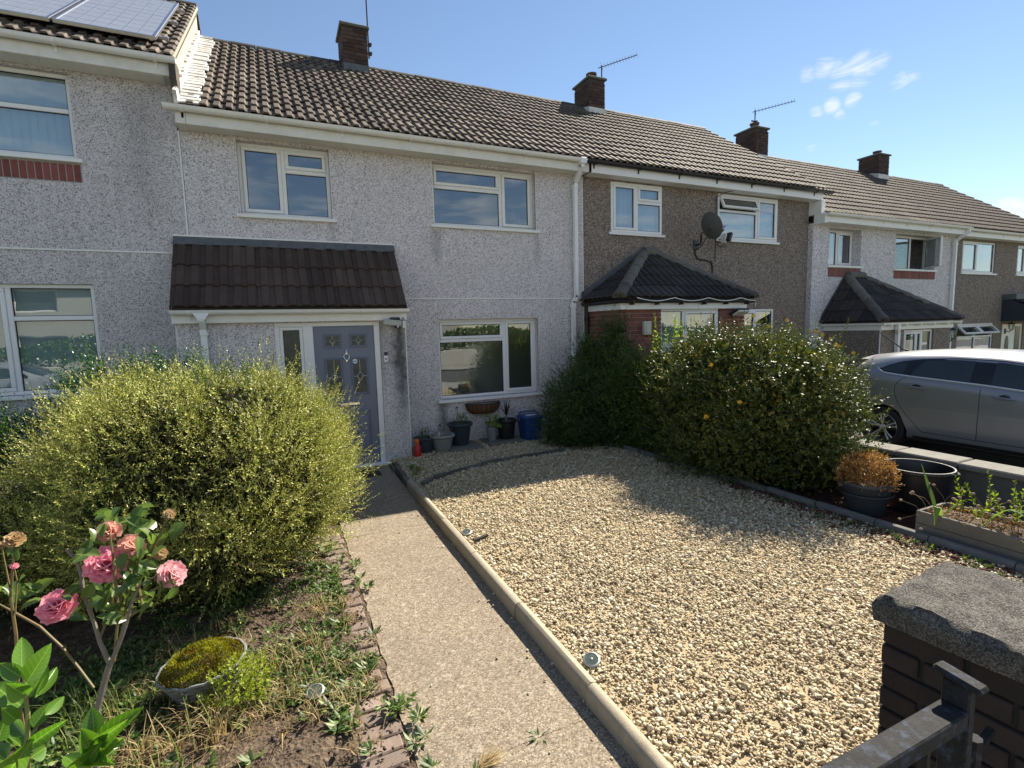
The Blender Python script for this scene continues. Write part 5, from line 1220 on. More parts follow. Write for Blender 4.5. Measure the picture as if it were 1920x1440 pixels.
def side_y(x, z):
    s_ = SEC(x)[:12]; ys = [p[0] for p in s_]; zs = [p[1] for p in s_]; return float(np.interp(z, zs, ys))
def car_patch(x0, x1, lo, hi, off, side, nx=26, nz=6):
    mb = MB(); vv = []
    for i in range(nx+1):
        x = x0+(x1-x0)*i/nx; a, b = lo(x), hi(x)
        for j in range(nz+1): z = a+(b-a)*j/nz; vv.append((x, side*(side_y(x, z)+off), z))
    mb.add(vv, [(i*(nz+1)+j, (i+1)*(nz+1)+j, (i+1)*(nz+1)+j+1, i*(nz+1)+j+1) for i in range(nx) for j in range(nz)]); return mb
def make_car(label, loc, rz, paint, group=None):
    t = thing('parked_car', label, 'car', loc, rz, group, local=True)
    mb = MB(); rows = [SEC(x) for x in CX]; ns = len(rows[0])
    for side in (1, -1):
        V = np.array([[(x, side*p[0], p[1]) for p in rows[i]] for i, x in enumerate(CX)])
        base = len(mb.v); inside = np.zeros(V.shape[:2], bool)
        for wx in WHEELS:
            d = np.hypot(V[:, :, 0]-wx, V[:, :, 2]-WR); m_ = (d < .355); inside |= m_ & (np.arange(ns)[None] < 6)
        fs = []
        for i in range(len(CX)-1):
            for j in range(ns-1):
                q = [(i, j), (i+1, j), (i+1, j+1), (i, j+1)]
                if all(inside[a] for a in q): continue
                fs.append(tuple(a*ns+b for a, b in q))
        for wx in WHEELS:      # pull the cut edge onto the arch circle
            for i, j in zip(*np.where(inside)):
                dx, dz = V[i, j, 0]-wx, V[i, j, 2]-WR; d = math.hypot(dx, dz)
                if 1e-6 < d < .355: V[i, j, 0] = wx+dx/d*.355; V[i, j, 2] = max(.2, WR+dz/d*.355)
        mb.add(V.reshape(-1, 3).tolist(), fs)
    fs = []
    mb.build('body', paint, t, True)
    MB().box(.1, 4.2, -.80, .80, .16, .30, .02).build('underbody', m_black, t)
    for wx in WHEELS:
        for s_ in (1, -1):
            a = MB(); 
            ar = [(wx+.36*math.cos(q), WR+.36*math.sin(q)) for q in np.linspace(-.3, math.pi+.3, 22)]
            a.add([(p[0], s_*.60, p[1]) for p in ar]+[(p[0], s_*(side_y(p[0], max(p[1], .21))-.012), p[1]) for p in ar], [(i, i+1, 23+i, 22+i) for i in range(21)]); a.add([(wx, s_*.6, WR)]+[(p[0], s_*.6, p[1]) for p in ar], [(0, i+1, i+2) for i in range(21)])
            a.build('wheel_arch_liner', m_black, t)
            Mw = Matrix.Translation((wx, s_*.80, WR)) @ Matrix.Rotation(R(-90*s_), 4, 'X')
            w_ = MB(); w_.M = Mw; w_.lathe([(.215, -.09), (.285, -.10), (.308, -.085), (.315, -.05), (.315, .05), (.308, .085), (.285, .098), (.222, .085), (.215, .06)], 40)
            wo = w_.build('wheel', simple('tyre_rubber', (.018,.018,.018), (.026,.026,.026), 30.0, .8), t, True)
            w_ = MB(); w_.M = Mw; w_.lathe([(.218, .078), (.212, .084), (.205, .07), (.20, .0)], 40); w_.lathe([(.001, .055), (.035, .058), (.045, .05), (.05, .02)], 20)
            for k in range(5):
                for dd in (-.16, .16):
                    an = 2*math.pi*k/5+.3; c0 = Vector((.04*math.cos(an+dd*.4), .04*math.sin(an+dd*.4), .045)); c1 = Vector((.208*math.cos(an+dd*.95), .208*math.sin(an+dd*.95), .066))
                    w_.tube([c0, c0.lerp(c1, .5)+Vector((0, 0, .01)), c1], [.016, .013, .015], 6, flat=.7)
            w_.build('rim', simple('alloy_silver', (.55,.55,.56), (.5,.5,.52), 20.0, .3, metal=.9), wo, True)
            w_ = MB(); w_.M = Mw; w_.lathe([(.001, .0), (.2, .0), (.2, -.02)], 24); w_.build('brake_disc', m_steel_dark, wo)
    mg = simple('car_glass', (.012,.018,.018), (.02,.028,.028), 2.0, .02, spec=.8); mtrim = simple('car_black_trim', (.012,.012,.014), rough=.25)
    zb = lambda x: SEC(x)[8][1]
    top_pts = [(.66, 1.18), (.78, 1.255), (.95, 1.315), (1.2, 1.355), (1.6, 1.385), (2.1, 1.37), (2.4, 1.325), (2.65, 1.23), (2.95, 1.05)]
    zu = lambda x: float(np.interp(x, [p[0] for p in top_pts], [p[1] for p in top_pts]))
    for s_ in (1, -1):
        lo = lambda x: zb(x)+.008+(.05*(1-min(1, (x-.64)/.12)))*1.0; 
        car_patch(.66, 2.93, lo, lambda x: max(zu(x), lo(x)+.01), .004, s_, 50).build('window_surround', mtrim, t, True)
        car_patch(.72, 1.03, lambda x: lo(x)+.025, lambda x: max(lo(x)+.03, zu(x)-.03), .008, s_, 14).build('quarter_glass', mg, t, True)
        car_patch(1.13, 1.82, lambda x: lo(x)+.012, lambda x: min(zu(x)-.025, lo(x)+.02+max(0, (x-1.11)*1.6)), .008, s_, 24).build('rear_door_glass', mg, t, True)
        car_patch(2.04, 2.82, lambda x: lo(x)+.012, lambda x: max(lo(x)+.014, zu(x)-.025), .008, s_, 24).build('front_door_glass', mg, t, True)
        mb = MB(); pp = [(x, s_*(side_y(x, zb(x)+.004+(.05*(1-min(1, (x-.64)/.12)) if x < .76 else 0))+.007), zb(x)+.004+(.05*(1-min(1, (x-.64)/.12)) if x < .76 else 0)) for x in np.linspace(.66, 2.93, 50)]
        pp = [(.655, s_*(side_y(.655, 1.21)+.006), 1.215)] + pp
        mb.tube(pp, .012, 6); mb.build('chrome_strip', simple('bright_trim', (.72,.73,.74), rough=.2, metal=.35), t, True)
        def seam(pts):
            P = []
            for a, b in zip(pts[:-1], pts[1:]):
                for q in np.linspace(0, 1, 8, endpoint=False): P.append((a[0]+(b[0]-a[0])*q, a[1]+(b[1]-a[1])*q))
            P.append(pts[-1]); mb = MB(); mb.tube([(x, s_*(side_y(x, z)-.001), z) for x, z in P], .0042, 5); mb.build('door_gap', mtrim, t)
        seam([(1.06, 1.085), (.98, 1.03), (.945, .95), (.95, .85), (.99, .74), (1.08, .60), (1.20, .46), (1.31, .34)]); seam([(1.95, 1.03), (1.955, .7), (1.945, .33)]); seam([(2.98, .95), (3.02, .7), (2.98, .33)]); seam([(1.31, .335), (2.0, .325), (2.98, .325)])
        for (hx, hz) in ((1.22, .965), (2.20, .915)):
            mb = MB(); y = side_y(hx, hz); mb.M = Matrix.Translation((hx, s_*(y-.003), hz)); mb.lathe([(.001, -.05), (.05, -.03), (.062, 0), (.05, .03), (.001, .045)], 16, sx=1.0, sy=.08); mb.build('handle_cup', simple('handle_recess', (.04,.04,.045), rough=.4), t, True)
            mb = MB(); mb.tube([(hx-.11, s_*(y+.008), hz+.008), (hx-.07, s_*(y+.03), hz+.004), (hx+.07, s_*(y+.03), hz-.006), (hx+.11, s_*(y+.008), hz-.01)], [.012, .017, .017, .012], 8, flat=.8); mb.build('door_handle', paint, t, True)
        car_patch(.025, .34, lambda x: .985+.09*x, lambda x: .985+.09*x+.02+.10*math.sin(min(1, max(0, (.36-x)/.36))*1.57), .008, s_, 14).build('tail_light', simple('tail_light_red', (.22,.005,.008), (.3,.01,.012), 6.0, .08, spec=.8), t, True)
        mb = MB(); mb.M = Matrix.Translation((2.78, s_*.99, 1.06)); mb.lathe([(.001, -.06), (.08, -.05), (.10, 0), (.08, .06), (.001, .07)], 14, sx=.7, sy=1.0); mb.build('wing_mirror', paint, t, True)
        car_patch(3.95, 4.28, lambda x: .66-.12*(x-3.95), lambda x: .80-.30*(x-3.95), .006, s_, 10).build('headlight', simple('headlight_clear', (.5,.5,.5), rough=.05, spec=.9), t, True)
        car_patch(1.2, 3.05, lambda x: .215, lambda x: .262, .004, s_, 20, 2).build('sill_trim', m_black, t, True)
    # hatch glass, windscreen, spoiler, aerial
    def top_patch(x0, x1, hw, off, name, mat, n=14):
        mb = MB(); vv = []
        for i in range(n+1):
            x = x0+(x1-x0)*i/n; s_ = SEC(x); ys = [p[0] for p in s_[::-1]]; zs = [p[1] for p in s_[::-1]]
            for j in range(13):
                y = (-1+2*j/12)*hw(x)*s_[10][0]; vv.append((x-(off if x < 1 else -off), y, float(np.interp(abs(y), ys, zs))+off))
        mb.add(vv, [(i*13+j, (i+1)*13+j, (i+1)*13+j+1, i*13+j+1) for i in range(n) for j in range(12)]); mb.build(name, mat, t, True)
    top_patch(.13, .27, lambda x: .80, .006, 'rear_screen', mg); top_patch(2.47, 3.2, lambda x: .93, .006, 'windscreen', mg)
    sp = MB(); sp.add([(.26, y, 1.372-.06*(y/.6)**2) for y in np.linspace(-.60, .60, 13)]+[(.50, y, 1.404-.075*(y/.6)**2) for y in np.linspace(-.60, .60, 13)]+[(.27, y, 1.335-.06*(y/.6)**2) for y in np.linspace(-.60, .60, 13)], [(i, i+1, 14+i, 13+i) for i in range(12)]+[(26+i, 27+i, i+1, i) for i in range(12)]); sp.build('spoiler', paint, t, True)
    mb = MB().tube([(.62, 0, 1.43), (.55, 0, 1.45), (.18, 0, 1.72)], [.018, .012, .004], 6); mb.build('roof_aerial', m_black, t)
    MB().box(-.012, .01, -.26, .26, .70, .82, .004).build('number_plate', simple('plate_yellow', (.65,.5,.05), rough=.5), t)
    return t
m_paint = T('car_paint_grey'); m_paint.set(Base_Color=(.25,.255,.275), Roughness=.28, Metallic=.4); m_paint.b.inputs['Coat Weight'].default_value = .6; m_paint.b.inputs['Coat Roughness'].default_value = .04
make_car('grey hatchback parked in the drive behind the low garden wall', (9.11, -2.98, .006), R(-90), m_paint.m)
# ---------------------------------------------------------------- plants
def at(px, py, depth):
    return CAM + (((px-960)/955.003)*r2 - ((py-720)/955.003)*u2 + fwd)*depth
def leaf_mat(name, stops, rough=.5, trans=.35, tcol=None, spec=.4):
    t = T(name); a_ = t.n('Attribute', attribute_name='rnd')
    c = t.ramp(a_.outputs['Fac'], stops)
    t.set(Base_Color=c, Roughness=rough); t.b.inputs['Specular IOR Level'].default_value = spec
    tr = t.n('BsdfTranslucent'); h = t.n('HueSaturation'); h.inputs['Saturation'].default_value = 1.15; h.inputs['Value'].default_value = 1.5; t.l(c, h.inputs['Color']); t.l(h.outputs[0], tr.inputs[0])
    mx = t.n('MixShader'); mx.inputs[0].default_value = trans; t.l(t.b.outputs[0], mx.inputs[1]); t.l(tr.outputs[0], mx.inputs[2]); t.l(mx.outputs[0], t.o.inputs[0])
    return t.m
def unit(a): return a/np.maximum(np.linalg.norm(a, axis=-1, keepdims=True), 1e-9)
def leaf_arrays(P, D, U, L, W, curl=.12):
    D = unit(D); U = unit(U - D*np.sum(U*D, -1, keepdims=True)); N = np.cross(D, U)
    L = L[:, None]; W = W[:, None]
    v0 = P; v1 = P+D*L*.42+U*W*.5+N*W*curl; v2 = P+D*L; v3 = P+D*L*.42-U*W*.5+N*W*curl
    V = np.stack([v0, v1, v2, v3], 1).reshape(-1, 3); b = 4*np.arange(len(P))[:, None]
    F = np.concatenate([b+np.array([[0, 1, 2]]), b+np.array([[0, 2, 3]])], 1).reshape(-1, 3)
    return V, F
def twig_leaves(B, D, LEN, n, ll, lw, r, spread=.9, jit=.25):
    """leaves along twigs: B bases, D directions, LEN lengths; n leaves each"""
    m = len(B); D = unit(D); ref = unit(r.normal(0, 1, (m, 3))); S = unit(np.cross(D, ref)); Q = np.cross(D, S)
    k = (np.arange(n)+.5)/n; k = k[None]*np.ones((m, 1)) + r.uniform(-.3, .3, (m, n))/n
    P = B[:, None] + D[:, None]*(LEN[:, None]*k)[..., None]
    an = (np.arange(n)*2.4)[None] + r.uniform(0, 6.28, (m, 1)) + r.normal(0, .3, (m, n))
    side = S[:, None]*np.cos(an)[..., None] + Q[:, None]*np.sin(an)[..., None]
    sp = spread*(1.15-.75*k)[..., None]
    LD = unit(D[:, None]*.75 + side*sp + r.normal(0, jit, (m, n, 3)))
    LU = np.cross(LD, side + r.normal(0, .5, (m, n, 3)))
    L = r.uniform(*ll, (m, n))*(1.1-.45*k); W = L*r.uniform(*lw, (m, n))
    return P.reshape(-1, 3), LD.reshape(-1, 3), LU.reshape(-1, 3), L.ravel(), W.ravel(), k.ravel()
class Env:
    def __init__(s, c, rx, ry, H, prof, seed, lump=1.0, z0=0.0):
        s.c = np.array(c, float); s.rx, s.ry, s.H, s.prof, s.z0 = rx, ry, H, np.array(prof), z0
        r = np.random.default_rng(seed); s.k = [(i, r.uniform(0, 6.28), r.uniform(-8, 8), lump*.11/(1+.28*i)) for i in (2, 3, 5, 7, 11)]; s.r = r
    def rad(s, phi, t):
        q = np.interp(t, s.prof[:, 0], s.prof[:, 1]); return q*(1+sum(a*np.sin(i*phi+p+z*t) for i, p, z, a in s.k))
    def pt(s, phi, t, f=1.0):
        q = s.rad(phi, t)*f; return np.stack([s.c[0]+s.rx*q*np.cos(phi), s.c[1]+s.ry*q*np.sin(phi), s.c[2]+s.z0+s.H*t], -1)
    def sample(s, n):
        r = s.r; t = r.uniform(0, 1, n*3); w_ = np.interp(t, s.prof[:, 0], s.prof[:, 1])+.25; t = t[r.uniform(0, 1.3, n*3) < w_][:n]; n = len(t)
        phi = r.uniform(0, 2*math.pi, n); e = .01
        p = s.pt(phi, t); a = s.pt(phi+e, t)-p; b = s.pt(phi, np.minimum(t+e, 1.02))-p
        nr = unit(np.cross(a, b)); out = np.stack([np.cos(phi), np.sin(phi), np.full(n, .25)], -1); nr = np.where(np.sum(nr*out, -1, keepdims=True) < 0, -nr, nr)
        return phi, t, p, nr
def shrub(env, n_tw, per, tl, ll, lw, up, mat, parent, inner_n=0, inner_l=(.02, .04), tint=None, name='foliage', droop=0.0, spread=.9, inset=(.80, .97), long_frac=.0, long_f=1.8, inner_mat=None, clusters=0, cr=.12, inner_f=(.45, .88)):
    r = env.r; phi, t, p, nr = env.sample(n_tw); m = len(p)
    f = r.uniform(*inset, m); axis = env.c + np.array([0, 0, 1])*(env.z0+env.H*np.minimum(t, .85)[:, None]*.9)
    B = axis + (p-axis)*f[:, None]
    D = unit(nr*.75 + np.array([0, 0, 1])*up + r.normal(0, .33, (m, 3)))
    tw = r.uniform(0, 1, m)
    if clusters:      # sprays: twigs gather on branch ends that stand in or out of the outline
        cph, ct, cp, cnr = env.sample(clusters); nc = len(cp); cf = r.uniform(.80, 1.04, nc); ci = r.integers(0, nc, m)
        cax = env.c + np.array([0, 0, 1])*(env.z0+env.H*np.minimum(ct, .85)[:, None]*.9); CC = cax+(cp-cax)*cf[:, None]
        cD = unit(cnr*.8+np.array([0, 0, 1])*up+r.normal(0, .35, (nc, 3))); csz = r.uniform(.6, 1.4, nc)*cr
        B = CC[ci]+r.normal(0, 1, (m, 3))*csz[ci][:, None]*np.array([.6, .6, .6])+cD[ci]*(r.uniform(-1.2, .9, m)*csz[ci])[:, None]
        D = unit(cD[ci]+r.normal(0, .42, (m, 3))+unit(B-CC[ci])*.45); t = ct[ci]; tw = np.clip(r.uniform(0, 1, nc)[ci]*.75+r.uniform(0, .25, m), 0, 1)
        B[:, 2] = np.maximum(B[:, 2], .02)
    LEN = r.uniform(*tl, m); lg = r.uniform(0, 1, m) < long_frac*(t > .55); LEN = np.where(lg, LEN*long_f, LEN); D[lg] = unit(D[lg]+np.array([0, 0, .8]))
    P, LD, LU, L, W, k = twig_leaves(B, D, LEN, per, ll, lw, r, spread)
    V, F = leaf_arrays(P, LD, LU, L, W)
    rn = np.clip(np.repeat(tw, per)*.35 + r.uniform(0, .35, len(P)) + .32*k, 0, 1)
    if tint is not None: rn = tint(rn, P, np.repeat(tw, per))
    A = np.repeat(rn, 4)
    o = fast_mesh(name, V, F, mat, parent, attr=A)
    if inner_n:
        t2 = r.uniform(.03, .93, inner_n); ph = r.uniform(0, 6.28, inner_n); P2 = env.pt(ph, t2, r.uniform(*inner_f, inner_n))
        D2 = unit(r.normal(0, 1, (inner_n, 3))); L2 = r.uniform(*inner_l, inner_n)
        V2, F2 = leaf_arrays(P2, D2, unit(r.normal(0, 1, (inner_n, 3))), L2, L2*.55)
        fast_mesh('inner_foliage', V2, F2, inner_mat or mat, parent, attr=np.repeat(r.uniform(0, .9, inner_n), 4))
    return B, D, LEN
def stems(env, n, parent, mat, r0=.012, spread=.35, twigs=None, base_r=.2):
    r = env.r; mb = MB()
    for i in range(n):
        ph = r.uniform(0, 6.28); t_ = r.uniform(.4, .92); e = env.pt(np.array([ph]), np.array([t_]), .85)[0]
        b = env.c + np.array([env.rx*base_r*math.cos(ph), env.ry*base_r*math.sin(ph), 0]); mid = b*.5+e*.5+r.normal(0, .05, 3)-np.array([(e[0]-b[0])*.15, (e[1]-b[1])*.15, -.08])
        mb.tube([b, b*.6+mid*.4+r.normal(0, .02, 3), mid, mid*.5+e*.5+r.normal(0, .03, 3), e], [r0, r0*.9, r0*.7, r0*.45, r0*.2], 5, caps=False)
    if twigs is not None:
        B, D, LEN = twigs; idx = r.choice(len(B), min(len(B), 1500), replace=False)
        for i in idx: mb.tube([B[i]-D[i]*.12, B[i]+D[i]*LEN[i]*.8], [.0028, .0014], 3, caps=False)
    mb.build('branches', mat, parent)
m_bark_b = simple('twig_brown', (.10,.06,.035), (.16,.11,.07), 20.0, .9)
m_bark_g = simple('twig_grey', (.17,.14,.11), (.24,.21,.17), 25.0, .9, .4, 60.0)

# golden shrub left of the path
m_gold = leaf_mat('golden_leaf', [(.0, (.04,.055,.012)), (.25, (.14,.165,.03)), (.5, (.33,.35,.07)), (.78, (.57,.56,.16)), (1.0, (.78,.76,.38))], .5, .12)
m_gold_in = leaf_mat('old_leaf_crown_shade', [(.0, (.035,.03,.012)), (.5, (.06,.07,.018)), (1.0, (.11,.12,.03))], .7, .08)  # older inner leaves, darkened to put the crown's inner shade into their colour
t = thing('golden_shrub', 'big rounded golden green shrub left of the path', 'shrub', (-.66, -3.45, -.04))
env = Env((-.62, -3.42, -.05), 1.23, 1.12, 1.62, [(0, .50), (.12, .76), (.3, .97), (.45, 1.0), (.6, .96), (.75, .88), (.88, .72), (1, .42)], 101, 1.4)
def gt(rn, P, tw):
    return np.clip(rn*1.05, 0, 1)
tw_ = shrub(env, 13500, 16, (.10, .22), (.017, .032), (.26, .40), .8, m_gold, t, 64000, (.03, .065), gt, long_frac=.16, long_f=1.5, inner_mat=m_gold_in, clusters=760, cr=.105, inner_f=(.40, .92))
stems(env, 26, t, m_bark_b, .012, twigs=tw_)
# side lobe at the left picture edge
env = Env((-1.72, -3.25, -.05), .62, .75, .98, [(0, .5), (.2, .8), (.45, 1.0), (.7, .92), (.88, .66), (1, .3)], 102, 1.0)
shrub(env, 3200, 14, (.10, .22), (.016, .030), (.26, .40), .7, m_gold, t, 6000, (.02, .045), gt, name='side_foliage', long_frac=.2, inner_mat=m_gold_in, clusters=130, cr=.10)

# glossy dark hedge between that shrub and the house
m_privet = leaf_mat('privet_leaf', [(.0, (.012,.03,.006)), (.4, (.03,.08,.012)), (.75, (.06,.15,.022)), (1.0, (.13,.24,.04))], .32, .25, spec=.55)
t = thing('privet_hedge', 'glossy dark green hedge behind the golden shrub, against the left house', 'hedge', (-2.1, -1.5, 0))
for k, (cx_, cy_, rx, ry, H, nt_, z0) in enumerate(((-3.0, -2.0, .5, .42, .98, 1000, .45), (-2.35, -2.1, .42, .38, .85, 800, .45), (-1.55, -2.15, .45, .38, 1.78, 1500, 0), (-1.0, -2.15, .42, .36, 1.76, 1300, 0), (-.42, -2.1, .40, .36, 1.66, 1000, 0))):
    env = Env((cx_, cy_, -.05), rx, ry, H, [(0, .7), (.3, .95), (.6, 1.0), (.8, .85), (.93, .6), (1, .3)], 120+k, 1.2, z0)
    shrub(env, nt_, 11, (.10, .26), (.022, .038), (.42, .6), .9, m_privet, t, 2200, (.03, .05), name='foliage', long_frac=.35, long_f=1.5)

# hypericum on the right
m_hyp = leaf_mat('hypericum_leaf', [(.0, (.014,.026,.006)), (.30, (.04,.06,.013)), (.55, (.12,.14,.026)), (.80, (.28,.27,.055)), (.92, (.33,.22,.045)), (1.0, (.40,.18,.04))], .48, .12, spec=.4)
t = thing('hypericum_bush', 'large dome of dark leaves with yellow flowers right of the gravel', 'bush', (5.75, -3.55, 0))
envh = Env((5.72, -3.32, -.05), 1.10, 1.60, 1.86, [(0, .82), (.12, .95), (.3, 1.0), (.5, .98), (.68, .92), (.82, .80), (.93, .58), (1, .28)], 140, 1.0)
def ht(rn, P, tw): return np.clip(rn*.82 + np.where(tw > .92, .16, 0), 0, 1)
tw_ = shrub(envh, 6200, 12, (.09, .20), (.026, .046), (.40, .55), .45, m_hyp, t, 42000, (.05, .09), ht, spread=1.0, long_frac=.10, long_f=1.5, clusters=620, cr=.11, inner_f=(.4, .90))
stems(envh, 22, t, m_bark_b, .011, twigs=None)
# five-petalled flowers
fp = MB()
for k in range(5):
    a = 2*math.pi*k/5; ca, sa = math.cos(a), math.sin(a); q = lambda x, y, z: (x*ca-y*sa, x*sa+y*ca, z)
    fp.add([q(.004, 0, 0), q(.018, -.013, .008), q(.034, 0, .011), q(.018, .013, .008)], [(0, 1, 2), (0, 2, 3)])
fp.lathe([(.008, .004), (.010, .012), (.001, .016)], 8)
FL = fp.mesh('flower'); FL.materials.append(simple('flower_yellow', (.80,.48,.02), (.72,.38,.01), 40.0, .6))
def face_cam(p, tilt=.5):
    d = (CAM-p).normalized()*.8 + Vector((random.uniform(-1, 1), random.uniform(-1, 1), random.uniform(0, 1)))*tilt
    return Matrix.Translation(p) @ d.to_track_quat('Z', 'Y').to_matrix().to_4x4()
for (px_, py_) in ((1334, 684), (1387, 755), (1325, 782), (1412, 592), (1543, 628), (1556, 636), (1568, 646), (1573, 650), (1530, 622), (1600, 662), (1475, 600), (1440, 612)):
    # walk the ray to the bush surface
    best = None
    for d in np.linspace(4.5, 9.5, 260):
        p = at(px_, py_, d); tt = (p.z+.05)/1.86
        if 0 <= tt <= 1:
            ph = math.atan2((p.y+3.32)/1.60, (p.x-5.72)/1.10); rr = math.hypot((p.x-5.72)/1.10, (p.y+3.32)/1.60)
            if rr < float(envh.rad(np.array(ph), np.array(tt)))*1.06: best = p; break
    if best is None: best = at(px_, py_, 6.9)
    link(FL, 'flower', t, None, face_cam(best) @ Matrix.Scale(random.uniform(.85, 1.15), 4))
# dark evergreen beside it, near the house
m_ever = leaf_mat('evergreen_leaf', [(.0, (.012,.026,.008)), (.35, (.035,.07,.017)), (.7, (.08,.14,.03)), (1.0, (.19,.25,.055))], .45, .25)
t = thing('evergreen_shrub', 'dark bushy evergreen beside the white downpipe', 'shrub', (4.85, -.95, 0))
for k, (cx_, cy_, rx, ry, H, nt_, pr) in enumerate(((4.75, -1.05, .80, .62, 1.32, 2800, None), (5.28, -1.10, .50, .40, 2.12, 2100, 'c'), (4.92, -.80, .44, .38, 1.86, 1500, 'c'), (4.35, -1.15, .42, .40, .80, 900, None))):
    prof = [(0, .8), (.25, 1.0), (.5, .9), (.75, .66), (.92, .40), (1, .15)] if pr else [(0, .8), (.25, 1), (.55, .95), (.78, .74), (.92, .45), (1, .15)]
    env = Env((cx_, cy_, -.03), rx, ry, H, prof, 160+k, 1.2)
    shrub(env, nt_, 12, (.10, .22), (.024, .042), (.32, .48), .6, m_ever, t, 4200, (.04, .06), name='foliage', spread=.85, long_frac=.15, clusters=int(nt_/11), cr=.10)
t = thing('leafy_shrub', 'mid green leafy shrub between the evergreen and the hypericum', 'shrub', (5.25, -1.85, 0))
env = Env((5.22, -1.85, -.03), .58, .58, 1.50, [(0, .8), (.25, 1), (.55, .95), (.78, .74), (.92, .45), (1, .15)], 175, 1.4)
shrub(env, 1700, 12, (.10, .22), (.024, .042), (.40, .55), .7, leaf_mat('mid_green_leaf', [(.0, (.02,.045,.01)), (.5, (.055,.10,.02)), (.85, (.13,.20,.035)), (1.0, (.24,.30,.06))], .45, .3), t, 9000, (.04, .07), clusters=170, cr=.11)
# leggy lime shoots in front of the brick porch
m_lime = leaf_mat('lime_leaf', [(.0, (.08,.14,.02)), (.6, (.19,.28,.04)), (1.0, (.33,.40,.08))], .45, .4)
t = thing('leggy_shrub', 'tall lime green shoots in front of the brick porch window', 'shrub', (5.45, -2.1, 0))
r_ = np.random.default_rng(9); mb = MB(); Bs, Ds, Ls = [], [], []
for k in range(12):
    b = Vector((5.50+r_.uniform(-.2, .25), -2.25+r_.uniform(-.2, .25), .9)); e = b+Vector((r_.uniform(-.15, .15), r_.uniform(-.2, .2), r_.uniform(.75, 1.22)))
    mb.tube([b, b.lerp(e, .5)+Vector((r_.uniform(-.04, .04), 0, 0)), e], [.006, .005, .002], 5, caps=False); Bs.append(b.lerp(e, .35)); Ds.append(e-b); Ls.append((e-b).length*.66)
mb.build('stems', m_bark_g, t)
P, LD, LU, L, W, k = twig_leaves(np.array(Bs), np.array(Ds), np.array(Ls), 34, (.05, .085), (.5, .7), r_, 1.3)
V, F = leaf_arrays(P, LD, LU, L, W); fast_mesh('foliage', V, F, m_lime, t, attr=np.repeat(r_.uniform(0, 1, len(P)), 4))

# ---- rose and laurel at the lower left, built leaf by leaf
def big_leaf(name, mat, fold=.10, droop=.18, ser=0.0, shape=.42, n=8):
    vv = []; 
    for i in range(n+1):
        s_ = i/n; w_ = (math.sin(math.pi*min(1, s_**(.85)))**.75)*.5*(1-.15*s_) if 0 < i < n else .01
        if ser and 0 < i < n: w_ *= (1+ser*(-1)**i)
        z = -droop*(s_**2)*.6
        vv += [(-w_, s_, z+fold*w_), (-w_*.5, s_, z+fold*w_*.35), (0, s_, z-.008), (w_*.5, s_, z+fold*w_*.35), (w_, s_, z+fold*w_)]
    fs = [(i*5+j, i*5+j+1, (i+1)*5+j+1, (i+1)*5+j) for i in range(n) for j in range(4)]
    me = bpy.data.meshes.new(name); me.from_pydata(vv, [], fs); me.polygons.foreach_set('use_smooth', [True]*len(fs)); me.materials.append(mat); me.update(); return me
def leaf_tex(name, c1, c2, vein, rough=.35, trans=.3):
    t = T(name); oi = t.n('ObjectInfo'); tcn = t.n('TexCoord'); sp = t.n('SeparateXYZ'); t.l(tcn.outputs['Object'], sp.inputs[0])
    n = t.noise(30.0, 3.0); c = t.mix(t.math('ADD', t.math('MULTIPLY', oi.outputs['Random'], .75), t.math('MULTIPLY', n, .25)), c1, c2)
    ax = t.math('ABSOLUTE', sp.outputs[0]); mid = t.math('LESS_THAN', ax, .022)
    wv = t.math('SINE', t.math('MULTIPLY', t.math('SUBTRACT', sp.outputs[1], t.math('MULTIPLY', ax, .55)), 46.0)); side = t.math('MULTIPLY', t.math('GREATER_THAN', wv, .9), .5)
    c = t.mix(t.math('MULTIPLY', t.math('MAXIMUM', mid, side), .55), c, vein)
    t.set(Base_Color=c, Roughness=rough); t.b.inputs['Specular IOR Level'].default_value = .5
    tr = t.n('BsdfTranslucent'); h = t.n('HueSaturation'); h.inputs['Value'].default_value = 1.9; h.inputs['Saturation'].default_value = 1.1; t.l(c, h.inputs['Color']); t.l(h.outputs[0], tr.inputs[0])
    mx = t.n('MixShader'); mx.inputs[0].default_value = trans; t.l(t.b.outputs[0], mx.inputs[1]); t.l(tr.outputs[0], mx.inputs[2]); t.l(mx.outputs[0], t.o.inputs[0]); return t.m
m_laurel = leaf_tex('laurel_leaf', (.05,.13,.015), (.12,.24,.03), (.30,.42,.10), .28, .35)
m_roseleaf = leaf_tex('rose_leaf', (.035,.085,.02), (.13,.19,.04), (.20,.26,.08), .32, .32)
LM = [big_leaf('laurel_leaf', m_laurel, f, d, 0) for f, d in ((.30, .10), (.45, .25), (.2, -.05))]
RL = [big_leaf('rose_leaf', m_roseleaf, f, d, .07) for f, d in ((.35, .3), (.15, .5), (.5, .15))]
def place_leaf(parent, meshes, name, a, b, width, face=None, roll=0.0):
    a, b = Vector(a), Vector(b); y = b-a; L_ = y.length; y = y/L_
    n = (face or (CAM-a).normalized()); x = y.cross(n)
    if x.length < .05: x = y.cross(Vector((0, 0, 1)))
    x.normalize(); z = x.cross(y); q = Matrix.Rotation(roll, 3, y); x = q @ x; z = q @ z
    M_ = Matrix(((x.x*width, y.x*L_, z.x*L_, a.x), (x.y*width, y.y*L_, z.y*L_, a.y), (x.z*width, y.z*L_, z.z*L_, a.z), (0, 0, 0, 1)))
    return link(random.choice(meshes), name, parent, None, M_)
lt = thing('laurel_plant', 'young laurel with broad glossy leaves in the lower left corner', 'plant', tuple(at(50, 1440, 1.25).xy)+(-.03,))
Q = 955.003/1.25
mb = MB(); b = at(50, 1440, 1.25)
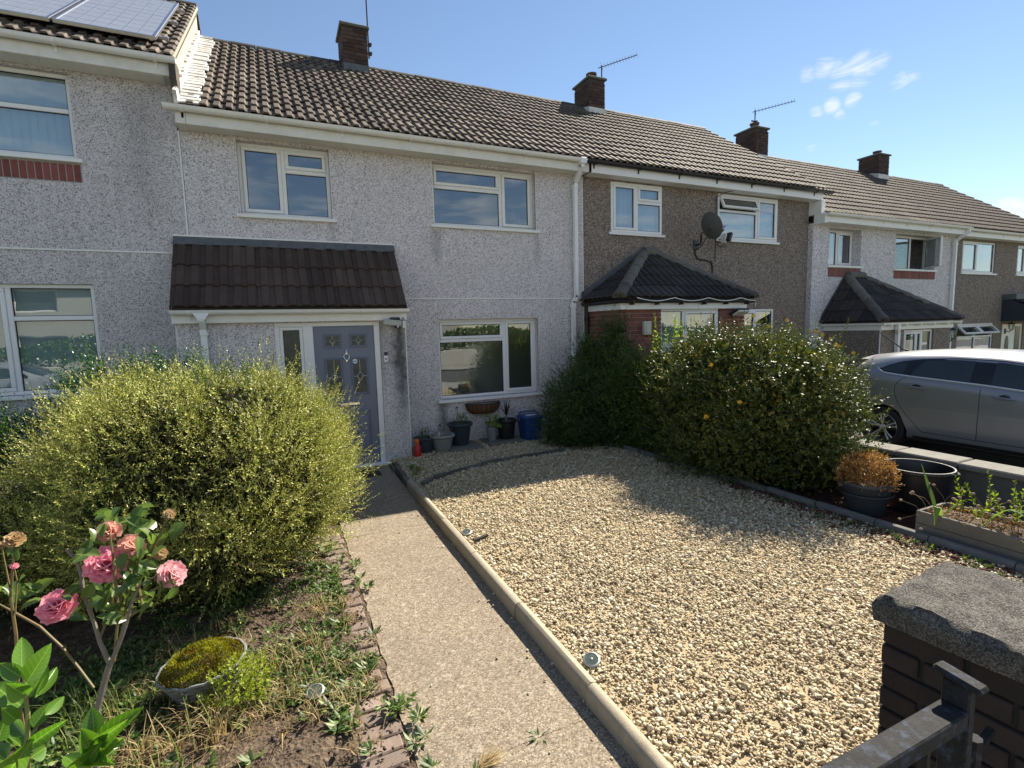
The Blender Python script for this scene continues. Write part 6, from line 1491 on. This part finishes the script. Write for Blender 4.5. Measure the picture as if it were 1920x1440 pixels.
mb.tube([(b.x, b.y, -.04), tuple(b), tuple(at(52, 1340, 1.25)), tuple(at(44, 1262, 1.25))], [.008, .006, .005, .003], 6); mb.build('stem', simple('laurel_stem', (.22,.26,.06), (.16,.14,.06), 20.0, .6), lt)
for (a0, a1, b0, b1, wd, dd) in ((41,1261,40,1195,30,.03), (50,1280,98,1205,34,.02), (56,1308,88,1244,32,.05), (42,1271,-2,1244,26,-.02), (48,1304,14,1284,30,-.06), (45,1327,-14,1284,46,.04), (66,1308,111,1247,20,.07), (62,1364,93,1317,24,.03), (52,1399,132,1345,23,-.04), (20,1442,50,1403,42,-.05), (-4,1390,8,1349,32,0), (84,1341,120,1306,20,.05), (40,1400,12,1372,26,.03), (30,1350,6,1330,24,-.03), (46,1380,24,1352,24,.06), (58,1420,90,1400,30,.04), (44,1268,66,1240,22,.06), (10,1425,-20,1400,34,0)):
    place_leaf(lt, LM, 'leaf', at(a0, a1, 1.25), at(b0, b1, 1.25+dd), wd/Q*1.15, roll=random.uniform(-.5, .5))
lt2 = thing('laurel_plant', 'second smaller laurel shoot under the rose stem', 'plant', tuple(at(165, 1440, 1.30).xy)+(-.03,))
mb = MB(); b = at(150, 1440, 1.30)
mb.tube([(b.x, b.y, -.04), tuple(b), tuple(at(165, 1410, 1.30)), tuple(at(180, 1382, 1.30))], [.007, .005, .004, .003], 6); mb.build('stem', MATS['laurel_stem'], lt2)
for (a0, a1, b0, b1, wd, dd) in ((177,1380,173,1326,30,.02), (185,1386,264,1328,29,.03), (183,1388,230,1360,26,-.03), (170,1405,156,1370,30,-.03), (163,1413,224,1391,28,-.02), (140,1445,181,1405,32,-.04), (171,1409,226,1400,20,.04), (150,1440,120,1415,26,.03), (160,1430,205,1428,26,-.05)):
    place_leaf(lt2, LM, 'leaf', at(a0, a1, 1.30), at(b0, b1, 1.30+dd), wd/Q*1.2, roll=random.uniform(-.5, .5))

RD = 1.62
rt = thing('rose_bush', 'rose bush with pink blooms in front of the golden shrub', 'rose', tuple(at(184, 1330, RD).xy)+(-.03,))
mb = MB(); g = at(180, 1335, RD); p0 = (g.x-.03, g.y, -.04)
mb.tube([p0, tuple(at(178, 1400, RD)), tuple(at(184, 1327, RD)), tuple(at(196, 1280, RD)), tuple(at(206, 1245, RD))], [.011, .010, .0098, .0095, .0095], 7)
mb.tube([tuple(at(206, 1245, RD)), tuple(at(188, 1205, RD)), tuple(at(176, 1165, RD)), tuple(at(158, 1120, RD)), tuple(at(152, 1075, RD)), tuple(at(143, 1050, RD)), tuple(at(125, 1030, RD))], [.0072, .0065, .006, .0056, .0052, .0048, .0048], 7)
mb.tube([tuple(at(146, 1053, RD)), tuple(at(153, 1025, RD)), tuple(at(163, 1012, RD))], [.006, .005, .005], 6)
mb.tube([tuple(at(208, 1245, RD)), tuple(at(228, 1195, RD)), tuple(at(240, 1160, RD)), tuple(at(247, 1130, RD)), tuple(at(262, 1098, RD)), tuple(at(300, 1075, RD))], [.0072, .0064, .0056, .0048, .004, .0025], 7)
mb.build('woody_stem', m_bark_g, rt)
mg_ = simple('rose_green_stem', (.13,.12,.035), (.20,.11,.05), 15.0, .6)
for pl in (((214, 1240), (219, 1180), (228, 1120), (236, 1070), (246, 1030)), ((216, 1232), (232, 1170), (240, 1110), (222, 1060)), ((188, 1195), (205, 1150), (213, 1110), (205, 1065)), ((240, 1158), (268, 1140), (262, 1110), (240, 1060), (215, 1000)), ((236, 1070), (275, 1050), (315, 970), (318, 962)), ((247, 1130), (290, 1105), (326, 1085)), ((160, 1118), (135, 1130), (112, 1133)), ((176, 1290), (150, 1255), (118, 1215), (75, 1175), (30, 1150), (-10, 1128)), ((220, 1130), (214, 1060), (206, 1000))):
    d0 = RD+random.uniform(-.03, .03); mb = MB(); mb.tube([tuple(at(a, b, d0+.01*i)) for i, (a, b) in enumerate(pl)], [.0042]*(len(pl)-1)+[.002], 6); mb.build('green_stem', mg_, rt)
# petals
def petal_mesh(name, mat, cup):
    n = 6; vv = []
    for i in range(n+1):
        s_ = i/n
        for j in range(7):
            u = -1+2*j/6; w_ = (.25+.75*math.sin(min(1, s_*1.05)*1.75))*.5
            x = u*w_; y = s_*(1-.10*u*u*s_)+.03*math.sin(u*5)*s_; z = cup*(s_**1.7)-.20*cup*s_**5*2.4+.28*u*u*w_
            vv.append((x, y, z))
    fs = [(i*7+j, i*7+j+1, (i+1)*7+j+1, (i+1)*7+j) for i in range(n) for j in range(6)]
    me = bpy.data.meshes.new(name); me.from_pydata(vv, [], fs); me.polygons.foreach_set('use_smooth', [True]*len(fs)); me.materials.append(mat); me.update(); return me
def petal_mat(name, a, b):
    t = T(name); tcn = t.n('TexCoord'); sp = t.n('SeparateXYZ'); t.l(tcn.outputs['Object'], sp.inputs[0]); oi = t.n('ObjectInfo')
    f = t.math('ADD', t.math('MULTIPLY', sp.outputs[1], .75), t.math('MULTIPLY', oi.outputs['Random'], .35)); c = t.mix(f, a, b)
    t.set(Base_Color=c, Roughness=.6); tr = t.n('BsdfTranslucent'); t.l(c, tr.inputs[0]); mx = t.n('MixShader'); mx.inputs[0].default_value = .55
    t.l(t.b.outputs[0], mx.inputs[1]); t.l(tr.outputs[0], mx.inputs[2]); t.l(mx.outputs[0], t.o.inputs[0]); return t.m
m_pink = petal_mat('rose_petal_pink', (.92,.16,.27), (.98,.50,.60)); m_pink2 = petal_mat('rose_petal_pale', (.88,.30,.35), (.96,.62,.64)); m_salmon = petal_mat('rose_petal_faded', (.80,.28,.24), (.92,.60,.50)); m_dead = petal_mat('rose_petal_withered', (.42,.26,.10), (.66,.48,.26))
PM = {}
def bloom(px_, py_, dep, size, mat, aim, label):
    for cup in (1.5, .75, .28, 0.0):
        if (mat.name, cup) not in PM: PM[mat.name, cup] = petal_mesh('petal', mat, cup)
    c = at(px_, py_, dep); d = ((CAM-c).normalized() + Vector(aim)).normalized(); base = c-d*size*.35
    Mb = Matrix.Translation(base) @ d.to_track_quat('Z', 'Y').to_matrix().to_4x4()
    q = MB(); q.M = Mb; q.lathe([(.001, -.10*size), (.13*size, -.06*size), (.16*size, .06*size), (.10*size, .25*size), (.001, .30*size)], 10)
    bo = q.build('bloom', mat, rt, True); bo['label'] = label
    for (n, cup, tilt, ln, wd, z0) in ((4, 1.5, 68, .50, .42, .06), (5, 1.5, 55, .60, .55, .04), (6, .75, 44, .66, .62, .02), (7, .75, 28, .74, .70, .0), (7, .28, 12, .80, .74, -.02)):
        for k in range(n):
            a = 2*math.pi*(k+random.uniform(-.15, .15))/n+tilt
            M_ = Mb @ Matrix.Rotation(a, 4, 'Z') @ Matrix.Translation((0, .03*size, z0*size)) @ Matrix.Rotation(R(tilt*.75+random.uniform(-9, 9)), 4, 'X') @ Matrix.Diagonal((wd*size, ln*size*.62, ln*size*.42, 1))
            link(PM[mat.name, cup], 'petal', bo, None, M_)
    return bo
bloom(200, 1055, RD-.02, .108, m_pink, (.1, 0, .25), 'open pink rose, the largest')
bloom(328, 1073, RD+.02, .080, m_pink2, (.5, .1, .2), 'pale pink rose at the right')
bloom(104, 1131, RD-.05, .098, m_pink, (-.3, .1, .5), 'pink rose low at the left')
bloom(203, 993, RD+.04, .066, m_salmon, (-.1, 0, .4), 'faded rose at the top')
bloom(246, 1020, RD+.03, .074, m_salmon, (.1, 0, .5), 'browning salmon rose')
bloom(318, 962, RD+.06, .035, m_dead, (.2, 0, .6), 'withered bud')
bloom(303, 1036, RD+.02, .040, m_dead, (.4, 0, .1), 'withered rose head')
for (px_, py_) in ((190,960),(205,968),(250,968),(262,985),(275,1000),(240,975),(262,1020),(300,1010),(310,1000),(285,1035),(290,1060),(272,1062),(250,1070),(258,1088),(275,1092),(232,1102),(215,1108),(200,1120),(188,1112),(178,1098),(175,1125),(195,1140),(208,1132),(228,1130),(250,1120),(262,1122),(280,1115),(318,1112),(298,1104),(165,1040),(152,1042),(180,1012),(175,1000),(225,985),(268,960),(305,1018),(150,1140),(140,1148),(132,1110),(215,1160),(195,1158),(235,1085),(245,1095),(210,1140),(185,1135),(255,1050),(282,985),(235,1045),(270,1130),(205,1085),(60,1105),(50,1110),(12,1105),(20,1100)):
  for rep in range(2):
    d = RD+random.uniform(-.07, .09); a = at(px_+rep*random.uniform(-22, 22), py_+rep*random.uniform(-18, 22), d); s_ = random.uniform(.036, .070)
    dr = (r2*random.uniform(-1, 1)+u2*random.uniform(-.8, .35)-fwd*random.uniform(-.3, .6)).normalized()
    place_leaf(rt, RL, 'leaf', a-dr*s_*.5, a+dr*s_*.5, s_*random.uniform(.55, .72), (CAM-a).normalized()*.5+Vector((.3, .1, .8)), random.uniform(-.7, .7))
# neighbouring withered rose stem at the picture edge
wt = thing('withered_rose', 'thin rose shoot with a withered head at the left picture edge', 'rose', tuple(at(30, 1300, 1.55).xy)+(-.03,))
mb = MB(); b = at(34, 1300, 1.55); mb.tube([(b.x, b.y, -.04), tuple(b), tuple(at(30, 1190, 1.55)), tuple(at(20, 1120, 1.55)), tuple(at(24, 1060, 1.55)), tuple(at(26, 1018, 1.55))], [.006, .005, .0045, .004, .003, .0025], 6); mb.tube([tuple(at(20, 1110, 1.55)), tuple(at(8, 1050, 1.55)), tuple(at(2, 1020, 1.55))], [.003, .002, .002], 5); mb.tube([tuple(at(28, 1150, 1.55)), tuple(at(32, 1090, 1.55)), tuple(at(27, 1066, 1.55))], [.003, .002, .002], 5); mb.build('stem', mg_, wt)
rt_keep = rt; rt = wt
bloom(26, 1008, 1.55, .05, m_dead, (0, 0, .9), 'withered tan rose head'); bloom(3, 1020, 1.55, .022, m_dead, (0, 0, .9), 'withered bud'); bloom(27, 1060, 1.55, .02, m_pink, (.1, 0, .9), 'tiny pink bud')
rt = rt_keep
for (px_, py_) in ((20, 1098), (14, 1110), (54, 1100), (46, 1108), (62, 1112), (40, 1085), (22, 1035), (30, 1040)):
    a = at(px_, py_, 1.55); s_ = random.uniform(.03, .05); dr = (r2*random.uniform(-1, 1)+u2*random.uniform(-.8, .2)).normalized()
    place_leaf(wt, RL, 'leaf', a-dr*s_*.5, a+dr*s_*.5, s_*.6, (CAM-a).normalized()*.5+Vector((.3, .1, .8)), random.uniform(-.7, .7))

# wicker basket with sedum
m_wick = simple('grey_wicker', (.24,.25,.245), (.14,.14,.135), 30.0, .8, .4, 80.0)
bt_ = thing('wicker_basket', 'grey wicker basket overflowing with golden moss', 'basket', (-.50, -5.22, -.04), 0, local=True); bt_.rotation_euler = (R(7), R(-5), 0); bt_.scale = (.80, .80, .80)
rb = lambda z: .175+.085*(z/.22)
for k in range(11):
    z = .01+k*.02; mb = MB(); pts = [((rb(z)+.006*math.sin(9*a+k*math.pi))*math.cos(a), (rb(z)+.006*math.sin(9*a+k*math.pi))*math.sin(a)*.82, z+.004*math.sin(9*a)) for a in np.linspace(0, 2*math.pi, 55)]
    mb.tube(pts, .0085, 5, caps=False); mb.build('wicker_strand', m_wick, bt_, True)
for k in range(18):
    a = 2*math.pi*k/18; MB().tube([((rb(z))*math.cos(a), rb(z)*math.sin(a)*.82, z) for z in (0, .08, .16, .225)], .006, 5).build('wicker_stake', m_wick, bt_)
mb = MB().tube([(.268*math.cos(a), .268*math.sin(a)*.82, .228+.006*math.sin(14*a)) for a in np.linspace(0, 2*math.pi, 48)], .011, 6, caps=False); mb.build('rim', m_wick, bt_, True)
r_ = np.random.default_rng(51); n = 7500
aa = r_.uniform(0, 6.28, n); rr = np.sqrt(r_.uniform(0, 1, n))*.262; P = np.stack([rr*np.cos(aa), rr*np.sin(aa)*.82, .225+.10*(1-(rr/.25)**2)+.012*np.sin(rr*60+aa*3)+r_.uniform(-.01, .01, n)], -1)
V, F = leaf_arrays(P, np.stack([r_.normal(0, .5, n), r_.normal(0, .5, n), np.ones(n)], -1), r_.normal(0, 1, (n, 3)), r_.uniform(.012, .03, n), r_.uniform(.005, .009, n))
m_sed = leaf_mat('sedum_leaf', [(.0, (.10,.05,.01)), (.3, (.17,.14,.015)), (.65, (.24,.25,.02)), (1.0, (.36,.34,.04))], .6, .3)
fast_mesh('moss', V, F, m_sed, bt_, attr=np.repeat(np.clip(.5+.35*np.sin(P[:, 0]*22)*np.sin(P[:, 1]*19+1)+r_.normal(0, .15, n), 0, 1), 4))
MB().lathe([(.001, .19), (.22, .19)], 24, sx=1, sy=.82).build('compost', m_earth, bt_)

# ---- low growth on the left bed
m_weed = leaf_mat('weed_leaf', [(.0, (.03,.06,.015)), (.4, (.07,.13,.03)), (.75, (.14,.21,.05)), (1.0, (.27,.33,.10))], .45, .35)
m_straw = leaf_mat('straw', [(.0, (.14,.09,.04)), (.5, (.33,.24,.11)), (1.0, (.56,.45,.24))], .7, .3)
m_blade = leaf_mat('grass_blade', [(.0, (.06,.10,.02)), (.6, (.14,.20,.05)), (1.0, (.30,.34,.12))], .45, .4)
def rosettes(C, n, ll, lw, seed, lift=.35):
    r = np.random.default_rng(seed); m = len(C); a = r.uniform(0, 6.28, (m, n)); z = r.uniform(.05, lift*2, (m, n))
    D = np.stack([np.cos(a), np.sin(a), z], -1).reshape(-1, 3); P = np.repeat(C, n, 0)+unit(D)*r.uniform(0, .02, (m*n, 1)); L = r.uniform(*ll, m*n); U = np.cross(D, np.array([0, 0, 1.0]))+r.normal(0, .2, (m*n, 3))
    return P, D, U, L, L*r.uniform(*lw, m*n), r
def patchy(n, x0, x1, y0, y1, seed, keep):
    r = np.random.default_rng(seed); P = np.stack([r.uniform(x0, x1, n), r.uniform(y0, y1, n), np.full(n, -.03)], -1)
    s_ = .5+.25*np.sin(P[:, 0]*5.1+1.3*np.sin(P[:, 1]*3.3))+.25*np.sin(P[:, 1]*4.3+P[:, 0]*2.2); k = np.array([keep(x, y) for x, y in P[:, :2]])*s_
    return P[r.uniform(0, 1, n) < k]
kw = lambda x, y: (.55 if x > .15 else .6)*(1.0 if y > -6.9 else .7)*(1.6 if x < -.5 else 1.0)
Cw = patchy(1500, -1.4, .52, -7.3, -3.2, 61, kw); P, D, U, L, W, r_ = rosettes(Cw, 15, (.025, .07), (.28, .45), 62)
V, F = leaf_arrays(P, D, U, L, W, .2); tag(fast_mesh('weeds', V, F, m_weed, attr=np.repeat(r_.uniform(0, 1, len(P)), 4)), 'low green weeds spreading over the bed beside the path', 'weeds', kind='stuff')
# small-leaved ground cover near the foot of the shrub
Cw = patchy(2600, -1.2, .30, -5.6, -4.1, 63, lambda x, y: .9); P, D, U, L, W, r_ = rosettes(Cw, 12, (.012, .028), (.5, .75), 64, .8)
V, F = leaf_arrays(P, D, U, L, W, .2); tag(fast_mesh('ground_cover', V, F, m_weed, attr=np.repeat(r_.uniform(.1, .9, len(P)), 4)), 'small leaved ground cover at the foot of the golden shrub', 'plants', kind='stuff')
def blades(n, x0, x1, y0, y1, h, seed, mat, name, label, cat, lean=.8, keep=lambda x, y: 1.0, wd=.004, clump=0):
    r = np.random.default_rng(seed)
    B = patchy(n, x0, x1, y0, y1, seed, keep)
    if clump: B = np.repeat(B, clump, 0); B[:, :2] += r.normal(0, .03, (len(B), 2))
    m = len(B); a = r.uniform(0, 6.28, m); L = r.uniform(h*.4, h*1.15, m); ln = r.uniform(.1, lean, m); Dh = np.stack([np.cos(a), np.sin(a), np.zeros(m)], -1); S = np.stack([-np.sin(a), np.cos(a), np.zeros(m)], -1)
    Z = np.array([0, 0, 1.0]); V = []
    for q in (0, .4, .75, 1):
        c = B+Dh*(ln*L*q*q)[:, None]+Z*(L*(q-.35*ln*q*q))[:, None]; w_ = wd*(1-q)+.0006; V += [c-S*w_, c+S*w_]
    V = np.stack(V, 1).reshape(-1, 3); b = 8*np.arange(m)[:, None]; F = np.concatenate([b+np.array([[i, i+1, i+3, i+2]]) for i in (0, 2, 4)], 1).reshape(-1, 4)
    return tag(fast_mesh(name, V, F, mat, attr=np.repeat(r.uniform(0, 1, m), 8)), label, cat, kind='stuff')
blades(120, -1.4, -.35, -7.2, -5.0, .22, 65, m_blade, 'grass', 'long green grass around the roses and laurel', 'grass', clump=8)
blades(46, -.80, -.22, -6.1, -5.45, .15, 67, m_straw, 'straw_tuft', 'pale tangle of dead straw below the wicker basket', 'grass', lean=1.5, clump=34, wd=.003)
blades(520, -.95, .35, -7.2, -4.4, .11, 66, m_straw, 'dry_grass', 'dry straw coloured grass lying over the bed', 'grass', lean=1.6, clump=10, wd=.0025)
def dandelion(label, x, y, z, s_, seed, dry=False):
    P, D, U, L, W, r = rosettes(np.array([[x, y, z]]), 13, (.05*s_, .10*s_), (.2, .32), seed, .25)
    V, F = leaf_arrays(P, D, U, L, W, .25); o = tag(fast_mesh('dandelion', V, F, m_weed, attr=np.repeat(r.uniform(.2, .8, len(P)), 4)), label, 'weed', 'weeds growing in the path cracks'); return o
dandelion('small green weed in the middle crack of the path', 1.03, -6.33, -.06, .55, 71)
dandelion('leafy green weed at the left path edge near the bottom', .49, -6.36, -.06, .8, 72)
dandelion('leafy weed beside the dry grass tuft on the path', .66, -6.40, -.06, .6, 73)
r_ = np.random.default_rng(74); n = 60; B = np.tile([[.70, -6.37, -.055]], (n, 1))+r_.normal(0, .01, (n, 3))*[1, 1, .2]; D = np.stack([r_.uniform(.4, 1.6, n), r_.normal(.25, .25, n), r_.uniform(.05, .5, n)], -1)
V, F = leaf_arrays(B, D, np.cross(D, [0, 0, 1.0]), r_.uniform(.06, .17, n), np.full(n, .005)); tag(fast_mesh('dry_grass_tuft', V, F, m_straw, attr=np.repeat(r_.uniform(.3, 1, n), 4)), 'dry straw tuft lying across the path crack', 'grass')
# lime euphorbia beside the basket
t = thing('lime_plant', 'low lime green plant in front of the wicker basket', 'plant', (-.33, -5.42, -.03))
env = Env((-.33, -5.42, -.03), .16, .14, .20, [(0, .7), (.4, 1), (.75, .8), (1, .2)], 81, 1.3); shrub(env, 170, 11, (.05, .09), (.014, .024), (.5, .75), .8, leaf_mat('lime_small_leaf', [(.0, (.12,.17,.02)), (.5, (.24,.30,.04)), (1.0, (.42,.46,.10))], .5, .35), t, 200)
# plants in the pots
def pot_plant(parent, x, y, z, rx, H, n, per, mat, seed, ll=(.02, .04), lw=(.3, .5), up=.6, tl=(.06, .14)):
    env = Env((x, y, z), rx, rx, H, [(0, .6), (.4, 1), (.75, .8), (1, .25)], seed, 1.3); shrub(env, n, per, tl, ll, lw, up, mat, parent, 0, inset=(.2, .9))
m_dryleaf = leaf_mat('dry_leaf', [(.0, (.13,.06,.02)), (.45, (.28,.15,.05)), (.8, (.42,.26,.10)), (1.0, (.55,.40,.20))], .6, .25)
pot_plant(p1, 2.02, -.45, .18, .17, .18, 60, 7, m_weed, 91); pot_plant(p2, 2.32, -.44, .20, .12, .09, 26, 6, m_dryleaf, 92); pot_plant(p3, 2.72, -.32, .36, .19, .14, 60, 7, m_weed, 93)
pot_plant(p4, 3.22, -.38, .25, .11, .19, 26, 6, m_lime, 94, (.04, .07), (.5, .7))
env = Env((5.33, -5.28, .27), .235, .235, .30, [(0, .85), (.3, 1), (.6, .92), (.85, .6), (1, .2)], 95, .6); shrub(env, 620, 12, (.05, .10), (.016, .03), (.4, .6), .5, m_dryleaf, potR, 1200, (.02, .035))
# cordyline: narrow dark red sword leaves
m_cord = leaf_mat('cordyline_leaf', [(.0, (.03,.012,.012)), (1.0, (.10,.035,.03))], .45, .2)
mb = MB().tube([(3.52, -.30, .32), (3.52, -.31, .46)], .016, 7); mb.build('trunk', m_bark_g, p5)
for k in range(26):
    a = random.uniform(0, 6.28); el = random.uniform(.15, 1.5); L_ = random.uniform(.26, .40); d = Vector((math.cos(a)*math.cos(el), math.sin(a)*math.cos(el)*.6, math.sin(el))); b = Vector((3.52, -.31, .44)); s_ = d.cross(Vector((0, 0, 1))).normalized()*.007
    pts = [b, b+d*L_*.5, b+d*L_+Vector((0, 0, -.06*math.cos(el)))]
    mb = MB(); mb.add([pts[0]-s_, pts[0]+s_, pts[1]-s_*1.2, pts[1]+s_*1.2, pts[2]], [(0, 1, 3, 2), (2, 3, 4)]); mb.build('sword_leaf', m_cord, p5)
# straggly flowers in the trough
t = thing('trough_plants', 'straggly lilies and seed heads growing in the wooden trough', 'plants', (5.35, -6.3, .18))
def strap(a, b, sag, wd, mat, name='strap_leaf'):
    a, b = Vector(a), Vector(b); d = b-a; s_ = d.cross(Vector((0, 0, 1))); s_ = s_.normalized() if s_.length > .01 else Vector((1, 0, 0)); vv = []
    for i in range(9):
        q = i/8; c = a+d*q+Vector((0, 0, sag*math.sin(q*math.pi))); w_ = wd*(1-abs(2*q-.75)**2.2*.75); w_ = max(w_, .001) if i < 8 else .0005; vv += [c-s_*w_, c+s_*w_+Vector((0, 0, .004))]
    me = bpy.data.meshes.new(name); me.from_pydata([tuple(v) for v in vv], [], [(2*i, 2*i+1, 2*i+3, 2*i+2) for i in range(8)]); me.update()
    at_ = me.attributes.new('rnd', 'FLOAT', 'POINT'); at_.data.foreach_set('value', [random.uniform(.3, .9)]*len(me.vertices)); return link(me, name, t, mat)
m_strap = leaf_mat('lily_leaf', [(.0, (.05,.10,.02)), (.6, (.14,.22,.05)), (1.0, (.30,.36,.06))], .4, .4)
for (a, b, sag, wd) in (((5.2, -5.98, .18), (5.28, -5.78, .62), .0, .018), ((5.2, -5.98, .20), (5.05, -6.02, .12), .14, .026), ((5.28, -6.25, .18), (5.2, -6.62, .30), .16, .018), ((5.28, -6.25, .18), (5.3, -6.60, .36), .12, .016), ((5.3, -6.22, .18), (5.32, -6.30, .52), .0, .016), ((5.2, -6.72, .18), (5.02, -6.70, .02), .16, .034), ((5.22, -6.74, .18), (5.08, -6.84, .08), .14, .030), ((5.24, -6.72, .18), (5.2, -6.80, .46), .0, .02), ((5.2, -6.0, .2), (5.32, -6.12, .36), .03, .02)):
    strap(a, b, sag, wd, m_strap)
r_ = np.random.default_rng(97); mb = MB(); Bs, Ds, Ls = [], [], []
for k in range(9):
    b = Vector((5.35+r_.uniform(-.12, .12), -6.2+r_.uniform(-.22, .25), .18)); e = b+Vector((r_.uniform(-.12, .12), r_.uniform(-.22, .15), r_.uniform(.28, .46))); mb.tube([b, b.lerp(e, .5), e], [.004, .003, .0015], 5, caps=False); Bs.append(b.lerp(e, .2)); Ds.append(e-b); Ls.append((e-b).length*.8)
mb.build('stems', mg_, t)
P, LD, LU, L, W, k = twig_leaves(np.array(Bs), np.array(Ds), np.array(Ls), 24, (.03, .06), (.3, .45), r_, 1.2); V, F = leaf_arrays(P, LD, LU, L, W); fast_mesh('foliage', V, F, m_lime, t, attr=np.repeat(r_.uniform(.2, 1, len(P)), 4))
m_seed = simple('seed_head_tan', (.33,.25,.16), (.22,.15,.10), 60.0, .9, .8, 120.0)
for k in range(46):
    b = Vector((5.28+r_.uniform(-.2, .25), -6.35+r_.uniform(-.55, .5), .15)); e = b+Vector((r_.uniform(-.28, .1), r_.uniform(-.2, .2), r_.uniform(-.02, .34)))
    mb = MB(); mb.tube([b, b.lerp(e, .5)+Vector((0, 0, .05)), e], .0016, 4, caps=False); mb.lathe([(.001, -.012), (.010, -.006), (.014, .002), (.009, .010), (.001, .012)], 7, tuple(e)); mb.build('seed_head', m_seed, t)
n = 900; P = np.stack([r_.uniform(5.16, 5.55, n), r_.uniform(-6.84, -5.9, n), r_.uniform(.18, .26, n)], -1); D = np.stack([r_.normal(0, 1, n), r_.normal(0, 1, n), r_.uniform(.1, 1, n)], -1); V, F = leaf_arrays(P, D, r_.normal(0, 1, (n, 3)), r_.uniform(.015, .04, n), r_.uniform(.006, .015, n)); fast_mesh('dry_foliage', V, F, m_dryleaf, t, attr=np.repeat(r_.uniform(0, .8, n), 4))
# small weeds at the right border and by the porch edging
t_ = np.random.default_rng(98); Cw = np.stack([4.92-np.abs(t_.normal(0, .10, 34)), t_.uniform(-6.6, -4.6, 34), np.full(34, .01)], -1); P, D, U, L, W, r_ = rosettes(Cw, 9, (.02, .05), (.35, .55), 99, .8); V, F = leaf_arrays(P, D, U, L, W); tag(fast_mesh('border_weeds', V, F, m_weed, attr=np.repeat(r_.uniform(0, .9, len(P)), 4)), 'small weeds along the right border of the gravel', 'weeds', kind='stuff')
Cw = np.array([[1.62, -1.55, .0], [1.56, -1.4, 0], [1.66, -1.45, 0], [1.55, -1.68, 0], [1.60, -1.32, 0]]); P, D, U, L, W, r_ = rosettes(Cw, 26, (.04, .10), (.12, .2), 100, 1.2); V, F = leaf_arrays(P, D, U, L, W); tag(fast_mesh('weed_clump', V, F, m_weed, attr=np.repeat(r_.uniform(.4, 1, len(P)), 4)), 'grassy weed clump in the shaded gravel by the porch', 'weed')
# ---------------------------------------------------------------- other side of the street (seen mirrored in the panes)
m_rend = simple('cream_render', (.50,.47,.41), (.44,.41,.36), 3.0, .9, .3, 40.0)
def far_house(x0, label):
    h = thing('street_house', label, 'house', (x0+4.2, -25.0, 0), group='houses across the street')
    ops = [(x0+1.0, x0+2.8, 3.4, 4.6), (x0+5.2, x0+7.2, 3.4, 4.6), (x0+1.0, x0+3.0, .9, 2.2), (x0+5.6, x0+6.5, 0.05, 2.1)]
    mb = MB(); wall_grid(mb, x0, x0+8.4, -.2, 5.0, -25.0, -25.3, ops); raw(mb, 'wall', m_rend, h)
    MB().box(x0, x0+8.4, -32, -26.2, -.2, 5.0).build('rear_block', m_rend, h)
    MB().prism([(-24.6, 4.95), (-28.5, 7.6), (-32.4, 4.95), (-28.5, 7.4)], 'x', x0-.1, x0+8.5).build('roof', m_tile, h)
    for (a, b, c, d) in ops:
        w_ = MB().frame(a, b, c, d, -25.16, -25.08, .07).build('window' if c > .5 else 'door_frame', m_upvc, h); MB().box(a+.07, b-.07, -25.13, -25.12, c+.07, d-.07).build('pane', m_glass_o, w_)
far_house(-13.0, 'cream rendered house across the street, mirrored in the left house window'); far_house(3.0, 'cream rendered house across the street, mirrored in the window beside the door')
tag(MB().box(-30, 30, -18.95, -18.72, -.2, .85, .02).build('street_wall', m_rend), 'low cream wall along the far pavement', 'wall')
t = thing('street_hedge', 'long clipped green hedge behind the far pavement wall', 'hedge', (0, -19.6, 0))
r_ = np.random.default_rng(201); n = 26000; P = np.stack([r_.uniform(-26, 26, n), r_.uniform(-20.0, -19.0, n), r_.uniform(.2, 1, n)**.5*1.9], -1); P[:, 2] += .25*np.sin(P[:, 0]*.7); V, F = leaf_arrays(P, r_.normal(0, 1, (n, 3)), r_.normal(0, 1, (n, 3)), r_.uniform(.10, .22, n), r_.uniform(.08, .14, n)); fast_mesh('foliage', V, F, m_privet, t, attr=np.repeat(r_.uniform(0, 1, n), 4))
m_paint2 = T('car_paint_silver'); m_paint2.set(Base_Color=(.42,.43,.44), Roughness=.3, Metallic=.5); m_paint2.b.inputs['Coat Weight'].default_value = .5
make_car('silver car mirrored in the lower window of the left house', (-9.6, -11.35, -.11), 0, m_paint2.m)
